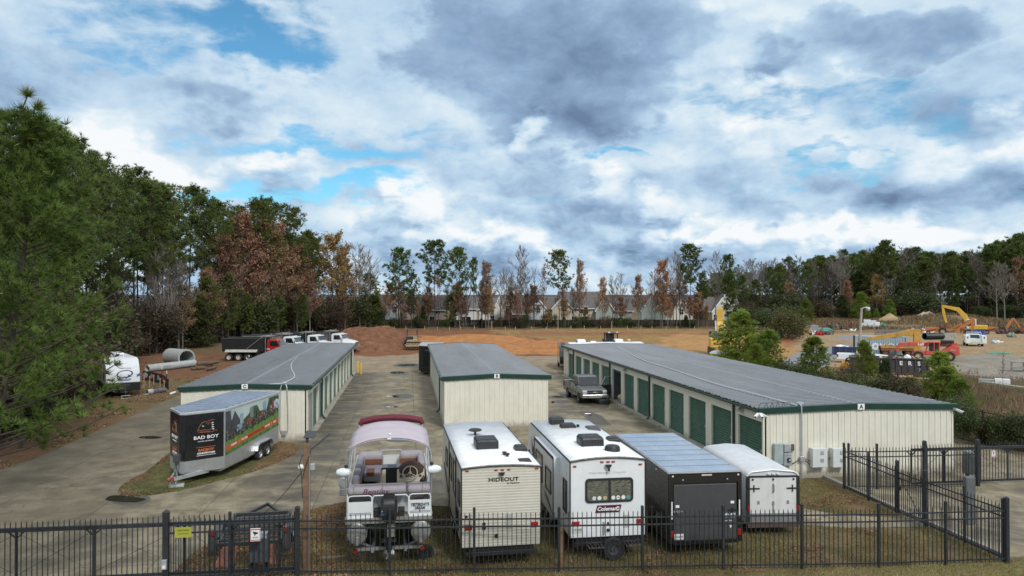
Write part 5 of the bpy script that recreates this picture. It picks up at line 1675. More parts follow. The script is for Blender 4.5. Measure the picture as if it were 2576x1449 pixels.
for s, u, size, mat in (('MOWERS', .85, .13, LETW), ('TRACTORS', 1.9, .13, LETW), ('BADBOYCOUNTRY.COM', 3.2, .2, M((.16, .03, .015), .5, var=0)), ('OFF-ROAD', 4.5, .12, LETW), ('TOOLS', 5.35, .12, LETW)):
    text(s, size, mat, pic, (sx + .016, u, 1.33 + .36 * u / BL), (pi / 2 - 0, -slope, pi / 2), sx=.78 if len(s) > 10 else 1, name='lettering')
for u in (1.35, 4.0 + .95):
    sideq('divider', [(u - .01, 1.27 + .36 * u / BL), (u + .01, 1.27 + .36 * u / BL), (u + .01, 1.42 + .36 * u / BL), (u - .01, 1.42 + .36 * u / BL)], LETW, 5, pic)
def tractor(u, s, bodyc, cab):
    z = 1.64 + .5 * u / BL
    m = MB()
    for du, r in ((-.25 * s, .17 * s), (.25 * s, .26 * s)):
        m.add([sp(u + du + r * cos(a), z + r * .7 + r * sin(a), 7) for a in [2 * pi * k / 12 for k in range(12)]], [tuple(range(12))])
    m.add([sp(u - .7 * s, z, 6), sp(u - .3 * s, z + .1 * s, 6), sp(u - .3 * s, z + .28 * s, 6), sp(u - .62 * s, z + .2 * s, 6)], [(0, 1, 2, 3)])
    t = m.build('picture_tractor', M((.03, .03, .032), .5, var=.3, sc=9), pic)
    m = MB(); m.add([sp(u - .42 * s, z + .2 * s, 8), sp(u + .25 * s, z + .25 * s, 8), sp(u + .25 * s, z + .6 * s, 8), sp(u - .42 * s, z + .52 * s, 8)], [(0, 1, 2, 3)]); m.build('hood', bodyc, t)
    m = MB(); m.add([sp(u - .02 * s, z + .58 * s, 9), sp(u + .4 * s, z + .5 * s, 9), sp(u + .4 * s, z + 1.1 * s, 9), sp(u + .02 * s, z + 1.1 * s, 9)], [(0, 1, 2, 3)]); m.build('cab', cab, t)
m = MB()
for i in range(420):
    u = rr.uniform(.1, BL - .1); zc = 1.66 + .5 * u / BL + abs(rr.gauss(0, .22)); s_ = rr.uniform(.012, .05)
    m.mi = rr.randrange(4)
    m.add([sp(u - s_, zc - s_, 10 + i * .004), sp(u + s_, zc - s_ * .5, 10 + i * .004), sp(u + s_ * .6, zc + s_, 10 + i * .004), sp(u - s_, zc + s_ * .7, 10 + i * .004)], [(0, 1, 2, 3)])
m.build('picture_detail', [M((.02, .022, .02), .5), M((.25, .26, .24), .5), M((.14, .05, .04), .5), M((.06, .10, .05), .5)], pic)
rdm, blm = M((.20, .055, .04), .5, var=.6, sc=9), M((.22, .32, .45), .5, var=.3, sc=8)
for u, s, c, k in ((.62, .62, M((.08, .05, .04), .5), M((.05, .06, .05), .5)), (1.45, .85, blm, M((.3, .38, .45), .5, var=.2)), (2.5, .9, rdm, M((.16, .22, .2), .5, var=.2)), (3.25, .6, rdm, M((.1, .06, .05), .5)), (4.0, .85, rdm, M((.25, .33, .42), .5)), (5.0, .7, rdm, M((.2, .06, .05), .5))):
    tractor(u, s, c, k)
for y in (3.55, 4.42):
    wheel(bb, sx - .02, y, .36, .22, STL, 1)
    wheel(bb, -sx + .02, y, .36, .22, STL, -1)
m = MB(); m.strip([(3.02, .6), (3.12, .82), (3.35, .95), (4.62, .95), (4.85, .82), (4.95, .6)], 'x', sx, sx + .17)
f = m.build('fender', M((.62, .63, .64), .3, .7, var=.08), bb); sd = f.modifiers.new('t', 'SOLIDIFY'); sd.thickness = .03
m = MB(); m.strip([(3.02, .3), (3.02, .6), (3.12, .82), (3.35, .93), (4.62, .93), (4.85, .82), (4.95, .6), (4.95, .3)], 'x', sx + .001, sx + .003)
m.add([(sx + .004, 3.05, .46), (sx + .004, 4.92, .46), (sx + .004, 4.82, .8), (sx + .004, 3.2, .8)], [(0, 1, 2, 3)]); m.build('wheel_well', BLK, bb)
m = MB(); m.box(-1.1, 1.1, 0, BL - .1, ZB - .14, ZB); m.bar((.75, -.4, ZB - .02), (.06, -BN - .75, ZB - .02), .08, .15); m.bar((-.75, -.4, ZB - .02), (-.06, -BN - .75, ZB - .02), .08, .15); m.build('tongue', M((.60, .62, .64), .35, .6, var=.1), bb)
m = MB(); m.bar((0, -BN - .55, ZB), (0, -BN - 1.05, ZB), .1, .12); m.sph((0, -BN - 1.02, ZB + .02), .09, n=8); m.build('coupler', M((.28, .06, .05), .5, var=.3), bb)
m = MB(); m.cyl((0, -BN - .42, .08), (0, -BN - .42, 1.15), .045, n=8); m.build('jack', STL, bb)
m = MB(); m.box(-.12, .12, -BN - .54, -BN - .3, 1.1, 1.42); m.box(-.07, .07, -BN - .5, -BN - .36, .96, 1.1); m.build('jack_motor', DGR, bb, bev=.02)
m = MB(); m.tube([(0, -BN - .5, 1.0), (.14, -BN - .6, .7), (.3, -BN - .5, .55), (.4, -BN - .42, .62)], .015, 5); m.tube([(0, -BN - .5, 1.0), (.02, -BN - .7, .75), (.15, -BN - .7, .5)], .012, 5); m.build('wiring', BLK, bb)
for s in (-1, 1):
    m = MB(); m.tube([(s * .06, -BN - .6, ZB - .05), (s * .14, -BN - .75, .22), (s * .05, -BN - .95, ZB - .05)], .016, 5); m.build('safety_chain', STL, bb)
g = MB(); g.box(-.3, .3, -.2, .2, 0, .09)
tag(g.build('paving_block', CONC, loc=(-9.48 - .40, 35.2 - 1.66, .05), rz=.2, bev=.01), 'flat concrete block under the branded trailer jack', 'block')

# ---------------------------------------------------------------- camper under the pines
fwd = atan2(-(-24.05 + 28.53), 0)
lv = thing('travel_trailer', 'white camper with blue badge on its nose, parked under the pines', 'travel trailer', (-22.95, 63.8, 0), radians(29))
LW = 2.5
prof = [(0.05, .55), (-.02, 1.1), (.0, 1.25), (.12, 1.9), (.32, 2.45), (.75, 2.98), (1.3, 3.12), (9.2, 3.12), (9.2, .55)]
m = MB(); m.prism(prof, 'x', -LW / 2, LW / 2); m.build('body', M((.66, .69, .72), .35, var=.05, grime=.25, gcol=(.40, .40, .38)), lv, bev=.06)
m = MB(); m.prism([(.02, .5), (-.05, 1.12), (-.03, 1.2), (.6, 1.2), (.6, .5)], 'x', -LW / 2 - .02, LW / 2 + .02); m.build('rock_guard', BLK, lv, bev=.02)
m = MB(); m.box(LW / 2 - .005, LW / 2 + .014, .1, 9.1, .5, 1.1); m.box(-LW / 2 - .014, -LW / 2 + .005, .1, 9.1, .5, 1.1); m.build('skirt', BLK, lv)
dF = unit((0, -.12, 0) ) ; tl = atan2(.12, .65)
def fp(x, z):  # point on the sloped nose
    pts = [(.0, 1.25), (.12, 1.9), (.32, 2.45), (.75, 2.98)]
    for (y0, z0), (y1, z1) in zip(pts, pts[1:]):
        if z <= z1:
            return Vector((x, y0 + (y1 - y0) * (z - z0) / (z1 - z0) - .022, z))
    return Vector((x, .75, z))
m = MB()
N = 26
for k, (r0, r1) in enumerate(((1.0, .80),)):
    ring = [fp(.12 + .62 * r * cos(a), 1.88 + .30 * r * sin(a) + .05 * cos(a)) for r in (r0, r1) for a in [2 * pi * i / N for i in range(N)]]
    m.add(ring, [(i, (i + 1) % N, N + (i + 1) % N, N + i) for i in range(N)])
bd = m.build('oval_badge', M((.06, .05, .12), .4, var=.3), lv)
m = MB(); m.add([fp(x, z) for x, z in ((.02, 1.70), (.3, 1.62), (.75, 1.70), (.2, 1.52))], [(0, 1, 2, 3)]); m.build('badge_tail', M((.05, .06, .2), .4), bd)
m = MB(); m.add([fp(x, z) for x, z in ((-.3, 1.49), (.62, 1.49), (.45, 1.33), (-.16, 1.33))], [(0, 1, 2, 3)]); bb_ = m.build('blue_plate', M((.03, .09, .30), .4, var=.05), lv)
text('CHEROKEE', .12, LETW, bb_, fp(.15, 1.41) + Vector((0, -.01, 0)), (pi / 2 - .15, 0, 0), sx=1.05)
text('FOREST RIVER', .12, M((.08, .12, .22), .5, var=0), lv, fp(.15, 2.33) + Vector((0, -.01, 0)), (pi / 2 - .35, .06, 0), sx=1.2, shear=.3)
m = MB(); m.add([(LW / 2 + .003, y, z) for y, z in ((.12, 1.95), (.55, 2.1), (.55, 1.85), (.05, 1.7))], [(0, 1, 2, 3)]); m.add([fp(x, z) for x, z in ((1.0, 1.78), (1.24, 1.9), (1.24, 1.68), (1.0, 1.58))], [(0, 1, 2, 3)]); m.build('blue_stripe', M((.03, .12, .45), .4, var=0), lv)
m = MB(); m.box(-.42, .42, -.55, -.08, .6, 1.05); m.build('battery_box', BLK, lv, bev=.03)
m = MB(); m.cyl((0, -.85, .05), (0, -.85, 1.1), .05, n=8); m.bar((0, 0, .5), (0, -1.1, .5), .14, .12); m.bar((.6, .2, .5), (0, -.9, .5), .08, .1); m.bar((-.6, .2, .5), (0, -.9, .5), .08, .1); m.build('hitch', DGR, lv)
m = MB(); m.tube([(-.32, -1.1, .25), (-.32, -1.1, .02), (.32, -1.1, .02), (.32, -1.1, .25), (-.32, -1.1, .25)], .025, 5); m.build('jack_stand', M((.5, .5, .42), .6), lv)
roof_ac(lv, .1, 2.4, 3.12, .7, .95, .3, WHT); dome('roof_vent', lv, -.5, 5.5, 3.12, .5, .6, .15, WHT)
for y0, y1, z0, z1 in ((.7, 1.2, 1.3, 2.0), (2.0, 3.0, 1.6, 2.4), (4.5, 6.0, 1.6, 2.4)):
    side_window(lv, -LW / 2 - .005, y0, y1, z0, z1, -1)
for y in (5.0, 5.9):
    for s in (-1, 1):
        wheel(lv, s * (LW / 2 - .1), y, .34, .2, STL, s)
for i in range(3):
    m = MB(); m.tube([(-LW / 2 - .012, 1.0 + i * .9, 1.2), (-LW / 2 - .012, 1.2 + i * .9, .9), (-LW / 2 - .012, 1.6 + i * .9, .8)], .06, 4); m.build('side_graphic', BLK, lv)

# concrete pipes
def pipe(label, a, b, r, group, t=.09, bell=True):
    a, b = Vector(a), Vector(b)
    g = thing('concrete_pipe', label, 'concrete pipe', a, 0, group)
    d = b - a
    L = d.length
    m = MB()
    pr = [(r, 0), (r, L - .25), (r * (1.06 if bell else 1), L - .2), (r * (1.06 if bell else 1), L), (r - t, L), (r - t, 0)]
    m.lathe(pr, (0, 0, 0), d, 28, close=True)
    m.build('shell', M((.36, .38, .375), .85, var=.12, sc=3, grime=.3, gcol=(.24, .25, .24), bump=.2), g, smooth=True)
    return g
R1 = .98
c0, c1_ = P(411, 919), P(470, 921)
pipe('huge concrete pipe standing above the smaller pipes', (c0.x + .5, c0.y + 1, R1), (c1_.x + .1, c1_.y - .3, R1), R1, None, .13)
q0, q1 = P(371, 936), P(436, 929)
g = pipe('grey concrete pipe in front with dark stamp', (q0.x, q0.y, .4), (q1.x, q1.y, .4), .40, 'small concrete pipes')
d_ = (q1 - q0).normalized()
text('30 CLASS III', .2, M((.08, .09, .09), .8, var=0), g, d_ * 2.3 + Vector((d_.y, -d_.x, 0)) * .40 + Vector((0, 0, .06)), (pi / 2, 0, atan2(d_.y, d_.x)))
for i, (lb) in enumerate(('grey concrete pipe second from the front of the row', 'grey concrete pipe third from the front of the row', 'grey concrete pipe at the back of the row below the huge pipe')):
    off = Vector((.35 + .42 * i, .86 + .85 * i, 0))
    pipe(lb, q0 + off + Vector((0, 0, .4)), q1 + off + d_ * (.25 * i) + Vector((0, 0, .4)), .40, 'small concrete pipes')

# silt fence remnant, stakes, roll
sf = thing('silt_fence', 'short curved black silt fence with grey patches beside the camper', 'silt fence', P(366, 957))
m = MB()
pts = [P(x, y) - P(366, 957) for x, y in ((360, 957), (375, 958), (392, 962), (408, 966), (416, 972), (420, 978), (425, 980))]
m.add([p + Vector((0, 0, .02)) for p in pts] + [p + Vector((0, 0, .95 - .05 * (i % 2))) for i, p in enumerate(pts)], [(i, i + 1, 7 + i + 1, 7 + i) for i in range(6)])
o = m.build('fabric', M((.02, .02, .022), .8, var=.3), sf); sd = o.modifiers.new('t', 'SOLIDIFY'); sd.thickness = .015
for i in range(5):
    a, b = pts[i], pts[i + 1]
    c = (a + b) / 2 + Vector((.0, -.03, .55))
    dd = (b - a).normalized(); nn = Vector((dd.y, -dd.x, 0))
    m = MB(); m.add([c + nn * .02 + dd * (.34 * cos(t)) + Vector((0, 0, .26 * sin(t))) for t in [2 * pi * k / 10 for k in range(10)]], [tuple(range(10))]); m.build('patch', M((.30, .30, .29), .8, var=.3, sc=7), sf)
for i, k in enumerate((1, 3, 5)):
    m = MB(); p = pts[k]; m.box(p.x - .03, p.x + .03, p.y + .02, p.y + .08, 0, 1.35); s_ = m.build('stake', BLK, sf)
    m = MB(); m.box(p.x - .035, p.x + .035, p.y + .015, p.y + .085, 1.35, 1.6); m.build('pale_tip', M((.6, .55, .42), .8), s_)
for i, (x, y) in enumerate(((363.5, 975), (378, 972), (388, 969), (404, 978), (414, 984))):
    p = P(x, y)
    m = MB(); m.box(-.022, .022, -.022, .022, 0, .95); m.mi = 1; m.box(-.05, .05, -.03, .03, .78, .97)
    tag(m.build('survey_stake', [M((.42, .36, .25), .8), M((.55, .16, .11), .6)], loc=p), 'thin survey stake with pink ribbon by the camper', 'stake', 'survey stakes by the camper')
g = thing('fabric_roll', 'grey roll of fabric lying on the grass before the silt fence', 'roll', P(371, 992))
e = P(417, 987) - P(371, 992)
m = MB(); m.cyl((0, 0, .2), e + Vector((0, 0, .22)), .2, n=12); m.build('roll', M((.10, .105, .115), .8, var=.4, sc=7), g, smooth=True)
m = MB(); m.cyl(e * .02 + Vector((0, 0, .2)), e * .3 + Vector((0, 0, .2)), .215, n=12); m.build('wrapper', M((.40, .42, .44), .6, var=.3), g, smooth=True)
m = MB(); m.bar((-.1, -.4, .06), e + Vector((-.6, -.42, .06)), .1, .05)
tag(m.build('timber_lath', M((.5, .5, .48), .7), loc=P(371, 992)), 'pale timber lath on the grass in front of the fabric roll', 'lath')
rr = random.Random(2)
for i, (x0, y0, x1, y1, r) in enumerate(((481, 932, 520, 929, .17), (497, 926, 548, 921, .2), (520, 934, 545, 929, .16), (515, 922, 535, 920, .14))):
    a, b = P(x0, y0), P(x1, y1)
    m = MB(); n = 6
    m.tube([Vector((0, 0, r * .9)) + (b - a) * (k / n) + Vector((0, rr.uniform(-.1, .1), rr.uniform(0, .12) + (.25 if i == 1 else 0))) for k in range(n + 1)], [r * rr.uniform(.8, 1.15) for _ in range(n + 1)], 8)
    tag(m.build('log', M((.12, .085, .055), .9, var=.4, sc=5, bump=.4, bsc=12), loc=a), ('grey broken log at the left of the log heap', 'thick log on top of the log heap', 'short log in front of the log heap', 'thin log behind the log heap')[i], 'log', 'logs on the red ground')

# ---------------------------------------------------------------- dump trucks behind building C
def dump_truck(label, x, y, rz, cabm, bedm, detail):
    """forward is local +y"""
    t = thing('dump_truck', label, 'dump truck', (x, y, 0), rz, 'dump trucks behind C building')
    m = MB(); m.box(-.45, .45, -4.2, 3.9, .75, 1.05); m.box(-1.0, 1.0, -.4, .6, .6, 1.1); m.build('chassis', BLK, t)
    m = MB()
    m.prism([(-4.6, 1.25), (.55, 1.25), (.6, 3.0), (-4.75, 2.85)], 'x', -1.22, -1.14); m.prism([(-4.6, 1.25), (.55, 1.25), (.6, 3.0), (-4.75, 2.85)], 'x', 1.14, 1.22)
    m.box(-1.14, 1.14, .5, .6, 1.25, 3.15); m.box(-1.14, 1.14, -4.7, -4.6, 1.25, 2.7); m.box(-1.14, 1.14, -4.6, .5, 1.25, 1.35)
    m.box(-1.14, 1.14, .5, 1.35, 3.0, 3.08)
    b = m.build('dump_bed', bedm, t, bev=.02)
    m = MB()
    for s in (-1, 1):
        m.box(s * 1.2 - .06, s * 1.2 + .06, -4.75, .6, 2.85, 2.97)
    m.build('top_rail', DGR, b)
    m = MB(); m.cyl((-1.25, .45, 3.1), (1.25, .45, 3.1), .14, n=10); m.box(-1.1, 1.1, -.2, 1.3, 3.08, 3.16)
    m.build('tarp_roll', M((.20, .20, .18), .6, var=.3), t)
    for s in (-1, 1):
        m = MB(); m.bar((s * 1.3, -1.5, 1.6), (s * 1.3, .5, 3.1), .09, .05); m.build('tarp_arm', M((.36, .35, .32), .4, .4), t)
    m = MB()
    for s in (-1, 1):
        m.add([(s * 1.24, -4.2, 1.5), (s * 1.24, -.1, 1.5), (s * 1.5, -.2, 1.22), (s * 1.5, -4.2, 1.22), (s * 1.24, -4.2, 1.46), (s * 1.24, -.1, 1.46), (s * 1.5, -.2, 1.18), (s * 1.5, -4.2, 1.18)], [(0, 1, 2, 3), (7, 6, 5, 4), (3, 2, 6, 7), (0, 3, 7, 4), (1, 5, 6, 2)])
        if s < 0:
            m.build('side_board', M((.45, .44, .38), .5, .2, var=.2), t); m = MB()
    m.build('side_board', M((.45, .44, .38), .5, .2, var=.2), t)
    # cab and hood
    m = MB()
    cabp = [(.95, 1.0), (.95, 2.62), (1.1, 2.78), (2.35, 2.74), (2.75, 2.0), (2.8, 1.0)]
    m.prism(cabp, 'x', -1.02, 1.02); c = m.build('cab', cabm, t, bev=.09)
    m = MB()
    m.loft([[(-.98, 2.7, .95), (.98, 2.7, .95), (.98, 2.7, 1.5), (.85, 2.7, 1.98), (-.85, 2.7, 1.98), (-.98, 2.7, 1.5)], [(-.85, 3.9, .95), (.85, 3.9, .95), (.85, 3.9, 1.35), (.7, 3.9, 1.75), (-.7, 3.9, 1.75), (-.85, 3.9, 1.35)], [(-.75, 4.5, .95), (.75, 4.5, .95), (.75, 4.5, 1.3), (.6, 4.45, 1.6), (-.6, 4.45, 1.6), (-.75, 4.5, 1.3)]])
    m.build('hood', cabm, t, bev=.05)
    m = MB(); m.add([(-.84, 2.44, 2.62), (.84, 2.44, 2.62), (.9, 2.76, 2.05), (-.9, 2.76, 2.05)], [(0, 1, 2, 3)]); o = m.build('windshield', GLS, c); sd = o.modifiers.new('t', 'SOLIDIFY'); sd.thickness = .03; sd.offset = 0
    for s in (-1, 1):
        m = MB(); m.add([(s * 1.026, 1.35, 1.9), (s * 1.026, 2.5, 1.9), (s * 1.026, 2.2, 2.55), (s * 1.026, 1.35, 2.55)], [(0, 1, 2, 3)]); o = m.build('side_window', GLS, c)
        m = MB(); m.cyl((s * 1.1, .8, .7), (s * 1.1, .8, 3.4), .07, n=9); m.build('exhaust_stack', CHR, t, smooth=True)
        m = MB(); m.box(s * 1.3 - .04, s * 1.3 + .04, 2.7, 2.8, 1.8, 2.3); m.bar((s * 1.0, 2.75, 2.2), (s * 1.3, 2.75, 2.2), .03, .03); m.build('mirror', CHR, t)
        m = MB(); m.box(s * .72 - .15, s * .72 + .15, 4.3, 4.5, 1.0, 1.25); m.build('headlight', M((.6, .62, .62), .15, var=0), t)
        wheel(t, s * 1.0, 3.5, .52, .3, CHR, s)
        for y_ in (-1.4, -2.6, -3.8):
            wheel(t, s * 1.0, y_, .52, .5, M((.6, .58, .52), .5, .2, var=.2) if y_ < -2 else CHR, s)
    m = MB(); m.box(-.98, .98, 2.3, 2.62, 2.6, 2.72); m.build('sun_visor', CHR if detail else cabm, c, bev=.02)
    for k in range(5):
        m = MB(); m.box(-.6 + k * .3 - .06, -.6 + k * .3 + .06, 2.05, 2.2, 2.76, 2.84); m.build('roof_light', M((.45, .16, .10), .4) if detail else M((.7, .7, .68), .4), c)
    m = MB(); m.box(-.6, .6, 4.45, 4.52, 1.0, 1.55); m.build('grille', CHR, t); m = MB(); m.box(-1.1, 1.1, 4.45, 4.65, .55, .85); m.build('bumper', CHR, t, bev=.03)
    return t
REDP = M((.36, .018, .016), .25, var=.08, coat=.5)
WHTP = M((.72, .74, .75), .3, var=.04, coat=.3)
BED = M((.014, .015, .016), .5, var=.3, sc=2)
RZ = radians(-107)
t1 = dump_truck('red dump truck with black bed nearest the concrete pipes', -18.3, 96.9, radians(-100), REDP, BED, True)
text('305', .3, LETW, t1, (1.03, 1.15, 1.55), (pi / 2, 0, pi / 2))
dump_truck('white dump truck beside the red one with grey bed', -17.2, 103.2, RZ, WHTP, M((.22, .22, .22), .5, var=.2), False)
dump_truck('white dump truck with black bed, third in the row', -14.5, 106.6, RZ, WHTP, BED, False)
dump_truck('white dump truck at the far right end of the row', -11.6, 110.2, RZ, WHTP, M((.10, .10, .095), .5, var=.2), False)

# ---------------------------------------------------------------- pickup
def pickup(name, label, loc, rz, paint, door_open, old=False, L=5.7, W=1.96, utility=False):
    """front is local -y"""
    t = thing(name, label, 'pickup truck', loc, rz)
    h = L / 5.7
    def sec(y, wb, zb, wm, zm, wt, zt):
        return [(-wb, y, zb), (-wm, y, zm), (-wt, y, zt), (wt, y, zt), (wm, y, zm), (wb, y, zb)]
    w = W / 2
    m = MB()
    m.loft([sec(0, w * .86, .5, w * .9, .75, w * .82, .98), sec(.12, w * .95, .42, w * .97, .8, w * .88, 1.06), sec(.9, w, .42, w, .85, w * .9, 1.12), sec(1.55, w, .42, w, .85, w * .92, 1.16), sec(1.6, w, .42, w, .9, w * .95, 1.16), sec(3.5, w, .42, w, .9, w * .95, 1.16)])
    b = m.build('body', paint, t, bev=.05)
    m = MB()
    m.prism([(1.5, 1.12), (2.1, 1.74), (2.3, 1.8), (3.3, 1.8), (3.48, 1.74), (3.56, 1.12)], 'x', -w * .80, w * .80)
    c = m.build('cab', paint, t, bev=.07)
    m = MB(); m.add([(-w * .76, 1.52, 1.17), (w * .76, 1.52, 1.17), (w * .70, 2.06, 1.70), (-w * .70, 2.06, 1.70)], [(0, 1, 2, 3)]); o = m.build('windshield', GLS, c); sd = o.modifiers.new('t', 'SOLIDIFY'); sd.thickness = .04; sd.offset = 0
    m = MB(); m.add([(-w * .66, 3.565, 1.2), (w * .66, 3.565, 1.2), (w * .62, 3.50, 1.68), (-w * .62, 3.50, 1.68)], [(0, 1, 2, 3)]); o = m.build('rear_window', GLS, c); sd = o.modifiers.new('t', 'SOLIDIFY'); sd.thickness = .04; sd.offset = 0
    for s in (-1, 1):
        for a, b_, k in ((1.75, 2.6, .32), (2.68, 3.4, 0)):
            m = MB(); m.add([(s * w * .805, a, 1.2), (s * w * .805, b_, 1.2), (s * w * .805, b_ - .02, 1.68), (s * w * .805, a + k, 1.68)], [(0, 1, 2, 3)]); m.build('side_window', GLS, c)
    # bed
    m = MB()
    m.box(-w, -w + .09, 3.5, L, .45, 1.18); m.box(w - .09, w, 3.5, L, .45, 1.18); m.box(-w + .09, w - .09, 3.5, L, .62, .72); m.box(-w + .09, w - .09, 3.5, 3.58, .72, 1.16)
    m.build('bed', paint, t, bev=.02)
    m = MB(); m.box(-w + .1, w - .1, L - .06, L, .6, 1.17); m.build('tailgate', paint, t, bev=.02)
    m = MB(); m.box(-w * .97, w * .97, -.16, .06, .46, .70); m.build('bumper', CHR, t, bev=.04)
    m = MB(); m.box(-w * .5, w * .5, -.175, -.1, .47, .62); m.build('bumper_insert', M((.25, .25, .25), .5), t)
    m = MB(); m.box(-w * .95, w * .95, L, L + .16, .5, .68); m.build('bumper', CHR, t, bev=.03)
    m = MB(); m.box(-w * .55, w * .55, -.035, .08, .72, .97); gr = m.build('grille', BLK, t, bev=.01)
    m = MB(); m.box(-w * .58, w * .58, -.06, .0, .83, .875); m.build('chrome_bar', CHR, gr)
    if not old:
        m = MB(); m.prism([(-.13, .835), (-.05, .835), (-.05, .81), (.05, .81), (.05, .835), (.13, .835), (.13, .875), (.05, .875), (.05, .90), (-.05, .90), (-.05, .875), (-.13, .875)], 'y', -.085, -.06); m.build('emblem', M((.62, .60, .5), .3, .3, var=0), gr)
    for s in (-1, 1):
        m = MB(); a, b_ = sorted((s * w * .6, s * w * .93)); m.box(a, b_, -.02, .2, .84, .98); m.build('headlight', M((.60, .63, .64), .1, var=.1, coat=.5), t, bev=.02)
        m = MB(); m.box(a, b_, -.03, .2, .73, .82); m.build('turn_signal', M((.42, .40, .36), .2, var=.1), t)
        m = MB(); m.box(s * w - .04, s * w + .01, L - .18, L - .01, .75, 1.1); m.build('tail_light', LTR, t)
        for y in (.95, 4.35):
            m = MB(); m.lathe([(.44, 0), (.001, .005)], (s * (w - .01), y, .40), (s, 0, 0), 20); m.build('wheel_arch', BLK, t)
            wheel(t, s * (w - .1), y, .38, .26, STL, s)
        if not (door_open and s > 0):
            m = MB(); m.box(s * w - .04, s * w + .17, 1.85, 1.97, 1.12, 1.3); m.build('mirror', BLK, t, bev=.02)
        m = MB(); m.box(s * w - .01, s * w + .015, 1.5, 4.0, .66, .71); m.build('side_moulding', BLK, t)
        if not (door_open and s > 0):
            for y in (1.68, 2.64, 3.45):
                m = MB(); m.box(s * w - .008, s * w + .002, y, y + .012, .5, 1.15); m.build('door_gap', BLK, t)
            m = MB(); m.box(s * w, s * w + .02, 2.4, 2.55, .98, 1.02); m.build('door_handle', BLK, t)
    if door_open:
        d = MB(); hx = w * .98
        m = MB(); m.box(0, 1.05, -.04, .04, .48, 1.16); do = m.build('front_door', M((.03, .03, .032), .5, var=.3), t, loc=(hx, 1.66, 0), rz=radians(8))
        m = MB(); m.tube([(.02, 0, 1.16), (.32, 0, 1.74), (.92, 0, 1.76), (1.03, 0, 1.62), (1.04, 0, 1.16)], .035, 6); m.build('window_frame', M((.42, .43, .43), .3, .5), do)
        m = MB(); m.box(.18, .42, -.14, -.05, 1.16, 1.32); m.build('mirror', M((.4, .41, .4), .3, .3), do, bev=.02)
        m = MB(); m.box(w - .35, w + .005, 1.72, 2.66, .55, 1.13); m.build('door_opening', LETB, t)
    return t
pk = pickup('pickup_truck', 'dark grey pickup truck with its door open by the open unit', (14.1, 54.55, 0), radians(2), M((.14, .145, .155), .3, .5, var=.1, coat=.5), True)
pk.scale = (1.05, 1.0, 1.09)
m = MB(); m.cyl((.42, 1.72, 1.18), (.42, 1.72, 1.36), .04, .055, 10); m.build('paper_cup', LETW, pk)
rr = random.Random(8)
g = thing('duffel_bag', 'black duffel bag on the ground beside the open storage unit', 'bag', P(1519, 1017))
m = MB(); m.box(-.45, .45, -.22, .22, 0, .42); m.build('body', BLK, g, bev=.1, seg=3)
m = MB(); m.tube([(-.2, -.05, .4), (-.15, -.08, .55), (.15, -.08, .55), (.2, -.05, .4)], .02, 5); m.build('handle', DGR, g)
g = thing('tarp_bundle', 'crumpled tan canvas bundle inside the open storage unit', 'bundle', (16.35, 54.6, .13))
m = MB(); m.sph((0, 0, .3), .42, .5, .36, 12, .35, rr); m.build('cloth', M((.50, .36, .15), .8, var=.3, sc=6), g, smooth=True)
g = thing('tyre', 'old tyre leaning inside the open storage unit', 'tyre', (16.7, 55.4, .13))
m = MB(); m.lathe([(.2, -.1), (.32, -.11), (.37, -.06), (.37, .06), (.32, .11), (.2, .1)], (0, 0, .37), (.8, -.6, .1), 18, close=True); m.build('tread', RUB, g, smooth=True)
g = thing('shovel', 'pale shovel leaning at the door of the open unit', 'shovel', (15.95, 53.9, .13))
m = MB(); m.cyl((0, 0, 0), (.25, .15, 1.25), .025, n=6); m.build('shaft', WOOD, g); m = MB(); m.box(-.12, .12, -.02, .02, 0, .3); m.build('blade', STL, g)
m = MB(); m.sph((0, 0, .08), .13, .11, .09, 8, .3, rr)
tag(m.build('rubbish_bag', BLK, loc=P(1390.5, 1014)), 'small black lump lying on the concrete beside B building', 'rubbish')

# ---------------------------------------------------------------- behind the buildings
g = thing('road_roller', 'dusty cream and black padfoot road roller by the earth mound', 'road roller', P(1040, 881), radians(4))
DUST = M((.42, .34, .20), .7, var=.25, sc=3, grime=.4, gcol=(.2, .12, .07))
m = MB(); m.cyl((-1.05, 0, .72), (1.05, 0, .72), .68, n=26); dr = m.build('drum', M((.26, .19, .12), .85, var=.3), g, smooth=True)
for i in range(13):
    for k in range(9):
        a = 2 * pi * i / 13 + (k % 2) * .24
        c = Vector((-.92 + k * .23, .68 * cos(a), .72 + .68 * sin(a))); d = Vector((0, cos(a), sin(a)))
        if i == 0 and k == 0:
            m = MB()
        m.bar(c, c + d * .1, .11, .11, (1, 0, 0))
m.build('pads', M((.22, .17, .11), .85, var=.4), dr)
m = MB()
for s in (-1, 1):
    m.bar((s * 1.16, -.8, .72), (s * 1.16, 1.2, .72), .12, .22)
m.bar((-1.2, -.85, .72), (1.2, -.85, .72), .2, .16); m.bar((-1.2, 1.2, .72), (1.2, 1.2, .72), .2, .3); m.prism([(-.8, 1.35), (.8, 1.25), (.8, 1.33), (-.8, 1.43)], 'x', -1.05, 1.05); m.build('drum_frame', DUST, g)
m = MB(); m.prism([(1.4, .8), (1.4, 1.5), (2.4, 1.5), (2.4, 2.1), (4.3, 2.0), (4.4, .8)], 'x', -.8, .8); m.build('body', DUST, g, bev=.06)
m = MB(); m.box(-.95, .1, 1.5, 2.3, 1.4, 2.0); m.build('operator_platform', BLK, g, bev=.05)
m = MB()
for x in (-.75, .75):
    m.bar((x, 1.55, 1.6), (x, 1.6, 3.0), .1, .1); m.bar((x, 2.7, 1.6), (x, 2.65, 3.0), .1, .1)
m.box(-.95, .95, 1.4, 2.8, 3.0, 3.08); m.build('roll_bar', DGR, g)
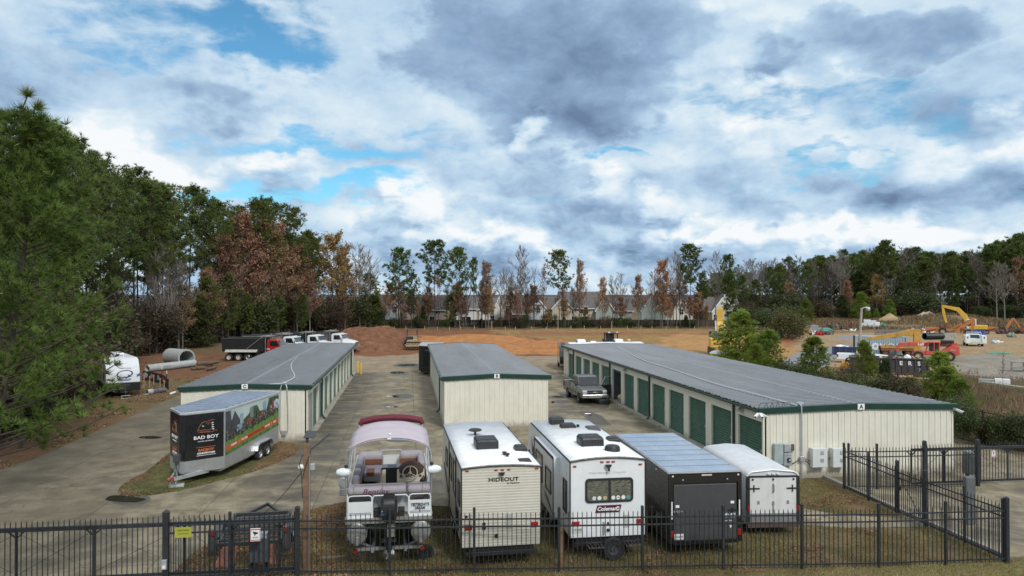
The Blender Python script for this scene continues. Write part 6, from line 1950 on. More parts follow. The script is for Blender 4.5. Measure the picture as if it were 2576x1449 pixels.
for s in (-1, 1):
    wheel(g, s * .85, 3.4, .72, .5, DUST, s)
k = thing('cargo_trailer', 'tall black enclosed trailer parked behind B building', 'cargo trailer', (2.25, 76.6, 0), radians(-5))
m = MB(); m.prism([(-1.2, .9), (-.1, 0), (.1, 0), (1.2, .9), (1.2, 6.0), (-1.2, 6.0)], 'z', .45, 3.0); m.build('body', BODY, k, bev=.02)
m = MB(); m.prism([(-1.22, .9), (-.1, -.02), (.1, -.02), (1.22, .9), (1.22, 6.0), (-1.22, 6.0)], 'z', 3.0, 3.05); m.build('roof', SILV, k)
m = MB(); m.bar((-.7, .5, .42), (0, -1.0, .42), .1, .1); m.bar((.7, .5, .42), (0, -1.0, .42), .1, .1); m.build('tongue', BLK, k)
m = MB(); m.cyl((0, -.8, .03), (0, -.8, 1.15), .045, n=7); m.box(-.2, .2, -.95, -.65, 0, .04); m.build('jack', BLK, k)
for i, x in enumerate((-.35, .5)):
    m = MB(); m.box(x - .16, x + .16, .15 + abs(x) * .6, .35 + abs(x) * .6, .5, .62); m.build('step_light', LETW, k)
text('Haulin', .22, STL, k, (-.3, .16, 2.6), (pi / 2, 0, -.68))
for s in (-1, 1):
    wheel(k, s * 1.1, 4, .36, .22, STL, s)
k = thing('travel_trailer', 'black camper nose and hitch beside the far end of A building', 'travel trailer', (17.9, 79.8, 0), radians(-9))
prof = [(.0, .7), (-.25, 1.1), (-.25, 1.5), (.1, 2.1), (.8, 2.6), (1.6, 2.7), (6, 2.7), (6, .6), (.6, .6)]
m = MB(); m.prism(prof, 'x', -1.25, 1.25); m.build('body', M((.02, .021, .026), .2, var=.2, coat=.7), k, bev=.1, seg=3)
m = MB(); m.add([(-.8, -.1, 1.75), (.0, -.1, 1.75), (-.2, .22, 2.25), (-.8, .15, 2.15)], [(0, 1, 2, 3)]); o = m.build('windshield', M((.30, .36, .44), .1, .3, var=.3), k)
m = MB(); m.cyl((-.35, -.85, .5), (-.35, -.85, 1.25), .17, n=12); m.cyl((.1, -.85, .5), (.1, -.85, 1.25), .17, n=12); m.build('gas_bottles', BLK, k)
m = MB(); m.bar((-.8, .6, .5), (0, -1.8, .5), .1, .12); m.bar((.8, .6, .5), (0, -1.8, .5), .1, .12); m.cyl((0, -1.5, .03), (0, -1.5, .9), .05, n=7); m.box(-.22, .22, -1.7, -1.3, 0, .05); m.build('hitch', DGR, k)
for s in (-1, 1):
    wheel(k, s * 1.15, 4.5, .36, .22, STL, s)
k = thing('travel_trailer', 'white-roofed camper behind A building with only its roof showing', 'travel trailer', (17.9, 76.5, 0), radians(-90))
W2 = 2.5
m = MB(); m.prism([(-1.25, .6), (1.25, .6), (1.25, 3.05), (0, 3.13), (-1.25, 3.05)], 'y', 0, 8.2); m.build('body', CWH, k)
k.location = (17.2, 78.3, 0)
m = MB(); m.prism([(-1.27, 3.06), (0, 3.14), (1.27, 3.06), (1.27, 3.1), (0, 3.2), (-1.27, 3.1)], 'y', -.02, 8.22); m.build('roof', ROOFW, k)
roof_ac(k, .1, 1.0, 3.16, .75, .95, .36, WHT); roof_ac(k, .1, 5.2, 3.16, .75, .95, .36, WHT); dome('roof_vent', k, -.2, 2.6, 3.16, .5, .6, .14, WHT)
m = MB(); m.cyl((0, 6.9, 3.14), (0, 6.9, 3.4), .04, n=6); m.box(-.35, .35, 6.8, 7.0, 3.38, 3.44); m.build('antenna', WHT, k)
g = thing('skid_steer', 'black skid steer cab with two white lights showing over the camper roof', 'skid steer', (32.2, 114, 0), radians(10))
m = MB(); m.box(-.8, .8, -.8, 1.6, .4, 1.1); m.build('body', BLK, g, bev=.05)
m = MB()
for x in (-.8, .8):
    m.bar((x, -.6, 1.0), (x, -.5, 2.25), .12, .16); m.bar((x, .9, 1.0), (x, .8, 2.25), .12, .16)
m.box(-.92, .92, -.7, .95, 2.2, 2.34); m.build('cab_frame', BLK, g)
m = MB(); m.box(-.72, .72, .55, .6, 1.1, 2.2); m.build('rear_glass', M((.10, .12, .13), .1, var=.4), g)
for x in (-.7, .7):
    m = MB(); m.box(x - .13, x + .13, -.7, -.5, 2.34, 2.5); m.build('work_light', LETW, g)
for s in (-1, 1):
    m = MB(); m.bar((s * .98, 1.4, 1.3), (s * .98, -1.6, .7), .14, .2); m.build('lift_arm', DGR, g)
    wheel(g, s * .85, -.4, .42, .3, DGR, s); wheel(g, s * .85, 1.0, .42, .3, DGR, s)
m = MB(); m.prism([(-1.5, .1), (-2.2, .1), (-1.7, .7), (-1.5, .7)], 'x', -.95, .95); m.build('bucket', STL, g)

# excavator seen from behind
def tracks(g, W, L, w, h):
    for s in (-1, 1):
        m = MB(); c = s * (W / 2 - w / 2)
        m.prism([(-L / 2 + .25, 0), (L / 2 - .25, 0), (L / 2, h * .35), (L / 2 - .05, h * .75), (L / 2 - .3, h), (-L / 2 + .3, h), (-L / 2 + .05, h * .75), (-L / 2, h * .35)], 'x', c - w / 2, c + w / 2)
        m.build('track', M((.05, .045, .04), .8, var=.3), g, bev=.04)
g = thing('excavator', 'big yellow excavator seen from behind with its boom folded upright', 'excavator', P(1814, 893), radians(-20))
g.scale = (1.08, 1.08, 1.06)
EXY = M((.70, .43, .075), .45, var=.1, sc=1.5, grime=.25, gcol=(.35, .2, .08))
tracks(g, 3.2, 4.8, .65, 1.0)
m = MB(); m.prism([(-1.5, -2.7), (1.5, -2.7), (1.55, -2.0), (1.55, .2), (-1.55, .2), (-1.55, -2.0)], 'z', 1.1, 2.35); cw = m.build('counterweight', EXY, g, bev=.14, seg=3)
text('KOMATSU', .48, LETB, cw, (0, -2.715, 1.62), bold=.012)
m = MB(); m.box(-1.2, 1.35, -2.5, -.1, 2.35, 2.62); m.box(-1.0, .1, -1.9, -.4, 2.62, 2.95); m.box(-1.4, 1.3, -.1, 2.0, 1.1, 2.0); m.build('engine_deck', M((.05, .055, .075), .45, var=.2), g, bev=.05)
m = MB(); m.box(-1.45, -.45, .5, 2.2, 2.0, 3.1); m.build('cab', M((.04, .05, .055), .2, var=.2), g, bev=.08)
m = MB(); m.tube([(-1.3, -2.3, 2.6), (-1.3, -2.3, 3.05), (-1.0, -1.0, 3.05)], .03, 6); m.tube([(1.3, -2.3, 2.6), (1.3, -2.3, 3.0), (1.2, -.6, 3.0)], .03, 6); m.build('handrail', EXY, g)
m = MB(); m.prism([(1.2, 1.9), (1.9, 1.9), (2.9, 4.0), (3.0, 5.3), (2.4, 6.1), (2.05, 6.0), (2.2, 4.5), (1.6, 3.2)], 'x', -.38, .38); bo = m.build('boom', EXY, g, bev=.03)
for z in (2.6, 3.2, 3.8, 4.4):
    m = MB(); m.box(-.42, .42, 1.52 + (z - 2.6) * .33, 1.62 + (z - 2.6) * .33, z, z + .08); m.build('weld_rib', M((.5, .28, .05), .5), bo)
m = MB(); m.prism([(2.2, 6.2), (2.7, 6.0), (3.3, 2.6), (3.0, 2.5)], 'x', -.25, .25); m.build('stick', EXY, g, bev=.03)
m = MB(); m.cyl((.55, 1.4, 2.2), (.55, 2.4, 4.4), .11, n=8); m.cyl((-.55, 1.4, 2.2), (-.55, 2.4, 4.4), .11, n=8); m.build('boom_cylinder', M((.5, .5, .48), .3, .6), g)
m = MB(); m.prism([(2.9, 2.5), (3.4, 2.4), (3.6, 1.5), (2.9, 1.3), (2.6, 1.9)], 'x', -.6, .6); m.build('bucket', DGR, g, bev=.03)
m = MB(); m.add([(-1.38, -2.715, 1.35), (-1.2, -2.715, 1.35), (-1.29, -2.715, 1.55)], [(0, 1, 2)]); m.build('warning_mark', M((.6, .2, .03), .5), cw)
g = thing('portable_toilet', 'bright yellow portable toilet with white roof beyond A building', 'portable toilet', (32.9, 75.0, 0), radians(12))
m = MB(); m.box(-.58, .58, -.58, .58, 0, 2.05); m.build('cabin', M((.72, .60, .02), .5, var=.06), g, bev=.03)
m = MB(); m.loft([[(-.64, -.64, 2.02), (.64, -.64, 2.02), (.64, .64, 2.02), (-.64, .64, 2.02)], [(-.6, -.6, 2.15), (.6, -.6, 2.15), (.6, .6, 2.15), (-.6, .6, 2.15)], [(-.3, -.4, 2.36), (.3, -.4, 2.36), (.3, .4, 2.36), (-.3, .4, 2.36)]]); m.build('roof', WHT, g, bev=.03)
m = MB(); m.box(-.46, .46, -.61, -.58, .1, 1.95); m.build('door', M((.68, .55, .02), .5, var=.06), g)
# ---------------------------------------------------------------- equipment yard on the right
def on(px, py, dz=0.0):
    p = P(px, py)
    return Vector((p.x, p.y, hz(p.x, p.y) + dz))
ORM = M((.48, .175, .055), .55, var=.18, sc=2, grime=.35, gcol=(.25, .10, .04))
RUST = M((.22, .085, .04), .85, var=.4, sc=3)
g = thing('shipping_container', 'pale blue shipping container with white disc logo and brown end', 'shipping container', on(2151, 889), radians(-27))
L, W_, Hh = 6.6, 2.44, 2.6
CB = M((.34, .47, .54), .5, .2, var=.08, sc=1.5, grime=.3, gcol=(.30, .30, .28))
m = MB()
pr, x = [], .15
while x < L - .2:
    pr += [(x, 0), (x + .07, .04), (x + .16, .04), (x + .23, 0)]
    x += .3
m.add([(u, d, .15) for u, d in pr] + [(u, d, Hh - .12) for u, d in pr], [(i, i + 1, len(pr) + i + 1, len(pr) + i) for i in range(len(pr) - 1)])
m.build('side_panel', CB, g)
m = MB(); m.box(.05, L - .05, .05, W_, .1, Hh - .02); m.build('body', CB, g)
m = MB()
for z in (.0, Hh - .13):
    m.box(0, L, -.03, .06, z, z + .15)
for x in (0, L - .14):
    m.box(x, x + .14, -.032, .07, .15, Hh - .13)
m.build('edge_frame', M((.42, .52, .57), .5, .2, var=.1), g)
m = MB(); m.box(-.04, .05, -.02, W_, 0, Hh); m.build('end_door', M((.10, .05, .035), .7, var=.3), g)
m = MB(); m.cyl((2.6, -.035, 1.15), (2.6, -.05, 1.15), .52, n=22); dl = m.build('disc_logo', LETW, g)
m = MB(); m.prism([(2.45, 1.0), (2.75, 1.05), (2.82, 1.3), (2.6, 1.42), (2.42, 1.25)], 'y', -.056, -.05); m.build('disc_mark', CB, dl)
for ch, x in (('M', 3.55), ('O', 4.6), ('L', 5.5)):
    text(ch, 1.2, LETW, g, (x, -.04, 1.15), bold=.02)
text('STXU', .2, LETW, g, (5.6, -.05, 2.2))

# red telehandler
g = thing('telehandler', 'red telescopic handler with white lettering on its boom', 'telehandler', on(2345, 906), radians(-31))
REDT = M((.55, .085, .055), .5, var=.12, sc=2, grime=.3, gcol=(.45, .2, .14))
m = MB(); m.prism([(-2.6, .75), (2.9, .75), (3.25, 1.0), (3.2, 2.1), (2.3, 2.2), (.9, 1.25), (-2.2, 1.3)], 'y', -.75, .75); m.build('chassis', REDT, g, bev=.05)
m = MB(); m.box(-3.0, 3.1, .15, .62, 1.95, 2.5); bo = m.build('boom', REDT, g, bev=.03)
text('Lull', .52, LETW, bo, (-1.45, .14, 2.22), bold=.02)
text('JLG', .26, LETW, bo, (1.9, .14, 2.3), shear=.25, bold=.008)
text('644E-42', .18, LETW, g, (2.45, -.76, 1.55))
m = MB(); m.prism([(-3.0, 2.45), (-4.1, 2.4), (-4.5, 1.9), (-4.6, 1.0), (-4.3, 1.0), (-4.15, 1.8), (-3.0, 1.95)], 'y', .2, .58); m.build('boom_head', REDT, g, bev=.03)
m = MB(); m.box(-4.75, -4.6, -.5, 1.1, .6, 1.3); m.bar((-4.6, -.3, .7), (-5.7, -.3, .62), .12, .06); m.bar((-4.6, .9, .7), (-5.7, .9, .62), .12, .06); m.build('forks', DGR, g)
m = MB()
for a, b in (((-.9, 1.2), (-.55, 2.55)), ((.75, 1.2), (.75, 2.6)), ((-.55, 2.55), (.75, 2.6)), ((.1, 1.2), (.1, 2.55))):
    for y in (-.82, -.05):
        m.bar((a[0], y, a[1]), (b[0], y, b[1]), .1, .1, (0, 1, 0))
m.box(-.6, .8, -.85, 0, 2.55, 2.66); m.box(-.95, .8, -.85, -.8, .85, 1.35); m.build('cab', REDT, g)
m = MB(); m.box(-.5, .7, -.45, -.42, 1.3, 2.5); m.box(-.2, .5, -.75, -.1, 1.0, 1.4); m.build('cab_interior', M((.05, .035, .035), .4, var=.3), g)
m = MB(); m.box(1.0, 2.6, -.6, .3, 2.5, 2.9); m.build('engine_cover', BLK, g, bev=.1)
TANR = M((.55, .42, .22), .6, var=.2)
for x in (-1.9, 2.0):
    for s in (-1, 1):
        wheel(g, x, s * 1.0, .66, .42, TANR, s, axis=(0, 1, 0), rr=.52)
g.scale = (.9, .9, .9)

# old yellow knuckle-boom loader with rusty bed
g = thing('log_loader', 'old yellow boom loader standing on a rusty flat bed', 'boom loader', on(2306, 896), radians(-26))
YL = M((.50, .28, .05), .6, var=.25, sc=2, grime=.5, gcol=(.22, .11, .05))
m = MB(); m.box(-.42, .42, -.35, .35, 1.0, 3.2); m.box(-.6, .6, -.5, .5, .2, 1.0); m.build('mast', YL, g, bev=.04)
m = MB(); m.prism([(.55, 3.15), (.4, 3.6), (-.3, 3.75), (-3, 3.1), (-6.2, 2.45), (-6.3, 2.1), (-5.6, 2.1), (-2, 2.65), (0, 2.95)], 'y', -.22, .22); m.build('boom', YL, g, bev=.04)
m = MB(); m.tube([(-5.9, 0, 2.1), (-5.85, 0, 1.2), (-5.9, 0, .4)], .04, 6); m.build('cable', BLK, g)
m = MB(); m.box(-4.6, -.6, -1.1, 1.1, 1.1, 1.3); m.box(-4.6, -.6, -1.1, -1.0, .75, 1.1); m.box(-4.6, -.6, 1.0, 1.1, .75, 1.1); m.build('bed', RUST, g)
m = MB(); m.box(-4.62, -.55, -1.14, -1.1, 1.12, 1.32); m.build('bed_edge', YL, g)
m = MB(); m.box(-3.9, -3.4, -.4, .4, 1.3, 1.5); m.bar((-3.9, 0, 1.4), (-3.7, 0, 2.2), .1, .1); m.build('boom_rest', YL, g)
for x in (-4, -1.2):
    for s in (-1, 1):
        wheel(g, x, s * .9, .5, .3, RUST, s, axis=(0, 1, 0))

g = pickup('pickup_truck', 'old white pickup truck side-on behind the brown dumpster', on(2234, 915), radians(56), M((.74, .76, .77), .35, var=.05, coat=.2, grime=.15), False, True, 5.7, 2.0)
g.scale = (1, 1, .95)
g = pickup('service_truck', 'white utility service truck seen from behind in the yard', on(2444, 879), radians(147), M((.66, .70, .69), .4, var=.06, grime=.25), False, True, 6.0, 2.1)
g.location = on(2441, 866)
m = MB()
for s in (-1, 1):
    m.box(s * 1.0 - .3, s * 1.0 + .3, 3.5, 6.1, .7, 1.62)
g2 = m; m.mi = 0
for s in (-1, 1):
    m = MB(); m.box(s * 1.02 - .3, s * 1.02 + .3, 3.55, 6.12, .65, 1.68); ub = m.build('utility_box', WHT, g, bev=.03)
    m = MB(); m.box(s * 1.02 - .07, s * 1.02 + .07, 6.125, 6.14, 1.25, 1.5); m.build('latch', LETB, ub)
m = MB(); m.box(-1.3, 1.3, 6.0, 6.2, .5, .68); m.build('step_bumper', M((.6, .6, .5), .5, var=.2), g)
m = MB(); m.tube([(-.95, 3.5, 1.7), (-.9, 3.5, 2.05), (.9, 3.5, 2.05), (.95, 3.5, 1.7)], .04, 6); m.build('ladder_rack', WHT, g)
g.scale = (1.12, 1.0, 1.12)

# brown open dumpster
g = thing('dumpster', 'long dark brown open dumpster with white letters, full of scrap', 'dumpster', on(2141, 943) , radians(-28))
DB = M((.055, .047, .050), .6, var=.2, sc=1.5, grime=.4, gcol=(.10, .06, .04))
m = MB(); L = 7.2
m.box(0, L, 0, .08, .2, 1.85); m.box(0, L, 2.3, 2.4, .2, 1.85); m.box(0, .08, .08, 2.3, .2, 1.85); m.box(L - .08, L, .08, 2.3, .2, 1.85); m.box(0, L, 0, 2.4, .1, .2)
for i in range(13):
    x = .1 + i * (L - .3) / 12
    m.box(x, x + .1, -.09, 0, .15, 1.75)
m.box(-.05, L + .05, -.1, .1, 1.78, 1.9); m.box(-.05, L + .05, 2.3, 2.45, 1.78, 1.9)
m.build('body', DB, g)
for ch, px in (('R', 2206), ('E', 2245.6), ('R', 2264), ('S', 2283)):
    x = (px - 2141) / F * 80.5 + .05
    text(ch, .56, LETW, g, (x, -.1, 1.38), bold=.02)
for ch, px in (('7', 2208), ('7', 2284)):
    x = (px - 2141) / F * 80.5 + .05
    text(ch, .45, M((.42, .42, .42), .6, var=0), g, (x, -.1, .72))
rr = random.Random(21)
m = MB()
for i in range(46):
    x, y = rr.uniform(.3, L - .3), rr.uniform(.3, 2.1)
    a = rr.uniform(0, 3)
    m.bar((x, y, 1.5 + rr.uniform(0, .3)), (x + cos(a) * rr.uniform(.3, 1), y + sin(a) * .5, 1.7 + rr.uniform(0, .35)), .22, .05)
tag(m.build('scrap', M((.34, .27, .19), .8, var=.5, isl=.5), loc=on(2141, 943), rz=radians(-28)), 'loose scrap boards heaped in the brown dumpster', 'scrap', kind='stuff')
m = MB(); m.sph((0, 0, 0), .35, .3, .25, 9, .4, rr)
p = on(2141, 943)
tag(m.build('rubbish_bag', LETW, loc=p + Vector((5.2, -1.6, 1.95))), 'white plastic bag on top of the dumpster load', 'rubbish')
m = MB(); m.sph((0, 0, .5), .55, .5, .6, 10, .5, rr)
tag(m.build('machine_part', M((.55, .26, .03), .6, var=.3), loc=on(2125, 935)), 'yellow machine part standing left of the brown dumpster', 'machine part')
for i in range(4):
    m = MB(); m.box(0, 2.2, -.15, .15, 0, .14)
    tag(m.build('timber_beam', M((.36, .24, .14), .8, var=.25), loc=on(2118, 940) + Vector((0, -.3, .15 * i)), rz=.1 * i), 'pale timber beam in the stack by the yellow machine part', 'timber', 'beams stacked by the dumpster')

# street lamp on a leaning wooden pole
g = thing('street_lamp', 'tall pale wooden pole with curved lamp arm over the yard', 'street lamp', AT(2157, 77), -YAW)
m = MB(); m.cyl((0, 0, 0), (.42, 0, 7.0), .17, .12, 10); m.build('pole', M((.38, .33, .29), .85, var=.2, sc=4, sy=1), g, smooth=True)
m = MB(); m.tube([(.42, 0, 6.7), (.6, 0, 7.0), (.95, 0, 7.06), (1.1, 0, 7.05)], .035, 7); m.build('lamp_arm', GALV, g, smooth=True)
m = MB(); m.lathe([(.001, .16), (.16, .14), (.2, .02), (.19, -.1), (.15, -.2), (.001, -.22)], (1.12, 0, 6.92), (0, 0, 1), 14); m.build('lamp_head', M((.62, .64, .65), .35, .3, var=.05), g, smooth=True)
m = MB(); m.box(1.06, 1.16, -.04, .04, 7.06, 7.2); m.build('photocell', DGR, g)

# blue steel frames with a white sheet
g = thing('steel_frame', 'dark blue steel bin frame with white sheet on top', 'bin', on(2094, 893), radians(-28))
BLU = M((.035, .07, .20), .5, .2, var=.25)
m = MB(); m.box(0, 3.2, 0, 1.6, .1, .2); m.box(0, 3.2, .0, .06, .2, 1.2); m.box(0, 3.2, 1.54, 1.6, .2, 1.2); m.box(0, .06, .06, 1.54, .2, 1.2); m.box(3.14, 3.2, .06, 1.54, .2, 1.2); m.build('body', M((.02, .03, .07), .5, var=.3), g)
m = MB()
for x in (0, .8, 1.6, 2.4, 3.05):
    m.box(x, x + .16, -.06, 0, .1, 1.3)
m.box(-.04, 3.24, -.07, .05, 1.2, 1.32); m.build('rails', BLU, g)
m = MB(); m.sph((1.2, .8, 1.3), .8, .5, .22, 10, .5, rr); m.build('sheet', LETW, g)

# excavator with white cab
g = thing('excavator', 'yellow excavator with arched boom and white cab by the tree line', 'excavator', on(2452, 838), radians(46))
EX2 = M((.68, .42, .05), .5, var=.15, grime=.3, gcol=(.3, .16, .06))
tracks(g, 2.9, 4.2, .6, .95)
m = MB(); m.box(-1.4, 1.4, -2.3, 1.0, 1.1, 2.0); m.build('body', EX2, g, bev=.1)
m = MB(); m.box(-1.38, -.3, -.3, 1.5, 1.2, 3.3); cb = m.build('cab', M((.62, .66, .68), .35, var=.06), g, bev=.08)
m = MB(); m.box(-1.395, -1.38, -.1, 1.3, 1.8, 3.1); m.build('side_window', GLS, cb); m = MB(); m.box(-1.2, -.45, 1.505, 1.53, 1.7, 3.1); m.build('windshield', GLS, cb)
m = MB(); m.prism([(.6, 1.5), (1.4, 1.4), (2.3, 3.6), (3.4, 5.0), (6.2, 5.9), (6.3, 6.4), (3.0, 5.8), (1.5, 4.2)], 'x', .0, .55); m.build('boom', EX2, g, bev=.04)
m = MB(); m.prism([(6.4, 6.3), (5.9, 6.1), (5.6, 4.0), (5.2, 2.3), (5.6, 2.2), (6.2, 4.4)], 'x', .05, .5); m.build('stick', EX2, g, bev=.04)
m = MB(); m.prism([(5.2, 2.5), (5.9, 2.2), (6.4, 1.5), (5.9, .9), (4.9, 1.3)], 'x', -.3, .8); m.build('bucket', RUST, g, bev=.04)

def backhoe(label, loc, rz, boom_up):
    """front is local +y"""
    g = thing('backhoe', label, 'backhoe', loc, rz, 'orange backhoes by the tree line')
    m = MB(); m.prism([(-.6, .7), (2.2, .7), (2.3, 1.45), (.9, 1.6), (-.6, 1.3)], 'x', -.5, .5); m.build('hood', ORM, g, bev=.05)
    m = MB(); m.box(-.7, .7, -1.5, -.5, .6, 1.3); m.build('operator_deck', BLK, g, bev=.04)
    m = MB()
    for x in (-.65, .65):
        m.bar((x, -.4, 1.2), (x, -.5, 2.7), .08, .08); m.bar((x, -1.5, 1.2), (x, -1.2, 2.2), .08, .08)
    m.bar((-.75, -.5, 2.7), (.75, -.5, 2.7), .1, .1); m.build('roll_bar', BLK, g)
    for s in (-1, 1):
        m = MB(); m.bar((s * .75, .0, 1.5), (s * .75, 3.0, .7), .14, .24); m.build('loader_arm', ORM, g)
        wheel(g, s * .85, -.9, .72, .42, M((.5, .4, .25), .6, var=.2), s); wheel(g, s * .75, 1.7, .42, .28, M((.5, .4, .25), .6, var=.2), s)
        m = MB(); m.strip([(-1.6, 1.2), (-1.35, 1.5), (-.5, 1.5), (-.2, 1.2)], 'x', s * .62, s * 1.08); f = m.build('fender', BLK, g); sd = f.modifiers.new('t', 'SOLIDIFY'); sd.thickness = .04
    m = MB(); m.prism([(2.9, .2), (3.7, .15), (3.2, 1.0), (2.9, 1.0)], 'x', -1.1, 1.1); m.build('loader_bucket', RUST, g)
    m = MB()
    m.prism([(-1.5, 1.0), (-1.9, 1.0), (-3.2, 3.4), (-2.9, 3.6), (-2.2, 2.7)] if boom_up else [(-1.5, .9), (-1.9, 1.0), (-4.2, 2.5), (-4.4, 2.2)], 'x', -.18, .18)
    m.build('rear_boom', ORM, g, bev=.03)
    m = MB()
    m.prism([(-3.2, 3.5), (-2.9, 3.5), (-4.1, 1.4), (-4.4, 1.5)] if boom_up else [(-4.4, 2.5), (-4.1, 2.6), (-4.0, .3), (-4.3, .3)], 'x', -.14, .14); m.build('dipper', ORM, g, bev=.03)
    m = MB(); m.prism([(-4.4, 1.6), (-4.9, 1.2), (-4.5, .7), (-4.0, 1.2)], 'x', -.35, .35); m.build('rear_bucket', RUST, g)
    return g
backhoe('orange backhoe loader behind the black culvert pipe', on(2358, 842), radians(54), False)
backhoe('orange backhoe loader with raised rear arm near the straw mound', on(2506, 839), radians(52), True)
g = thing('loader_arm', 'orange loader arm standing loose below the arched excavator boom', 'machine part', on(2425, 841), radians(-38))
m = MB(); m.prism([(-3.4, 0), (-2.6, 0), (-.2, 2.2), (1.4, 3.6), (1.9, 3.6), (1.8, 0), (1.3, 0), (1.2, 2.4), (-.8, .9)], 'y', -.2, .2); m.build('arm', ORM, g, bev=.03)
m = MB(); m.prism([(-3.5, .0), (-2.6, .0), (-2.4, .7), (-3.2, .9)], 'y', -.7, .7); m.build('bucket', RUST, g)

# culvert, tanks, piles, stacks
a, b = on(2325, 855, .64), on(2370, 854, .64)
g = thing('culvert_pipe', 'black ribbed culvert pipe lying in the yard', 'culvert pipe', a)
m = MB(); d = b - a; n = 22; prf = []
for i in range(n):
    prf += [(.60, d.length * i / n), (.64, d.length * (i + .5) / n)]
prf += [(.6, d.length), (.55, d.length), (.55, 0)]
m.lathe(prf, (0, 0, 0), d, 22, close=True); m.build('shell', M((.012, .016, .018), .4, var=.2), g, smooth=True)
g = thing('block_stack', 'pale stack of concrete blocks at the end of the culvert', 'block stack', on(2373, 853), radians(-36))
m = MB()
for i in range(3):
    for j in range(5):
        m.box(j * .42, j * .42 + .38, 0, .6, i * .42, i * .42 + .38)
m.build('blocks', M((.42, .42, .40), .85, var=.2, isl=.2), g)
def heap(label, cx, cy, rx, ry, h, col, name='sand_pile', seed=0):
    p = on(cx, cy)
    m = MB(); vs, fs = [], []
    n, k = 10, 28
    for r in range(n + 1):
        t = r / n
        for i in range(k):
            a = 2 * pi * i / k
            vs.append((rx * t * cos(a), ry * t * sin(a), max(-.05, h * (1 - t) ** .9 * (1 + .2 * noise.noise((cos(a) * 2 + seed, sin(a) * 2, t * 2))) + .1 * noise.noise((rx * t * cos(a) + seed, ry * t * sin(a), 0)) - (.1 if r == n else 0))))
    for r in range(n):
        fs += [(r * k + i, r * k + (i + 1) % k, (r + 1) * k + (i + 1) % k, (r + 1) * k + i) for i in range(k)]
    m.add(vs, fs)
    return tag(m.build(name, M(col, .95, var=.2, sc=1.5, bump=.4, bsc=8), loc=p, smooth=True), label, 'pile')
heap('large grey-tan gravel pile in front of the trees', 2337, 818, 4.3, 3, 2.3, (.33, .27, .21), 'gravel_pile', 1)
heap('small pale sand heap at the foot of the gravel pile', 2324, 822, 2.2, 1.6, 1.1, (.42, .36, .28), 'sand_pile', 5)
heap('low tan sand pile beside the white pallet stacks', 2238, 824, 3.2, 2.4, 1.9, (.34, .25, .14), 'sand_pile', 9)
heap('grey rubble heap between the sand piles', 2275, 818, 2.6, 1.8, .8, (.22, .22, .23), 'rubble_pile', 3)
g = thing('pallet_stack', 'white wrapped pallet stacks beyond the lamp pole', 'pallet stack', on(2167, 829), radians(-30))
m = MB()
for i, (x, z, w, h) in enumerate(((0, 0, 1.3, 1.0), (1.4, 0, 1.3, 1.0), (2.8, 0, 1.2, 1.3), (.5, 1.05, 1.5, .8), (2.0, 1.05, 1.2, .6))):
    m.box(x, x + w, 0, 1.2, z + .1, z + .1 + h)
m.build('wrapped_bundles', M((.74, .76, .78), .5, var=.1, isl=.12), g, bev=.05)
m = MB(); m.box(-.1, 4.1, -.1, 1.3, 0, .1); m.build('pallet', WOOD, g)
g = thing('steel_beams', 'rack of grey steel beams behind the shipping container', 'beam rack', on(2199, 842), radians(-30))
m = MB()
for i in range(4):
    m.box(.2 * i, 8.0 + .2 * i, i * .3, i * .3 + .2, .1 + i * .28, .28 + i * .28)
m.build('beams', M((.13, .14, .16), .5, .3, var=.25, isl=.3), g)
m = MB()
for x in (0, 2.2, 4.4, 7.5):
    m.box(x, x + .15, -.1, 0, 0, 1.4)
m.build('uprights', M((.2, .21, .24), .5, .3), g)
g = thing('skid_steer', 'small yellow skid steer with black cage at the end of the gravel road', 'skid steer', on(2028, 845), radians(-22))
m = MB(); m.box(-.75, .75, -1.2, .9, .4, 1.35); m.build('body', M((.52, .33, .10), .6, var=.25, grime=.3), g, bev=.06)
m = MB(); m.box(-.7, .7, -.5, .9, 1.35, 2.15); m.build('cage', BLK, g, bev=.05)
m = MB(); m.box(-.55, .55, -.52, -.5, 1.5, 2.05); m.build('rear_window', M((.2, .24, .28), .2), g)
m = MB(); m.prism([(-.5, .5), (.5, .5), (.2, 1.1), (-.2, 1.1)], 'y', -1.22, -1.2); m.build('rear_grille', M((.12, .08, .03), .6), g)
for s in (-1, 1):
    wheel(g, s * .8, -.6, .42, .3, DGR, s); wheel(g, s * .8, .6, .42, .3, DGR, s)
g = thing('tool_box', 'grey metal box behind the small yellow skid steer', 'metal box', on(2037, 841))
m = MB(); m.box(0, 2.0, 0, 1.6, .1, 1.75); m.build('body', M((.25, .27, .28), .5, .2, var=.1), g, bev=.04)
m = MB(); m.box(-.04, 2.04, -.04, 1.64, 1.75, 1.85); m.build('lid', M((.32, .34, .35), .5, .2), g)
rr = random.Random(31)
def junk(label, px, py, col, w, h, cat, name, n=7):
    p = on(px, py); m = MB()
    for i in range(n):
        x, y = rr.uniform(-w, w), rr.uniform(-.8, .8)
        if i % 2:
            m.sph((x, y, h * .35), rr.uniform(.3, .7) * w * .6, .5, h * rr.uniform(.4, .7), 8, .5, rr)
        else:
            a = rr.uniform(0, 3); m.bar((x, y, .1), (x + cos(a) * w, y + .5, h * rr.uniform(.3, 1)), .25, .1)
    return tag(m.build(name, M(col, .7, var=.4, isl=.4), loc=p), label, cat)
junk('heap of white plastic bags beside the small yellow skid steer', 2046, 842, (.62, .64, .66), 1.0, 1.0, 'rubbish', 'bag_heap')
junk('bright red tarp heap in the yard', 2061, 843, (.42, .025, .03), 1.2, .9, 'tarp', 'tarp_heap')
junk('dark scrap heap right of the red tarp', 2078, 842, (.05, .055, .06), 1.3, .8, 'scrap', 'scrap_heap')
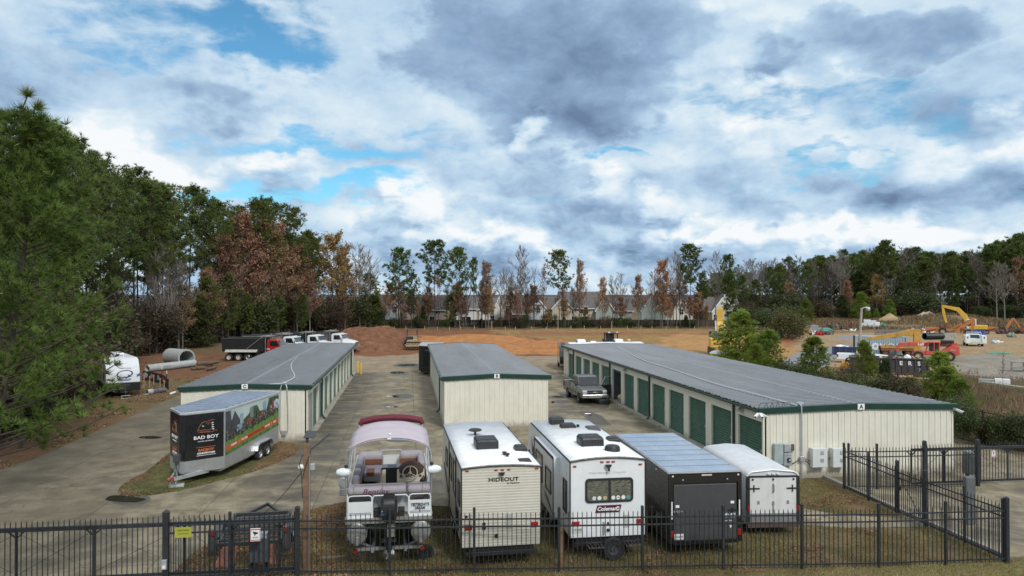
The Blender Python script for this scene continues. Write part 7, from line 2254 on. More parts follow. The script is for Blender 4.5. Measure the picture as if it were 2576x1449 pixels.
junk('long green and white junk row behind the red tarp', 2066, 834, (.10, .24, .20), 3.0, .9, 'scrap', 'scrap_heap', 12)
junk('rusty tangled scrap heap left of the dark green heap', 2089, 832, (.24, .15, .11), 1.6, 1.6, 'scrap', 'scrap_heap', 10)
junk('dark green heap of netting in the yard', 2102, 832, (.02, .05, .03), 1.4, 1.5, 'netting', 'netting_heap', 8)
junk('dark red steel bin with scrap in the yard', 2124, 829, (.12, .03, .025), 1.6, 1.5, 'scrap', 'scrap_bin', 8)
junk('white cloth sack lying alone on the yard dirt', 2142, 834, (.7, .66, .58), 1.0, .6, 'sack', 'sack', 5)
junk('green plastic sheets by the white pallet stacks', 2212, 829, (.06, .28, .16), 1.8, 1.0, 'sheeting', 'sheet_heap', 9)
junk('white tarp mound above the culvert', 2334, 838, (.68, .70, .72), 1.4, 1.2, 'tarp', 'tarp_heap', 7)
junk('pale blue wrapped drums left of the culvert', 2302, 838, (.42, .50, .55), 1.1, 1.3, 'drums', 'drum_heap', 7)
junk('blue tarp bundle with white sheet in front of the orange machines', 2465, 846, (.05, .10, .38), 1.6, 1.2, 'tarp', 'tarp_heap', 8)
junk('grey-green box heap at the right of the yard', 2546, 849, (.30, .33, .27), 1.6, 1.0, 'boxes', 'box_heap', 6)
junk('brown scrap metal heap by the straw mound', 2548, 840, (.10, .06, .05), 3.2, 1.3, 'scrap', 'scrap_heap', 14)
junk('white panel lying in the weeds behind the service truck', 2500, 862, (.62, .66, .66), 1.2, .5, 'panel', 'panel_heap', 4)
m = MB(); p = on(2515, 890)
m.sph((0, 0, .02), 2.1, .9, .14, 16, .3, rr)
tag(m.build('green_tarp', M((.03, .26, .15), .5, var=.2), loc=p), 'flat green tarp spread on the yard ground', 'tarp')
g = thing('timber_table', 'grey rough timber trestle at the right edge of the yard', 'trestle', on(2556, 934), radians(-40))
m = MB(); m.box(-.6, 2.6, -.4, .9, 1.0, 1.1); m.build('top', M((.27, .25, .23), .85, var=.3), g)
for x in (-.5, .6, 1.7):
    for y in (-.35, .8):
        m = MB(); m.box(x, x + .14, y, y + .14, 0, 1.0); m.build('leg', M((.27, .25, .23), .85, var=.3), g)
m = MB(); m.bar((-.5, -.38, .4), (2.0, -.38, .45), .06, .14); m.build('brace', M((.3, .28, .25), .85, var=.3), g)
g = thing('white_panel', 'small white panel lying on the pale strip at the right', 'panel', on(2507, 967, .1), radians(-38))
m = MB(); m.box(-.2, 1.0, -.3, .3, .05, .5); m.build('board', LETW, g, bev=.02)
m = MB(); m.box(-1.5, -.25, -.3, .4, .0, .4); m.build('crate', M((.3, .33, .36), .7), g)
for i, (a, b) in enumerate((((2470, 968), (2520, 974)), ((2520, 975), (2590, 985)))):
    p, q = on(*a), on(*b)
    m = MB(); m.bar(Vector((0, 0, .2)), q - p + Vector((0, 0, .2)), .5, .28)
    tag(m.build('concrete_beam', M((.42, .40, .35), .85, var=.2), loc=p), ('pale concrete beam on the ground at the right, nearer the pines', 'pale concrete beam on the ground at the right edge')[i], 'beam', 'beams lying at the right')
m = MB()
for i in range(30):
    x, y = rr.uniform(-2.5, 2.5), rr.uniform(-1.5, 1.5); a = rr.uniform(-.6, .2)
    m.bar((x, y, .1 + .02 * i), (x + 2.4 * cos(a), y + 2.4 * sin(a), .1 + .02 * i), .16, .06)
tag(m.build('timber_heap', M((.44, .31, .19), .85, var=.3, isl=.4), loc=on(2200, 962)), 'heap of pale loose boards below the brown dumpster', 'timber heap')
# dark silt fence along the red bank
pts = [on(x, y) for x, y in ((1928, 902), (1940, 880), (1952, 868), (1962, 858), (1972, 848))]
g = thing('silt_fence', 'black silt fence along the edge of the red bank by the gravel road', 'silt fence', pts[0])
m = MB(); q = [p - pts[0] for p in pts]
m.add([p for p in q] + [p + Vector((0, 0, 1.15)) for p in q], [(i, i + 1, 5 + i + 1, 5 + i) for i in range(4)])
o = m.build('fabric', M((.03, .033, .04), .8, var=.2), g); sd = o.modifiers.new('t', 'SOLIDIFY'); sd.thickness = .03
for p in q:
    m = MB(); m.box(p.x - .04, p.x + .04, p.y - .04, p.y + .04, 0, 1.3); m.build('stake', WOOD, g)
# ---------------------------------------------------------------- trees and plants
def foliage(name, col, hv=.25, tr=.25, rough=.6):
    m = bpy.data.materials.new(name)
    m.use_nodes = True
    T = NT(m.node_tree)
    b = m.node_tree.nodes['Principled BSDF']
    co = T.n('ShaderNodeTexCoord').outputs['Object']
    isl = T.n('ShaderNodeNewGeometry').outputs['Random Per Island']
    ob = T.n('ShaderNodeObjectInfo').outputs['Random']
    v = T.math('MULTIPLY', T.ss(T.noise(co, .55, 3, .6), .3, .7, .6, 1.45, 'LINEAR'), T.ss(isl, 0, 1, .65, 1.4, 'LINEAR'))
    v = T.math('MULTIPLY', v, T.ss(ob, 0, 1, 1 - hv, 1 + hv, 'LINEAR'))
    c = T.vm('SCALE', col, v)
    hs = T.n('ShaderNodeHueSaturation')
    T.l(c, hs.inputs['Color'])
    T.l(T.ss(T.math('FRACT', T.math('MULTIPLY', ob, 7.3)), 0, 1, .475, .52, 'LINEAR'), hs.inputs['Hue'])
    T.l(hs.outputs[0], b.inputs['Base Color'])
    b.inputs['Roughness'].default_value = rough
    b.inputs['Specular IOR Level'].default_value = .3
    t = T.n('ShaderNodeBsdfTranslucent')
    T.l(hs.outputs[0], t.inputs[0])
    mx = T.n('ShaderNodeMixShader')
    mx.inputs[0].default_value = tr
    T.l(b.outputs[0], mx.inputs[1]); T.l(t.outputs[0], mx.inputs[2])
    T.l(mx.outputs[0], m.node_tree.nodes['Material Output'].inputs[0])
    return m
NEEDLE = foliage('pine_needles', (.105, .138, .034))
NEEDLE2 = foliage('young_pine_needles', (.18, .235, .036))
RUSTL = foliage('rust_leaves', (.27, .168, .092), .25, .35)
PINKL = foliage('tan_pink_leaves', (.34, .215, .15), .25, .35)
GOLDL = foliage('gold_brown_leaves', (.31, .19, .085), .25, .35)
DKGRN = foliage('dark_evergreen', (.058, .078, .026))
BRNSH = foliage('brown_scrub', (.085, .064, .040))
OLIVE = foliage('olive_scrub', (.085, .085, .028))
BARK = M((.075, .058, .045), .9, var=.3, sc=6)
BARKG = M((.19, .165, .145), .9, var=.25, sc=6)
BARKD = M((.052, .040, .033), .9, var=.3, sc=6)


def tri_mesh(name, V, mat, quad=False):
    k = 4 if quad else 3
    n = len(V) // k
    me = bpy.data.meshes.new(name)
    me.vertices.add(len(V))
    me.vertices.foreach_set('co', V.astype(np.float32).ravel())
    me.loops.add(n * k)
    me.loops.foreach_set('vertex_index', np.arange(n * k, dtype=np.int32))
    me.polygons.add(n)
    me.polygons.foreach_set('loop_start', np.arange(0, n * k, k, dtype=np.int32))
    me.update(calc_edges=True)
    me.materials.append(mat)
    return me
def nrm(a):
    return a / np.maximum(np.linalg.norm(a, axis=1, keepdims=True), 1e-6)
def needles(C, D, n, ln, w, spread, rg):
    C = np.repeat(np.array(C, float), n, 0)
    D = np.repeat(nrm(np.array(D, float)), n, 0)
    d = nrm(D + nrm(rg.normal(size=C.shape)) * spread)
    s = nrm(np.cross(d, rg.normal(size=C.shape))) * (w / 2)
    L = ln * rg.uniform(.65, 1.1, (len(C), 1))
    V = np.stack([C - s, C + s, C + d * L], 1)
    return V.reshape(-1, 3)
def leaves(C, size, rg):
    C = np.array(C, float)
    a = nrm(rg.normal(size=C.shape)); b = nrm(np.cross(a, rg.normal(size=C.shape)))
    s = size * rg.uniform(.5, 1.2, (len(C), 1))
    return np.stack([C - a * s, C + b * s * .6, C + a * s, C - b * s * .6], 1).reshape(-1, 3)


def pine(seed, h=24., cs=.5, rad=3.6, nb=60, tpb=8, ln=.62, nn=12, w=.075, prof='round', mat=None, lean=.4, tr=.22, droop=.0, bark=None, clump=0.0):
    """(trunk mesh, crown mesh) of one pine standing at the origin"""
    R = random.Random(seed)
    rg = np.random.default_rng(seed)
    m = MB()
    ph = R.uniform(0, 6)
    def tp(t):
        return Vector((lean * sin(t * 2.2 + ph) * t, lean * cos(t * 1.7 + ph) * t, h * t))
    m.tube([tp(i / 9) for i in range(10)], [tr * (1 - .88 * i / 9) for i in range(10)], 7)
    C, D = [], []
    for i in range(nb):
        u = (i + R.random()) / nb
        t = cs + (1 - cs) * u
        if prof == 'round':
            r = rad * (sin(pi * min(1, .12 + u * .88)) ** .7) * R.uniform(.55, 1.15) + .35
        else:
            r = rad * (1.02 - u) ** .8 * R.uniform(.7, 1.12) + .3
        a = R.uniform(0, 2 * pi) if R.random() < .5 else i * 2.4
        up = (.15 + .75 * u + R.uniform(-.25, .25)) if prof == 'round' else (.22 + .5 * u + R.uniform(-.15, .15) - droop)
        d = Vector((cos(a), sin(a), up)).normalized()
        p0 = tp(t * .985)
        pts = [p0]
        for k in range(1, 5):
            q = d + Vector((R.uniform(-.18, .18), R.uniform(-.18, .18), .10 * k - .1))
            pts.append(pts[-1] + q * (r / 4))
        m.tube(pts, [max(.018, tr * .24 * (1 - u * .6)) * (1 - .13 * k) for k in range(5)], 4, False)
        for k in range(tpb):
            s = .42 + .6 * R.random() ** .8
            if clump:
                s = R.choice((.52, .76, 1.0)) + R.uniform(-.06, .02) if clump > .25 else R.uniform(.3, 1.0)
            f = min(3.999, s * 4); j = int(f)
            c = pts[j].lerp(pts[j + 1], f - j) + Vector((R.gauss(0, 1), R.gauss(0, 1), R.gauss(0, .7))) * ((r * .13 + .08) if not clump else clump)
            C.append(c); D.append((d + Vector((R.gauss(0, .5), R.gauss(0, .5), .55))))
        C.append(pts[-1]); D.append(d + Vector((0, 0, .3)))
    for k in range(4):
        C.append(tp(1) + Vector((R.gauss(0, .15), R.gauss(0, .15), -.15 * k))); D.append((0, 0, 1))
    me = tri_mesh('crown', needles(C, D, nn, ln, w, .95, rg), mat or NEEDLE)
    t = m.build('trunk', bark or BARK)
    return t, me


def decid(seed, h=17., rad=4., nb=22, leafn=0, leaf=.2, mat=None, tw=.03, base=.22, bark=None, thick=.2, up=1.1, fork=4):
    R = random.Random(seed)
    rg = np.random.default_rng(seed)
    m = MB()
    ph = R.uniform(0, 6)
    def tp(t):
        return Vector((.3 * sin(t * 3 + ph) * t, .3 * cos(t * 2.6 + ph) * t, h * t))
    m.tube([tp(.97 * i / 9) for i in range(10)], [max(tw, thick * (1 - .93 * i / 9)) for i in range(10)], 6)
    ends = []
    def branch(p, d, L, r, lev):
        pts = [p]
        for k in range(3):
            d = (d + Vector((R.uniform(-.22, .22), R.uniform(-.22, .22), R.uniform(-.05, .22)))).normalized()
            pts.append(pts[-1] + d * (L / 3))
        m.tube(pts, [max(tw * .8, r), max(tw * .7, r * .75), max(tw * .6, r * .5), tw * .45], 3, False)
        ends.extend(pts[1:])
        if lev:
            for k in range(fork + (lev > 1)):
                f = R.uniform(.3, 1) * 2.999; j = int(f)
                q = pts[j].lerp(pts[j + 1], f - j)
                dd = (d + Vector((R.gauss(0, .55), R.gauss(0, .55), R.uniform(-.1, .6)))).normalized()
                branch(q, dd, L * R.uniform(.35, .6), r * .5, lev - 1)
    for i in range(nb):
        u = (i + R.random()) / nb
        t = base + (.96 - base) * u
        a = i * 2.4 + R.uniform(-.5, .5)
        L = rad * (1.15 - .8 * u) * R.uniform(.6, 1.15)
        d = Vector((cos(a), sin(a), up * R.uniform(.6, 1.3))).normalized()
        branch(tp(t), d, L, thick * .42 * (1.1 - u), 2)
    me = None
    if leafn:
        E = np.array([list(e) for e in ends])
        C = E[rg.integers(0, len(E), leafn)] + rg.normal(size=(leafn, 3)) * .30
        me = tri_mesh('crown', leaves(C, leaf, rg), mat, True)
    t = m.build('trunk', bark or BARKG)
    return t, me


def shrub(seed, w=2., h=2., n=900, leaf=.14, mat=None, stems=7):
    R = random.Random(seed)
    rg = np.random.default_rng(seed)
    m = MB()
    C = []
    cl = [(R.uniform(-.6, .6) * w, R.uniform(-.6, .6) * w, h * R.uniform(.25, .85), R.uniform(.25, .5) * w) for _ in range(9)]
    for c in cl:
        q = rg.normal(size=(n // 9, 3)) * (c[3] * .55) + np.array(c[:3])
        C.append(q)
    C = np.concatenate(C)
    C[:, 2] = np.abs(C[:, 2])
    for i in range(stems):
        c = cl[i % 9]
        m.tube([(c[0] * .2, c[1] * .2, 0), (c[0] * .7, c[1] * .7, c[2] * .6), (c[0] * 1.1, c[1] * 1.1, c[2] * 1.15)], [.035, .025, .012], 4, False)
    return m.build('trunk', BARKD), tri_mesh('crown', leaves(C, leaf, rg), mat, True)


def proto(pair, hh):
    t, me = pair
    if me is not None:
        c = bpy.data.objects.new('crown', me)
    else:
        c = None
    COL.objects.unlink(t)
    return t, c, hh
def plant(pr, name, label, loc, h, group=None, wide=1.0, rz=None, cat='tree', R=random.Random(77)):
    """one plant: an Empty with its own trunk and crown objects sharing mesh data"""
    t, c, hh = pr
    x, y = loc[0], loc[1]
    g = thing(name, label, cat, (x, y, hz(x, y) - .05), R.uniform(0, 2 * pi) if rz is None else rz, group)
    s = h / hh
    sw = s * wide * R.uniform(.92, 1.1)
    g.scale = (sw, sw, s)
    for o in (t, c):
        if o is not None:
            k = o.copy()
            COL.objects.link(k)
            k.parent = g
            k.name = 'trunk' if o is t else 'crown'
    return g


NP = [proto(pine(i, 24, cs, rad, nb, 27, .48, 16, .060, mat=NEEDLE, tr=.17, clump=.30), 24) for i, (cs, rad, nb) in enumerate(((.42, 4.4, 62), (.52, 4.2, 54), (.46, 5.0, 62), (.34, 4.0, 72)))]
FPN = [proto(pine(20 + i, 24, cs, rad, nb, 14, .74, 14, .14, tr=.16, clump=.36), 24) for i, (cs, rad, nb) in enumerate(((.40, 4.3, 60), (.52, 3.6, 46), (.38, 4.8, 64), (.5, 4.5, 52), (.2, 4.2, 84)))]
YP = [proto(pine(40 + i, 6, .05, 2.0, 90, 15, .30, 18, .040, 'cone', NEEDLE2, .15, .07), 6) for i in range(3)]
YPB = [proto(pine(44 + i, 6, .03, 2.3, 100, 15, .28, 18, .042, 'cone', NEEDLE2, .2, .06, .12), 6) for i in range(2)]
RD = [proto(decid(60 + i, 17, 4.4, 26, 5600, .20, m_, .035), 17) for i, m_ in enumerate((RUSTL, RUSTL, PINKL, GOLDL))]
BARE = [proto(decid(70 + i, 17, 4.6, 28, 0, tw=.045, base=b_, bark=k_), 17) for i, (b_, k_) in enumerate(((.3, BARKG), (.22, BARKG), (.4, BARKG), (.25, BARK)))]
THIN = [proto(decid(80 + i, 14, 2.2, 18, n_, .15, PINKL, .04, .3, BARK, .11, 1.5, 3), 14) for i, n_ in enumerate((0, 700, 260))]
SHG = [proto(shrub(90 + i, 3.0, 5, 5200, .15, DKGRN), 5) for i in range(2)]
SHB = [proto(shrub(94 + i, 3.1, 5, 4600, .13, BRNSH, 16), 5) for i in range(2)]
SHO = [proto(shrub(97, 3.2, 5, 5000, .14, OLIVE), 5)]
CONE = [proto(pine(50 + i, 6, .02, 1.6, 100, 10, .34, 14, .075, 'cone', DKGRN, .1, .06), 6) for i in range(2)]

R0 = random.Random(14)
# --- near pines whose boughs hang over the left edge
def near_pine(seed, label, loc, h, rad, nb, tpb, ln, nn, w, cs=.25, prof='cone', wide=1.0, lean=.3):
    ph = random.Random(seed).uniform(0, 6)
    t, me = pine(seed, h, cs, rad, nb, tpb, ln, nn, w, prof, NEEDLE_N, lean, .12, clump=.15)
    g = thing('pine_tree', label, 'tree', (loc[0], loc[1], 0))
    t.parent = g
    c = bpy.data.objects.new('crown', me)
    COL.objects.link(c)
    c.parent = g
    g.rotation_euler[2] = -YAW - atan2(cos(1.7 + ph), sin(2.2 + ph))
    return g
NEEDLE_N = foliage('near_pine_needles', (.108, .145, .030), .1)
a_ = AT(-66, 17.0)
g_ = near_pine(301, 'nearest pine at the left edge with its top shoot against the sky', a_, 12.4, 2.9, 110, 18, .24, 32, .018, .36, lean=1.15)
w_ = MB()
tip = AT(66, 17.0, TOP(240, 17.0))
st = [AT(-20, 17.2, TOP(420, 17)), AT(22, 17.1, TOP(335, 17)), AT(48, 17, TOP(285, 17)), tip]
w_.tube(st, [.05, .032, .022, .014], 6)
br = [(st[1], AT(85, 16.8, TOP(312, 17))), (st[2], AT(92, 17, TOP(270, 17))), (st[1], AT(5, 17, TOP(290, 17))), (st[0], AT(60, 16.7, TOP(350, 17))), (st[0], AT(98, 17, TOP(345, 17)))]
C_, D_ = [tip, tip, tip], [(.1, 0, 1), (.3, .1, .8), (-.2, 0, 1)]
for a, b in br:
    w_.tube([a, a.lerp(b, .5) + Vector((0, 0, -.05)), b], [.02, .015, .01], 5)
    for t_ in (.8, 1.0, 1.0):
        C_.append(a.lerp(b, t_)); D_.append((b - a).normalized() + Vector((0, 0, .5)))
inv = (Matrix.Translation(g_.location) @ Matrix.Rotation(g_.rotation_euler[2], 4, 'Z')).inverted()
so_ = w_.build('top_shoot', BARKD, g_)
so_.matrix_parent_inverse = inv
k_ = bpy.data.objects.new('shoot_needles', tri_mesh('shoot_needles', needles(C_, D_, 70, .30, .014, 1.25, np.random.default_rng(9)), NEEDLE_N))
COL.objects.link(k_)
k_.parent = so_
for i in range(26):
    px_ = R0.uniform(-60, 215); d_ = 41 + max(0, px_) * .13 + R0.uniform(0, 12)
    plant(R0.choice(SHG + SHO + SHB), 'shrub', 'dark scrub under the near pines at the left edge', AT(px_, d_), R0.uniform(1.8, 4.5), 'scrub under the near pines', 1.1, cat='shrub')
a_ = AT(-70, 30)
near_pine(302, 'bushy near pine reaching over the left drive', a_, 15.0, 4.4, 140, 22, .27, 24, .030, .24)
a_ = AT(-40, 37)
near_pine(303, 'dark pine behind the nearest pines at the left edge', a_, 17.5, 5.0, 130, 22, .30, 22, .032, .24)
a_ = AT(55, 40)
near_pine(304, 'full low-branched pine left of the camper', a_, 16.0, 4.0, 150, 24, .30, 22, .034, .17)

# --- wood along the left side
R7 = random.Random(5)
def base_d(px):
    xs = ((0, 42), (130, 52), (225, 78), (400, 108), (560, 126), (800, 160), (940, 178))
    for (x0, d0), (x1, d1) in zip(xs, xs[1:]):
        if px <= x1:
            return d0 + (d1 - d0) * (px - x0) / (x1 - x0)
    return 178
LW_ = 'pines of the left wood'
for i, (px, yt, lab) in enumerate(((128, 322, 'tall pine just right of the nearest bough, with a knobbly top'), (182, 352, 'tall pine with the second highest top in the left wood'), (214, 392, None), (252, 408, 'pine with twin leader shoots above the camper'), (292, 445, None),
                               (338, 428, 'tall pine standing over the camper with an open crown'), (372, 462, None), (408, 480, None), (478, 474, 'broad dark pine above the big concrete pipe'), (512, 500, None), (552, 512, 'round-topped pine left of the rust-brown trees'),
                               (600, 520, None), (640, 505, None), (668, 500, 'pine top rising over the rust-brown trees'), (700, 520, None), (741, 526, 'last tall dark pine of the left wood'), (770, 585, None), (790, 600, 'lower pine on the shoulder of the left wood'))):
    d = base_d(px) + 4 + (i % 3) * 3
    plant(NP[i % 4], 'pine_tree', lab or 'tall pine in the front row of the left wood', AT(px, d), TOP(yt, d), LW_, .9 if i % 2 else 1.05)
for i in range(26):
    px = R7.uniform(-260, 800)
    d = base_d(max(0, px)) + R7.uniform(14, 46)
    yt = 300 + max(px, -40) * .33 + R7.uniform(20, 110) if px > 60 else 330 + R7.uniform(0, 160)
    plant(FPN[i % 5], 'pine_tree', 'tall pine deep inside the left wood', AT(px, d), min(27, TOP(yt, d)), 'pines inside the left wood')
for i, (px, yt, k, lab) in enumerate(((610, 555, 0, 'rust-leaved tree behind the dump trucks, left of the pair'), (655, 560, 1, 'rust-leaved tree behind the dump trucks, with open gaps'), (700, 580, 0, 'rust-leaved tree right of the open-gapped one'), (835, 598, 3, 'broad golden brown tree at the end of the left wood'), (868, 630, 0, 'rust-brown tree leaning at the end of the left wood'),
                                     (560, 600, 1, 'rust-leaved tree left of the dump truck beds'), (748, 620, 1, 'rust-leaved tree below the last tall dark pine'), (520, 690, 0, 'low rust-leaved tree behind the concrete pipes'), (460, 720, 1, 'low rust-brown tree left of the concrete pipes'), (780, 690, 0, 'low rust-leaved tree behind the white dump trucks'), (640, 680, 0, 'low rust-leaved tree behind the red dump truck'))):
    d = base_d(px) + (2 if yt < 650 else -1)
    plant(RD[k], 'autumn_tree', lab, AT(px, d), TOP(yt, d), 'autumn trees of the left wood', 1.0)
for i, (px, yt, lab) in enumerate(((425, 610, 'bare pale-branched tree before the broad dark pine'), (395, 640, 'bare tree left of the pale-branched one'), (920, 640, 'thin bare tree at the right tip of the left wood'), (300, 690, 'bare tree behind the camper roof'), (450, 660, 'small bare tree above the concrete pipes'), (905, 625, 'bare twiggy tree beside the golden brown tree'))):
    d = base_d(px) - 1
    plant(BARE[i % 4], 'bare_tree', lab, AT(px, d), TOP(yt, d), 'bare trees of the left wood', 1.0)
for i, (px, yt) in enumerate(((520, 700), (575, 690), (500, 760), (700, 740), (760, 740), (945, 752), (930, 690), (620, 740))):
    d = base_d(px) - 2
    plant(FPN[4] if yt < 745 else CONE[0], 'pine_tree', 'low leafy pine on the edge of the left wood', AT(px, d), TOP(yt, d), 'low pines of the left wood', 1.1)
for i in range(110):
    px = R7.uniform(-120, 945)
    d = base_d(max(0, px)) + R7.uniform(-1, 26)
    k = R7.random()
    pr = SHG if k < .4 else (SHB if k < .85 else SHO)
    plant(R7.choice(pr), 'shrub', 'dark shrub under the trees of the left wood', AT(px, d), R7.uniform(2.4, 8.5), 'undergrowth shrubs of the left wood', 1.1, cat='shrub')
for i in range(44):
    px = R7.uniform(240, 900)
    d = base_d(px) + R7.uniform(-1, 14)
    plant(THIN[0 if i % 3 else 1], 'bare_tree', 'thin bare sapling under the left wood', AT(px, d), R7.uniform(7, 13), 'saplings of the left wood', .8)

# --- trees in front of the houses
HP = 'trees before the houses'
for i, (px, yt, pr, wd, lab) in enumerate((
        (1003, 628, FPN[0], 1.1, 'tall pine with a layered crown at the left of the houses'), (1040, 688, FPN[2], .8, 'shorter pine touching the layered pine'), (1095, 610, FPN[3], 1.0, 'tall pine with long bare trunk and open crown'), (1147, 626, FPN[2], .95, 'dense tall pine right of the open-crowned pine'),
        (1192, 650, FPN[1], .5, 'slender pine with a narrow crown'), (1407, 634, FPN[3], .95, 'lone dark pine standing clear above the houses'), (1132, 742, FPN[4], 1.3, 'low bushy pine before the brick house'), (946, 752, CONE[0], 1.0, 'small dark conifer at the left of the houses'), (1060, 770, CONE[1], 1.0, 'small dark conifer below the layered pine'),
        (1222, 668, RD[2], .75, 'tall pinkish brown tree right of the slender pine'), (1367, 664, THIN[1], 1.0, 'thin pinkish tree left of the lone dark pine'), (1458, 664, RD[2], .55, 'narrow pinkish tree right of the lone dark pine'), (1516, 706, RD[2], .9, 'spreading brown tree before the grey house'),
        (1606, 700, RD[0], .7, 'rust-brown tree before the green-gabled house'), (1666, 660, RD[3], .8, 'tall golden brown tree left of the paired pines'), (1312, 626, BARE[0], 1.0, 'tall bare tree with a fan of branches above the houses'), (1268, 682, BARE[2], .7, 'grey bare tree left of the tall fan-shaped one'),
        (1560, 690, BARE[1], .9, 'bare tree right of the spreading brown tree'), (1702, 640, BARE[2], .8, 'bare tree against the paired pines'), (1640, 690, BARE[1], .9, 'bare tree left of the golden brown tree'), (1735, 620, FPN[1], 1.1, 'taller pine of the pair near the yellow excavator'), (1716, 668, FPN[3], .7, 'shorter pine of the pair near the yellow excavator'),
        (1800, 640, BARE[0], .8, 'bare crooked tree above the yellow excavator'), (1832, 645, FPN[3], .7, 'small round-topped pine above the yellow excavator'), (1768, 690, FPN[1], .8, 'pine right of the pair with a thin crown'), (1836, 690, FPN[4], 1.1, 'bushy pine behind the yellow excavator boom'))):
    d = 187 + (i % 3) * 2 + (6 if px > 1690 else 0)
    plant(pr, 'pine_tree' if pr in FPN or pr in CONE else ('bare_tree' if pr in BARE or pr is THIN[0] else 'autumn_tree'), lab, AT(px, d), TOP(yt, d), HP, wd)
for i in range(78):
    px = R7.uniform(935, 1790)
    d = 184 + R7.uniform(0, 8)
    k = i % 6
    if k in (0, 3):
        plant(R7.choice(SHG + CONE), 'shrub', 'dark green shrub along the back field edge', AT(px, d), R7.uniform(1.5, 3.6), 'shrubs before the houses', 1.1, cat='shrub')
    elif k in (1, 4):
        plant(R7.choice(SHB + SHO), 'shrub', 'brown shrub along the back field edge', AT(px, d), R7.uniform(1.4, 3.2), 'shrubs before the houses', 1.2, cat='shrub')
    elif k == 2:
        plant(R7.choice(THIN), 'bare_tree', 'thin sapling before the houses', AT(px, d), R7.uniform(7, 13.5), 'saplings before the houses', 1.0)
    else:
        plant(R7.choice(RD), 'autumn_tree', 'small brown tree before the houses', AT(px, d), R7.uniform(7, 11.5), 'small brown trees before the houses', .9)

for i in range(40):
    px = R7.uniform(925, 1780)
    d = 185 + R7.uniform(0, 9)
    if i % 3 == 0:
        plant(BARE[3], 'bare_tree', 'dark twiggy bare tree in the row before the houses', AT(px, d), R7.uniform(9, 14), 'twiggy bare trees before the houses', .8)
    elif i % 3 == 1:
        plant(THIN[1], 'autumn_tree', 'thin tan-leaved tree in the row before the houses', AT(px, d), R7.uniform(9, 14), 'thin tan-leaved trees before the houses', 1.1)
    else:
        plant(RD[3 if i % 2 else 0], 'autumn_tree', 'small brown tree before the houses', AT(px, d), R7.uniform(4.5, 11), 'small brown trees before the houses', R7.uniform(.8, 1.5))
# --- wood on the right
def right_top(px):
    xs = ((1740, 712), (1800, 690), (1880, 672), (1960, 664), (2060, 650), (2140, 640), (2222, 628), (2320, 636), (2400, 645), (2500, 622), (2560, 602), (2700, 585), (3000, 580))
    for (x0, d0), (x1, d1) in zip(xs, xs[1:]):
        if px <= x1:
            return d0 + (d1 - d0) * (px - x0) / (x1 - x0)
    return 590
for row in range(4):
    n = (52, 48, 40, 34)[row]
    for i in range(n):
        px = 1745 + (2860 - 1745) * (i + R7.random()) / n
        d = 232 + row * 13 + R7.uniform(-4, 4)
        yt = right_top(px) + R7.uniform(-6, 26) + (22 if row == 0 else 0)
        k = R7.random()
        bare_zone = 1850 < px < 2120
        if k < (.45 if bare_zone else .76):
            plant(R7.choice(FPN + [FPN[4], FPN[2]]), 'pine_tree', 'tall pine in the dense wood behind the yard', AT(px, d), TOP(yt, d), 'pines of the right wood', R7.uniform(.85, 1.15))
        else:
            plant(R7.choice(BARE), 'bare_tree', 'bare grey tree in the dense wood behind the yard', AT(px, d), TOP(yt - 4, d), 'bare trees of the right wood', R7.uniform(.7, 1.0))
for i, (px, yt, pr, lab) in enumerate(((2115, 645, BARE[2], 'bare pale-stemmed tree standing in front of the right wood'), (2205, 700, RD[3], 'golden brown tree in the edge of the right wood'), (2560, 665, RD[0], 'rust-brown tree at the far right of the wood'), (2590, 700, RD[0], 'low rust-brown tree at the right picture edge'), (1985, 720, RD[1], 'dull brown tree in the gap of the right wood'),
                                       (2130, 715, RD[1], 'dull brown tree beside the golden brown one'), (2230, 615, FPN[1], 'pine with a small tuft top rising over the right wood'))):
    d = 226
    plant(pr, 'autumn_tree' if pr in RD else ('pine_tree' if pr in FPN else 'bare_tree'), lab, AT(px, d), TOP(yt, d), 'edge trees of the right wood', 1.0)
for px, h_, lab in ((2508, 150, 'tall pale bare tree on the straw mound, left stem'), (2527, 140, 'tall pale bare tree on the straw mound, right stem')):
    d = 186
    g = plant(BARE[0], 'bare_tree', lab, AT(px, d), TOP(668, d) - 1.5, 'bare trees on the straw mound', 1.0)
    p = AT(px, d); g.location.z = hz(p.x, p.y) - .1
for px, yt, d, lab in ((2164, 745, 215, 'bright green young pine before the right wood, tallest'), (2028, 758, 200, 'bright green young pine left of the lamp pole'), (2236, 762, 215, 'bright conical young pine right of the lamp pole'), (2205, 785, 212, 'small yellowish young pine right of the lamp pole')):
    plant(YP[0], 'young_pine', lab, AT(px, d), TOP(yt, d), 'young pines before the right wood', 1.0)
for i in range(120):
    px = R7.uniform(1750, 2800); d = 226 + R7.uniform(-6, 30)
    k = R7.random()
    plant(R7.choice(SHG + CONE if k < .35 else SHB + SHO), 'shrub', 'scrubby bush at the foot of the right wood', AT(px, d), R7.uniform(3, 9), 'bushes of the right wood', 1.2, cat='shrub')
for px, d, h_, lab, pr in ((1993, 133, 5.4, 'olive green bush at the bend of the gravel road', SHO[0]), (1978, 140, 5.0, 'dark olive bush behind the silt fence', SHO[0]), (1960, 160, 6.5, 'dark evergreen bush behind the red bank', SHG[0]), (2000, 165, 5.0, 'grey-green bush behind the yellow skid steer', SHO[0]), (1935, 168, 5, 'dark bush at the end of the red bank', SHG[1]), (1900, 176, 5.5, 'dark green bush behind the red bank', SHG[0])):
    plant(pr, 'shrub', lab, AT(px, d), h_, None, 1.1, cat='shrub')

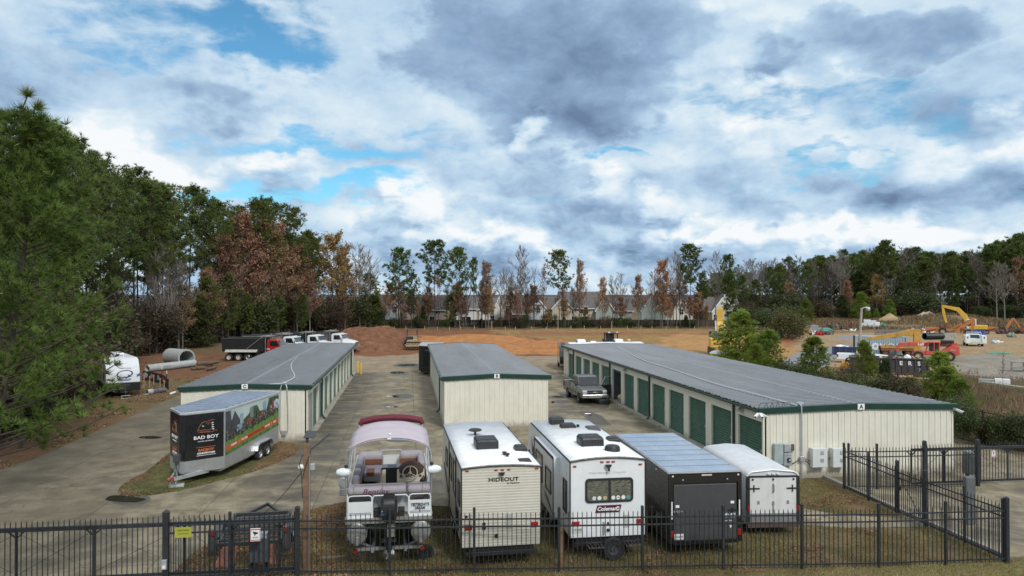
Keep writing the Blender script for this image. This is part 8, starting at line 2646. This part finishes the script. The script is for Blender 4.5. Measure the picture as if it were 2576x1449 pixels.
# --- young pines beyond the chain-link fence
for px, d, yt, pr, wd, lab in ((1860, 77, 788, YP[0], 1.25, 'tallest young pine beside the portable toilet'), (1893, 74, 845, YP[1], 1.3, 'young pine in the middle of the clump behind A building'), (1930, 71, 835, YP[2], 1.3, 'young pine at the right of the clump behind A building'), (1905, 69, 868, YPB[0], 1.0, 'low young pine in front of the clump behind A building'), (1840, 75, 880, YPB[1], 1.0, 'low young pine at the left foot of the tallest one'),
                             (2050, 66, 852, YP[1], 1.2, 'young pine standing alone by the gravel road'), (2174, 60, 862, YP[2], .78, 'slim young pine in front of the brown dumpster'), (2226, 56, 905, CONE[1], .7, 'reddish brown cedar before the dumpster letters'), (2368, 56, 890, YP[0], 1.25, 'bushy young pine right of the dumpster letters'), (2384, 54, 925, YP[1], 1.4, 'young pine at the right end of the row'), (2408, 51, 955, YPB[0], 1.3, 'low wide young pine above the A building corner'),
                             (2290, 54, 950, YPB[1], 1.3, 'low young pine below the bushy one'), (2085, 60, 935, YPB[0], .9, 'low young pine right of the lone one')):
    loc = AT(px, d)
    plant(pr, 'young_pine', lab, loc, TOP(yt, d) - hz(loc.x, loc.y), 'young pines along the chain-link fence', wd)
for i, (px, d, h_) in enumerate(((1990, 66, 2.4), (2015, 64, 2.2), (2110, 58, 2.6), (2135, 57, 2.4), (2200, 54, 2.6), (2240, 53, 2.8), (2265, 52, 2.6), (2160, 56, 2.2), (2060, 62, 1.8), (1960, 69, 2.0), (1945, 70, 1.8), (2290, 50, 2.2))):
    plant((SHO, SHG, SHB)[i % 3][0], 'shrub', 'scrub bush between the young pines and A building', AT(px, d), h_, 'scrub along the chain-link fence', 1.0, cat='shrub')
for i, (px, d, h_, pr) in enumerate(((2418, 42.5, 2.5, SHG[0]), (2428, 41, 2.0, SHG[1]), (2500, 41, 1.9, SHO[0]), (2530, 40, 2.0, SHG[0]), (2470, 42, 1.6, SHB[0]), (2570, 39.5, 1.9, SHG[1]), (2600, 39, 2, SHO[0]), (2400, 46, 2, SHB[1]))):
    plant(pr, 'shrub', ('dark green bush against the chain-link fence beside A building', 'low green bush behind the first chain-link post', 'olive bush between the chain-link posts', 'dark green bush at the second chain-link post', 'brown dead bush between the chain-link posts', 'dark bush at the right edge behind the chain-link', 'olive bush at the right edge behind the chain-link', 'brown bush behind the chain-link by the A wall')[i], AT(px, d), h_, 'bushes behind the chain-link fence', .8, cat='shrub')
for px, d, h_ in ((2522, 62, 3.6), (2460, 60, 2.2)):
    plant(THIN[0], 'bare_tree', ('thin bare sapling in the weeds at the right', 'short bare sapling in the weeds above the A corner')[h_ < 3], AT(px, d), h_, None, .6)

# ---------------------------------------------------------------- weeds, grass and fallen leaves
def scatter(name, n, area, cols, size, kind, label_seed, up=True, w=.02, accept=None, isl=.45):
    rg = np.random.default_rng(label_seed)
    pts = []
    while len(pts) < n:
        x, y = rg.uniform(area[0], area[1]), rg.uniform(area[2], area[3])
        if accept is None or accept(x, y):
            pts.append((x, y, hz(x, y) + .03))
    C = np.array(pts)
    if up:
        D = np.tile(np.array([[0, 0, 1.0]]), (n, 1))
        V = needles(C, D, 1, size, w, .45, rg)
    else:
        V = leaves(C + np.array([0, 0, .02]), size, rg)
        V[:, 2] = np.clip(V[:, 2], .036, .12)
    o = bpy.data.objects.new(name, tri_mesh(name, V, cols, not up))
    COL.objects.link(o)
    return tag(o, kind='stuff')
def noise_gate(s, th, ox=0):
    return lambda x, y: noise.noise((x * s + ox, y * s, 3.3)) > th
scatter('weeds', 24000, (32.4, 58, 24, 66), foliage('dry_weeds', (.24, .175, .105), 0), .6, None, 1, True, .035, lambda x, y: noise.noise((x * .25, y * .25, 1)) > -.35 and x - 32 < (y - 14) * 1.1)
scatter('reddish_weeds', 12000, (32.4, 60, 26, 70), foliage('red_weeds', (.17, .105, .075), 0), .75, None, 2, True, .04, lambda x, y: noise.noise((x * .2, y * .2, 7)) > .05)
scatter('green_weeds', 8000, (32.4, 60, 26, 66), foliage('green_weeds_leaf', (.10, .13, .04), 0), .45, None, 3, True, .04, lambda x, y: noise.noise((x * .22, y * .22, 12)) > .15)
def yard_edge(x, y):
    d = x * sin(YAW) + y * cos(YAW); px = 1288 + F * (x * cos(YAW) - y * sin(YAW)) / d
    return 172 < d < 232 and 1960 < px < 2650
scatter('yard_weeds', 20000, (60, 190, 140, 225), foliage('yard_weed_leaf', (.20, .155, .075), 0), .9, None, 4, True, .22, lambda x, y: yard_edge(x, y) and noise.noise((x * .09, y * .09, 2)) > -.2)
def lawn(x, y):
    if y < 20.75:
        return y > 18.6
    return not pip(x, y, drive) and x < 18.4 and y < 31 and noise.noise((x * .5, y * .5, 0)) > -.25
scatter('grass', 52000, (-7, 19, 18.6, 31), foliage('lawn_blades', (.150, .160, .048), 0), .085, None, 5, True, .016, lawn)
scatter('dry_grass', 52000, (-7, 24, 18.6, 31), foliage('dry_lawn_blades', (.32, .255, .125), 0), .075, None, 6, True, .016, lawn)
scatter('island_grass', 9000, (-13, -4, 28, 44), foliage('island_blades', (.10, .115, .035), 0), .10, None, 7, True, .02, lambda x, y: pip(x, y, isl))
LV = foliage('fallen_leaf', (.205, .125, .072), 0, .1)
def leafy(x, y):
    if pip(x, y, isl):
        return noise.noise((x * .7, y * .7, 4)) > -.05
    if y > 20.8 and y < 31 and x > -7 and x < 18 and not pip(x, y, drive):
        return (x < -1.5 and noise.noise((x, y, 1)) > -.45) or noise.noise((x * .6, y * .6, 9)) > .3
    return False
scatter('fallen_leaves', 12000, (-13, 18, 20.8, 44), LV, .055, None, 8, False, accept=leafy)
scatter('leaf_litter', 12000, (-27, -18.9, 30, 78), LV, .075, None, 9, False, accept=lambda x, y: noise.noise((x * .3, y * .3, 6)) > -.1)
# ---------------------------------------------------------------- houses and garden fence behind the field
def house(label, px0, px1, ry, ey, d, wall, roofc, gable=None, windows=(), dep=9.0, hip=False):
    a, b = AT(px0, d), AT(px1, d)
    W = (b - a).length
    ze, zr = TOP(ey, d), TOP(ry, d + dep / 2)
    g = thing('house', label, 'house', a, -YAW, 'houses behind the field')
    WM = M(wall, .8, var=.06, sc=2); RM = M(roofc, .9, var=.2, sc=1.5)
    m = MB(); m.box(.2, W - .2, 0, dep, 0, ze)
    m.add([(.2, 0, ze), (.2, dep, ze), (.2, dep / 2, zr - .15), (W - .2, 0, ze), (W - .2, dep, ze), (W - .2, dep / 2, zr - .15)], [(0, 1, 2), (3, 5, 4)])
    m.build('wall', WM, g)
    m = MB()
    i = W * .28 if hip else 0
    v = [(-.3, -.5, ze - .1), (W + .3, -.5, ze - .1), (W + .3 - i, dep / 2, zr), (-.3 + i, dep / 2, zr), (-.3, dep + .5, ze - .1), (W + .3, dep + .5, ze - .1)]
    m.add(v + [(x, y, z + .18) for x, y, z in v], [(0, 1, 2, 3), (3, 2, 5, 4), (6, 9, 8, 7), (9, 10, 11, 8), (0, 6, 7, 1), (4, 5, 11, 10), (0, 3, 9, 6), (3, 4, 10, 9), (1, 7, 8, 2), (2, 8, 11, 5)])
    m.build('roof', RM, g)
    m = MB(); m.box(-.32, W + .32, -.56, -.5, ze - .16, ze + .06); m.build('eave_trim', WHT, g)
    if gable:
        gx, gw, gz = gable
        gx *= W
        m = MB(); m.prism([(gx - gw / 2, 0), (gx + gw / 2, 0), (gx + gw / 2, ze), (gx, gz), (gx - gw / 2, ze)], 'y', -1.6, dep / 2); m.build('gable_wall', WM, g)
        m = MB()
        for s in (-1, 1):
            m.add([(gx, -1.9, gz + .12), (gx + s * (gw / 2 + .35), -1.9, ze - .25), (gx + s * (gw / 2 + .35), dep / 2, ze - .25), (gx, dep / 2, gz + .12), (gx, -1.9, gz + .3), (gx + s * (gw / 2 + .35), -1.9, ze - .07), (gx + s * (gw / 2 + .35), dep / 2, ze - .07), (gx, dep / 2, gz + .3)], [(0, 1, 2, 3), (7, 6, 5, 4), (0, 4, 5, 1), (1, 5, 6, 2)])
        m.build('gable_roof', RM, g)
        m = MB()
        for s in (-1, 1):
            m.bar((gx, -1.92, gz + .15), (gx + s * (gw / 2 + .3), -1.92, ze - .2), .08, .28)
        m.build('gable_trim', WHT, g)
    for wx, wz, ww, wh in windows:
        x = wx * W
        yy = -1.6 if gable and abs(x - gable[0] * W) < gable[1] / 2 else 0
        m = MB(); m.box(x - ww / 2 - .12, x + ww / 2 + .12, yy - .08, yy, wz - .12, wz + wh + .12); f = m.build('window', WHT, g)
        m = MB(); m.box(x - ww / 2, x - .03, yy - .1, yy - .075, wz, wz + wh / 2 - .03); m.box(x + .03, x + ww / 2, yy - .1, yy - .075, wz, wz + wh / 2 - .03); m.box(x - ww / 2, x - .03, yy - .1, yy - .075, wz + wh / 2 + .03, wz + wh); m.box(x + .03, x + ww / 2, yy - .1, yy - .075, wz + wh / 2 + .03, wz + wh)
        m.build('pane', GLS, f)
    return g
house('pale blue house with brown roof at the left of the row', 925, 1012, 742, 780, 205, (.44, .48, .52), (.085, .075, .070), (.82, 5.5, 8.2), ((.24, 3.2, 1.3, 2.2), (.3, .6, 1.3, 1.6), (.8, 3.6, 1.2, 1.6)))
house('brick house with dark slate roof behind the bushy pine', 1026, 1120, 747, 780, 203, (.46, .37, .33), (.045, .048, .058), (.06, 4.0, 8.4), ((.15, 3.2, 1.2, 1.8), (.4, .5, 1.6, 1.8), (.65, .5, 1.2, 2.0), (.8, 3.2, 1.2, 1.6)))
house('white house with grey hip roof', 1142, 1200, 744, 777, 207, (.62, .63, .62), (.12, .115, .11), None, ((.45, 3.1, 1.5, 2.0), (.5, .5, 3.0, 1.8)), 9, True)
house('white house with twin gables half hidden by brown trees', 1204, 1262, 752, 778, 214, (.62, .61, .58), (.13, .125, .12), (.95, 3.6, 8.3), ((.3, 2.8, 1.3, 1.8), (.6, .6, 1.3, 1.8)))
house('low house with large grey roof and pale side', 1262, 1330, 752, 790, 203, (.50, .50, .46), (.125, .115, .105), (.15, 3.4, 7.8), ((.7, .8, 1.2, 1.6),))
house('pale blue-white gabled house left of the lone dark pine', 1330, 1400, 748, 786, 210, (.56, .60, .63), (.12, .105, .095), (.35, 6.0, 7.0), ((.35, 3.4, .9, 1.4), (.8, .6, 1.2, 1.8)))
house('big tan house with wide grey roof and white windows', 1408, 1508, 735, 776, 208, (.50, .45, .36), (.115, .11, .105), (.05, 5.5, 7.5), ((.6, 3.2, 2.4, 1.9), (.61, .3, 2.2, 2.0), (.3, .6, 1.4, 1.8), (.3, 3.2, 1.2, 1.6)))
house('grey-green house with dark grey roof', 1512, 1592, 748, 782, 206, (.33, .37, .34), (.10, .098, .10), (.1, 5.0, 7.9), ((.6, 2.6, 1.0, 1.9), (.62, .3, 1.2, 1.8)))
house('house with sage green front gable and dark roof', 1618, 1690, 744, 782, 214, (.40, .46, .42), (.085, .08, .08), (.3, 6.5, 8.6), ((.7, 2.6, 1.2, 1.6),))
house('cream house with bright rake boards behind the paired pines', 1692, 1740, 756, 790, 222, (.6, .58, .5), (.13, .11, .1), (.4, 6.5, 7.6), ((.4, 2.6, 1.2, 1.6),))
house('white-gabled house behind the yellow excavator', 1780, 1862, 748, 784, 226, (.55, .57, .50), (.11, .10, .095), (.5, 8.0, 8.6), ((.5, 4.0, 1.2, 1.4), (.2, .8, 1.2, 1.6)))
house('pale cream house almost hidden in the right wood', 1930, 1962, 776, 790, 236, (.58, .54, .44), (.13, .12, .11), None, ((.6, 1.6, 1.0, 1.5),))
g = thing('garden_fence', 'dark brown board fence between the field and the houses', 'fence', AT(935, 194), -YAW)
FB = M((.060, .046, .036), .9, var=.3, sc=1.5, isl=.3)
x = 0
k = 0
Wt = (AT(1760, 194) - AT(935, 194)).length
while x < Wt:
    m = MB()
    for i in range(12):
        m.box(x + i * .4, x + i * .4 + .37, 0, .04, .05, 1.85 + .05 * (i % 2))
    m.box(x, x + 4.8, .04, .1, .4, .5); m.box(x, x + 4.8, .04, .1, 1.4, 1.5)
    m.build('panel', FB, g)
    x += 4.8
rr = random.Random(4)
for i in range(24):
    px = 960 + i * 34 + rr.uniform(-8, 8)
    p = AT(px, 178 + rr.uniform(-2, 2))
    m = MB(); m.box(-.05, .05, -.03, .03, 0, .9 + (1.2 if i in (13, 17, 8) else 0))
    tag(m.build('survey_stake', M((.45, .37, .24), .8), loc=(p.x, p.y, hz(p.x, p.y))), 'pale wooden survey stake at the far edge of the field', 'stake', 'survey stakes along the field')
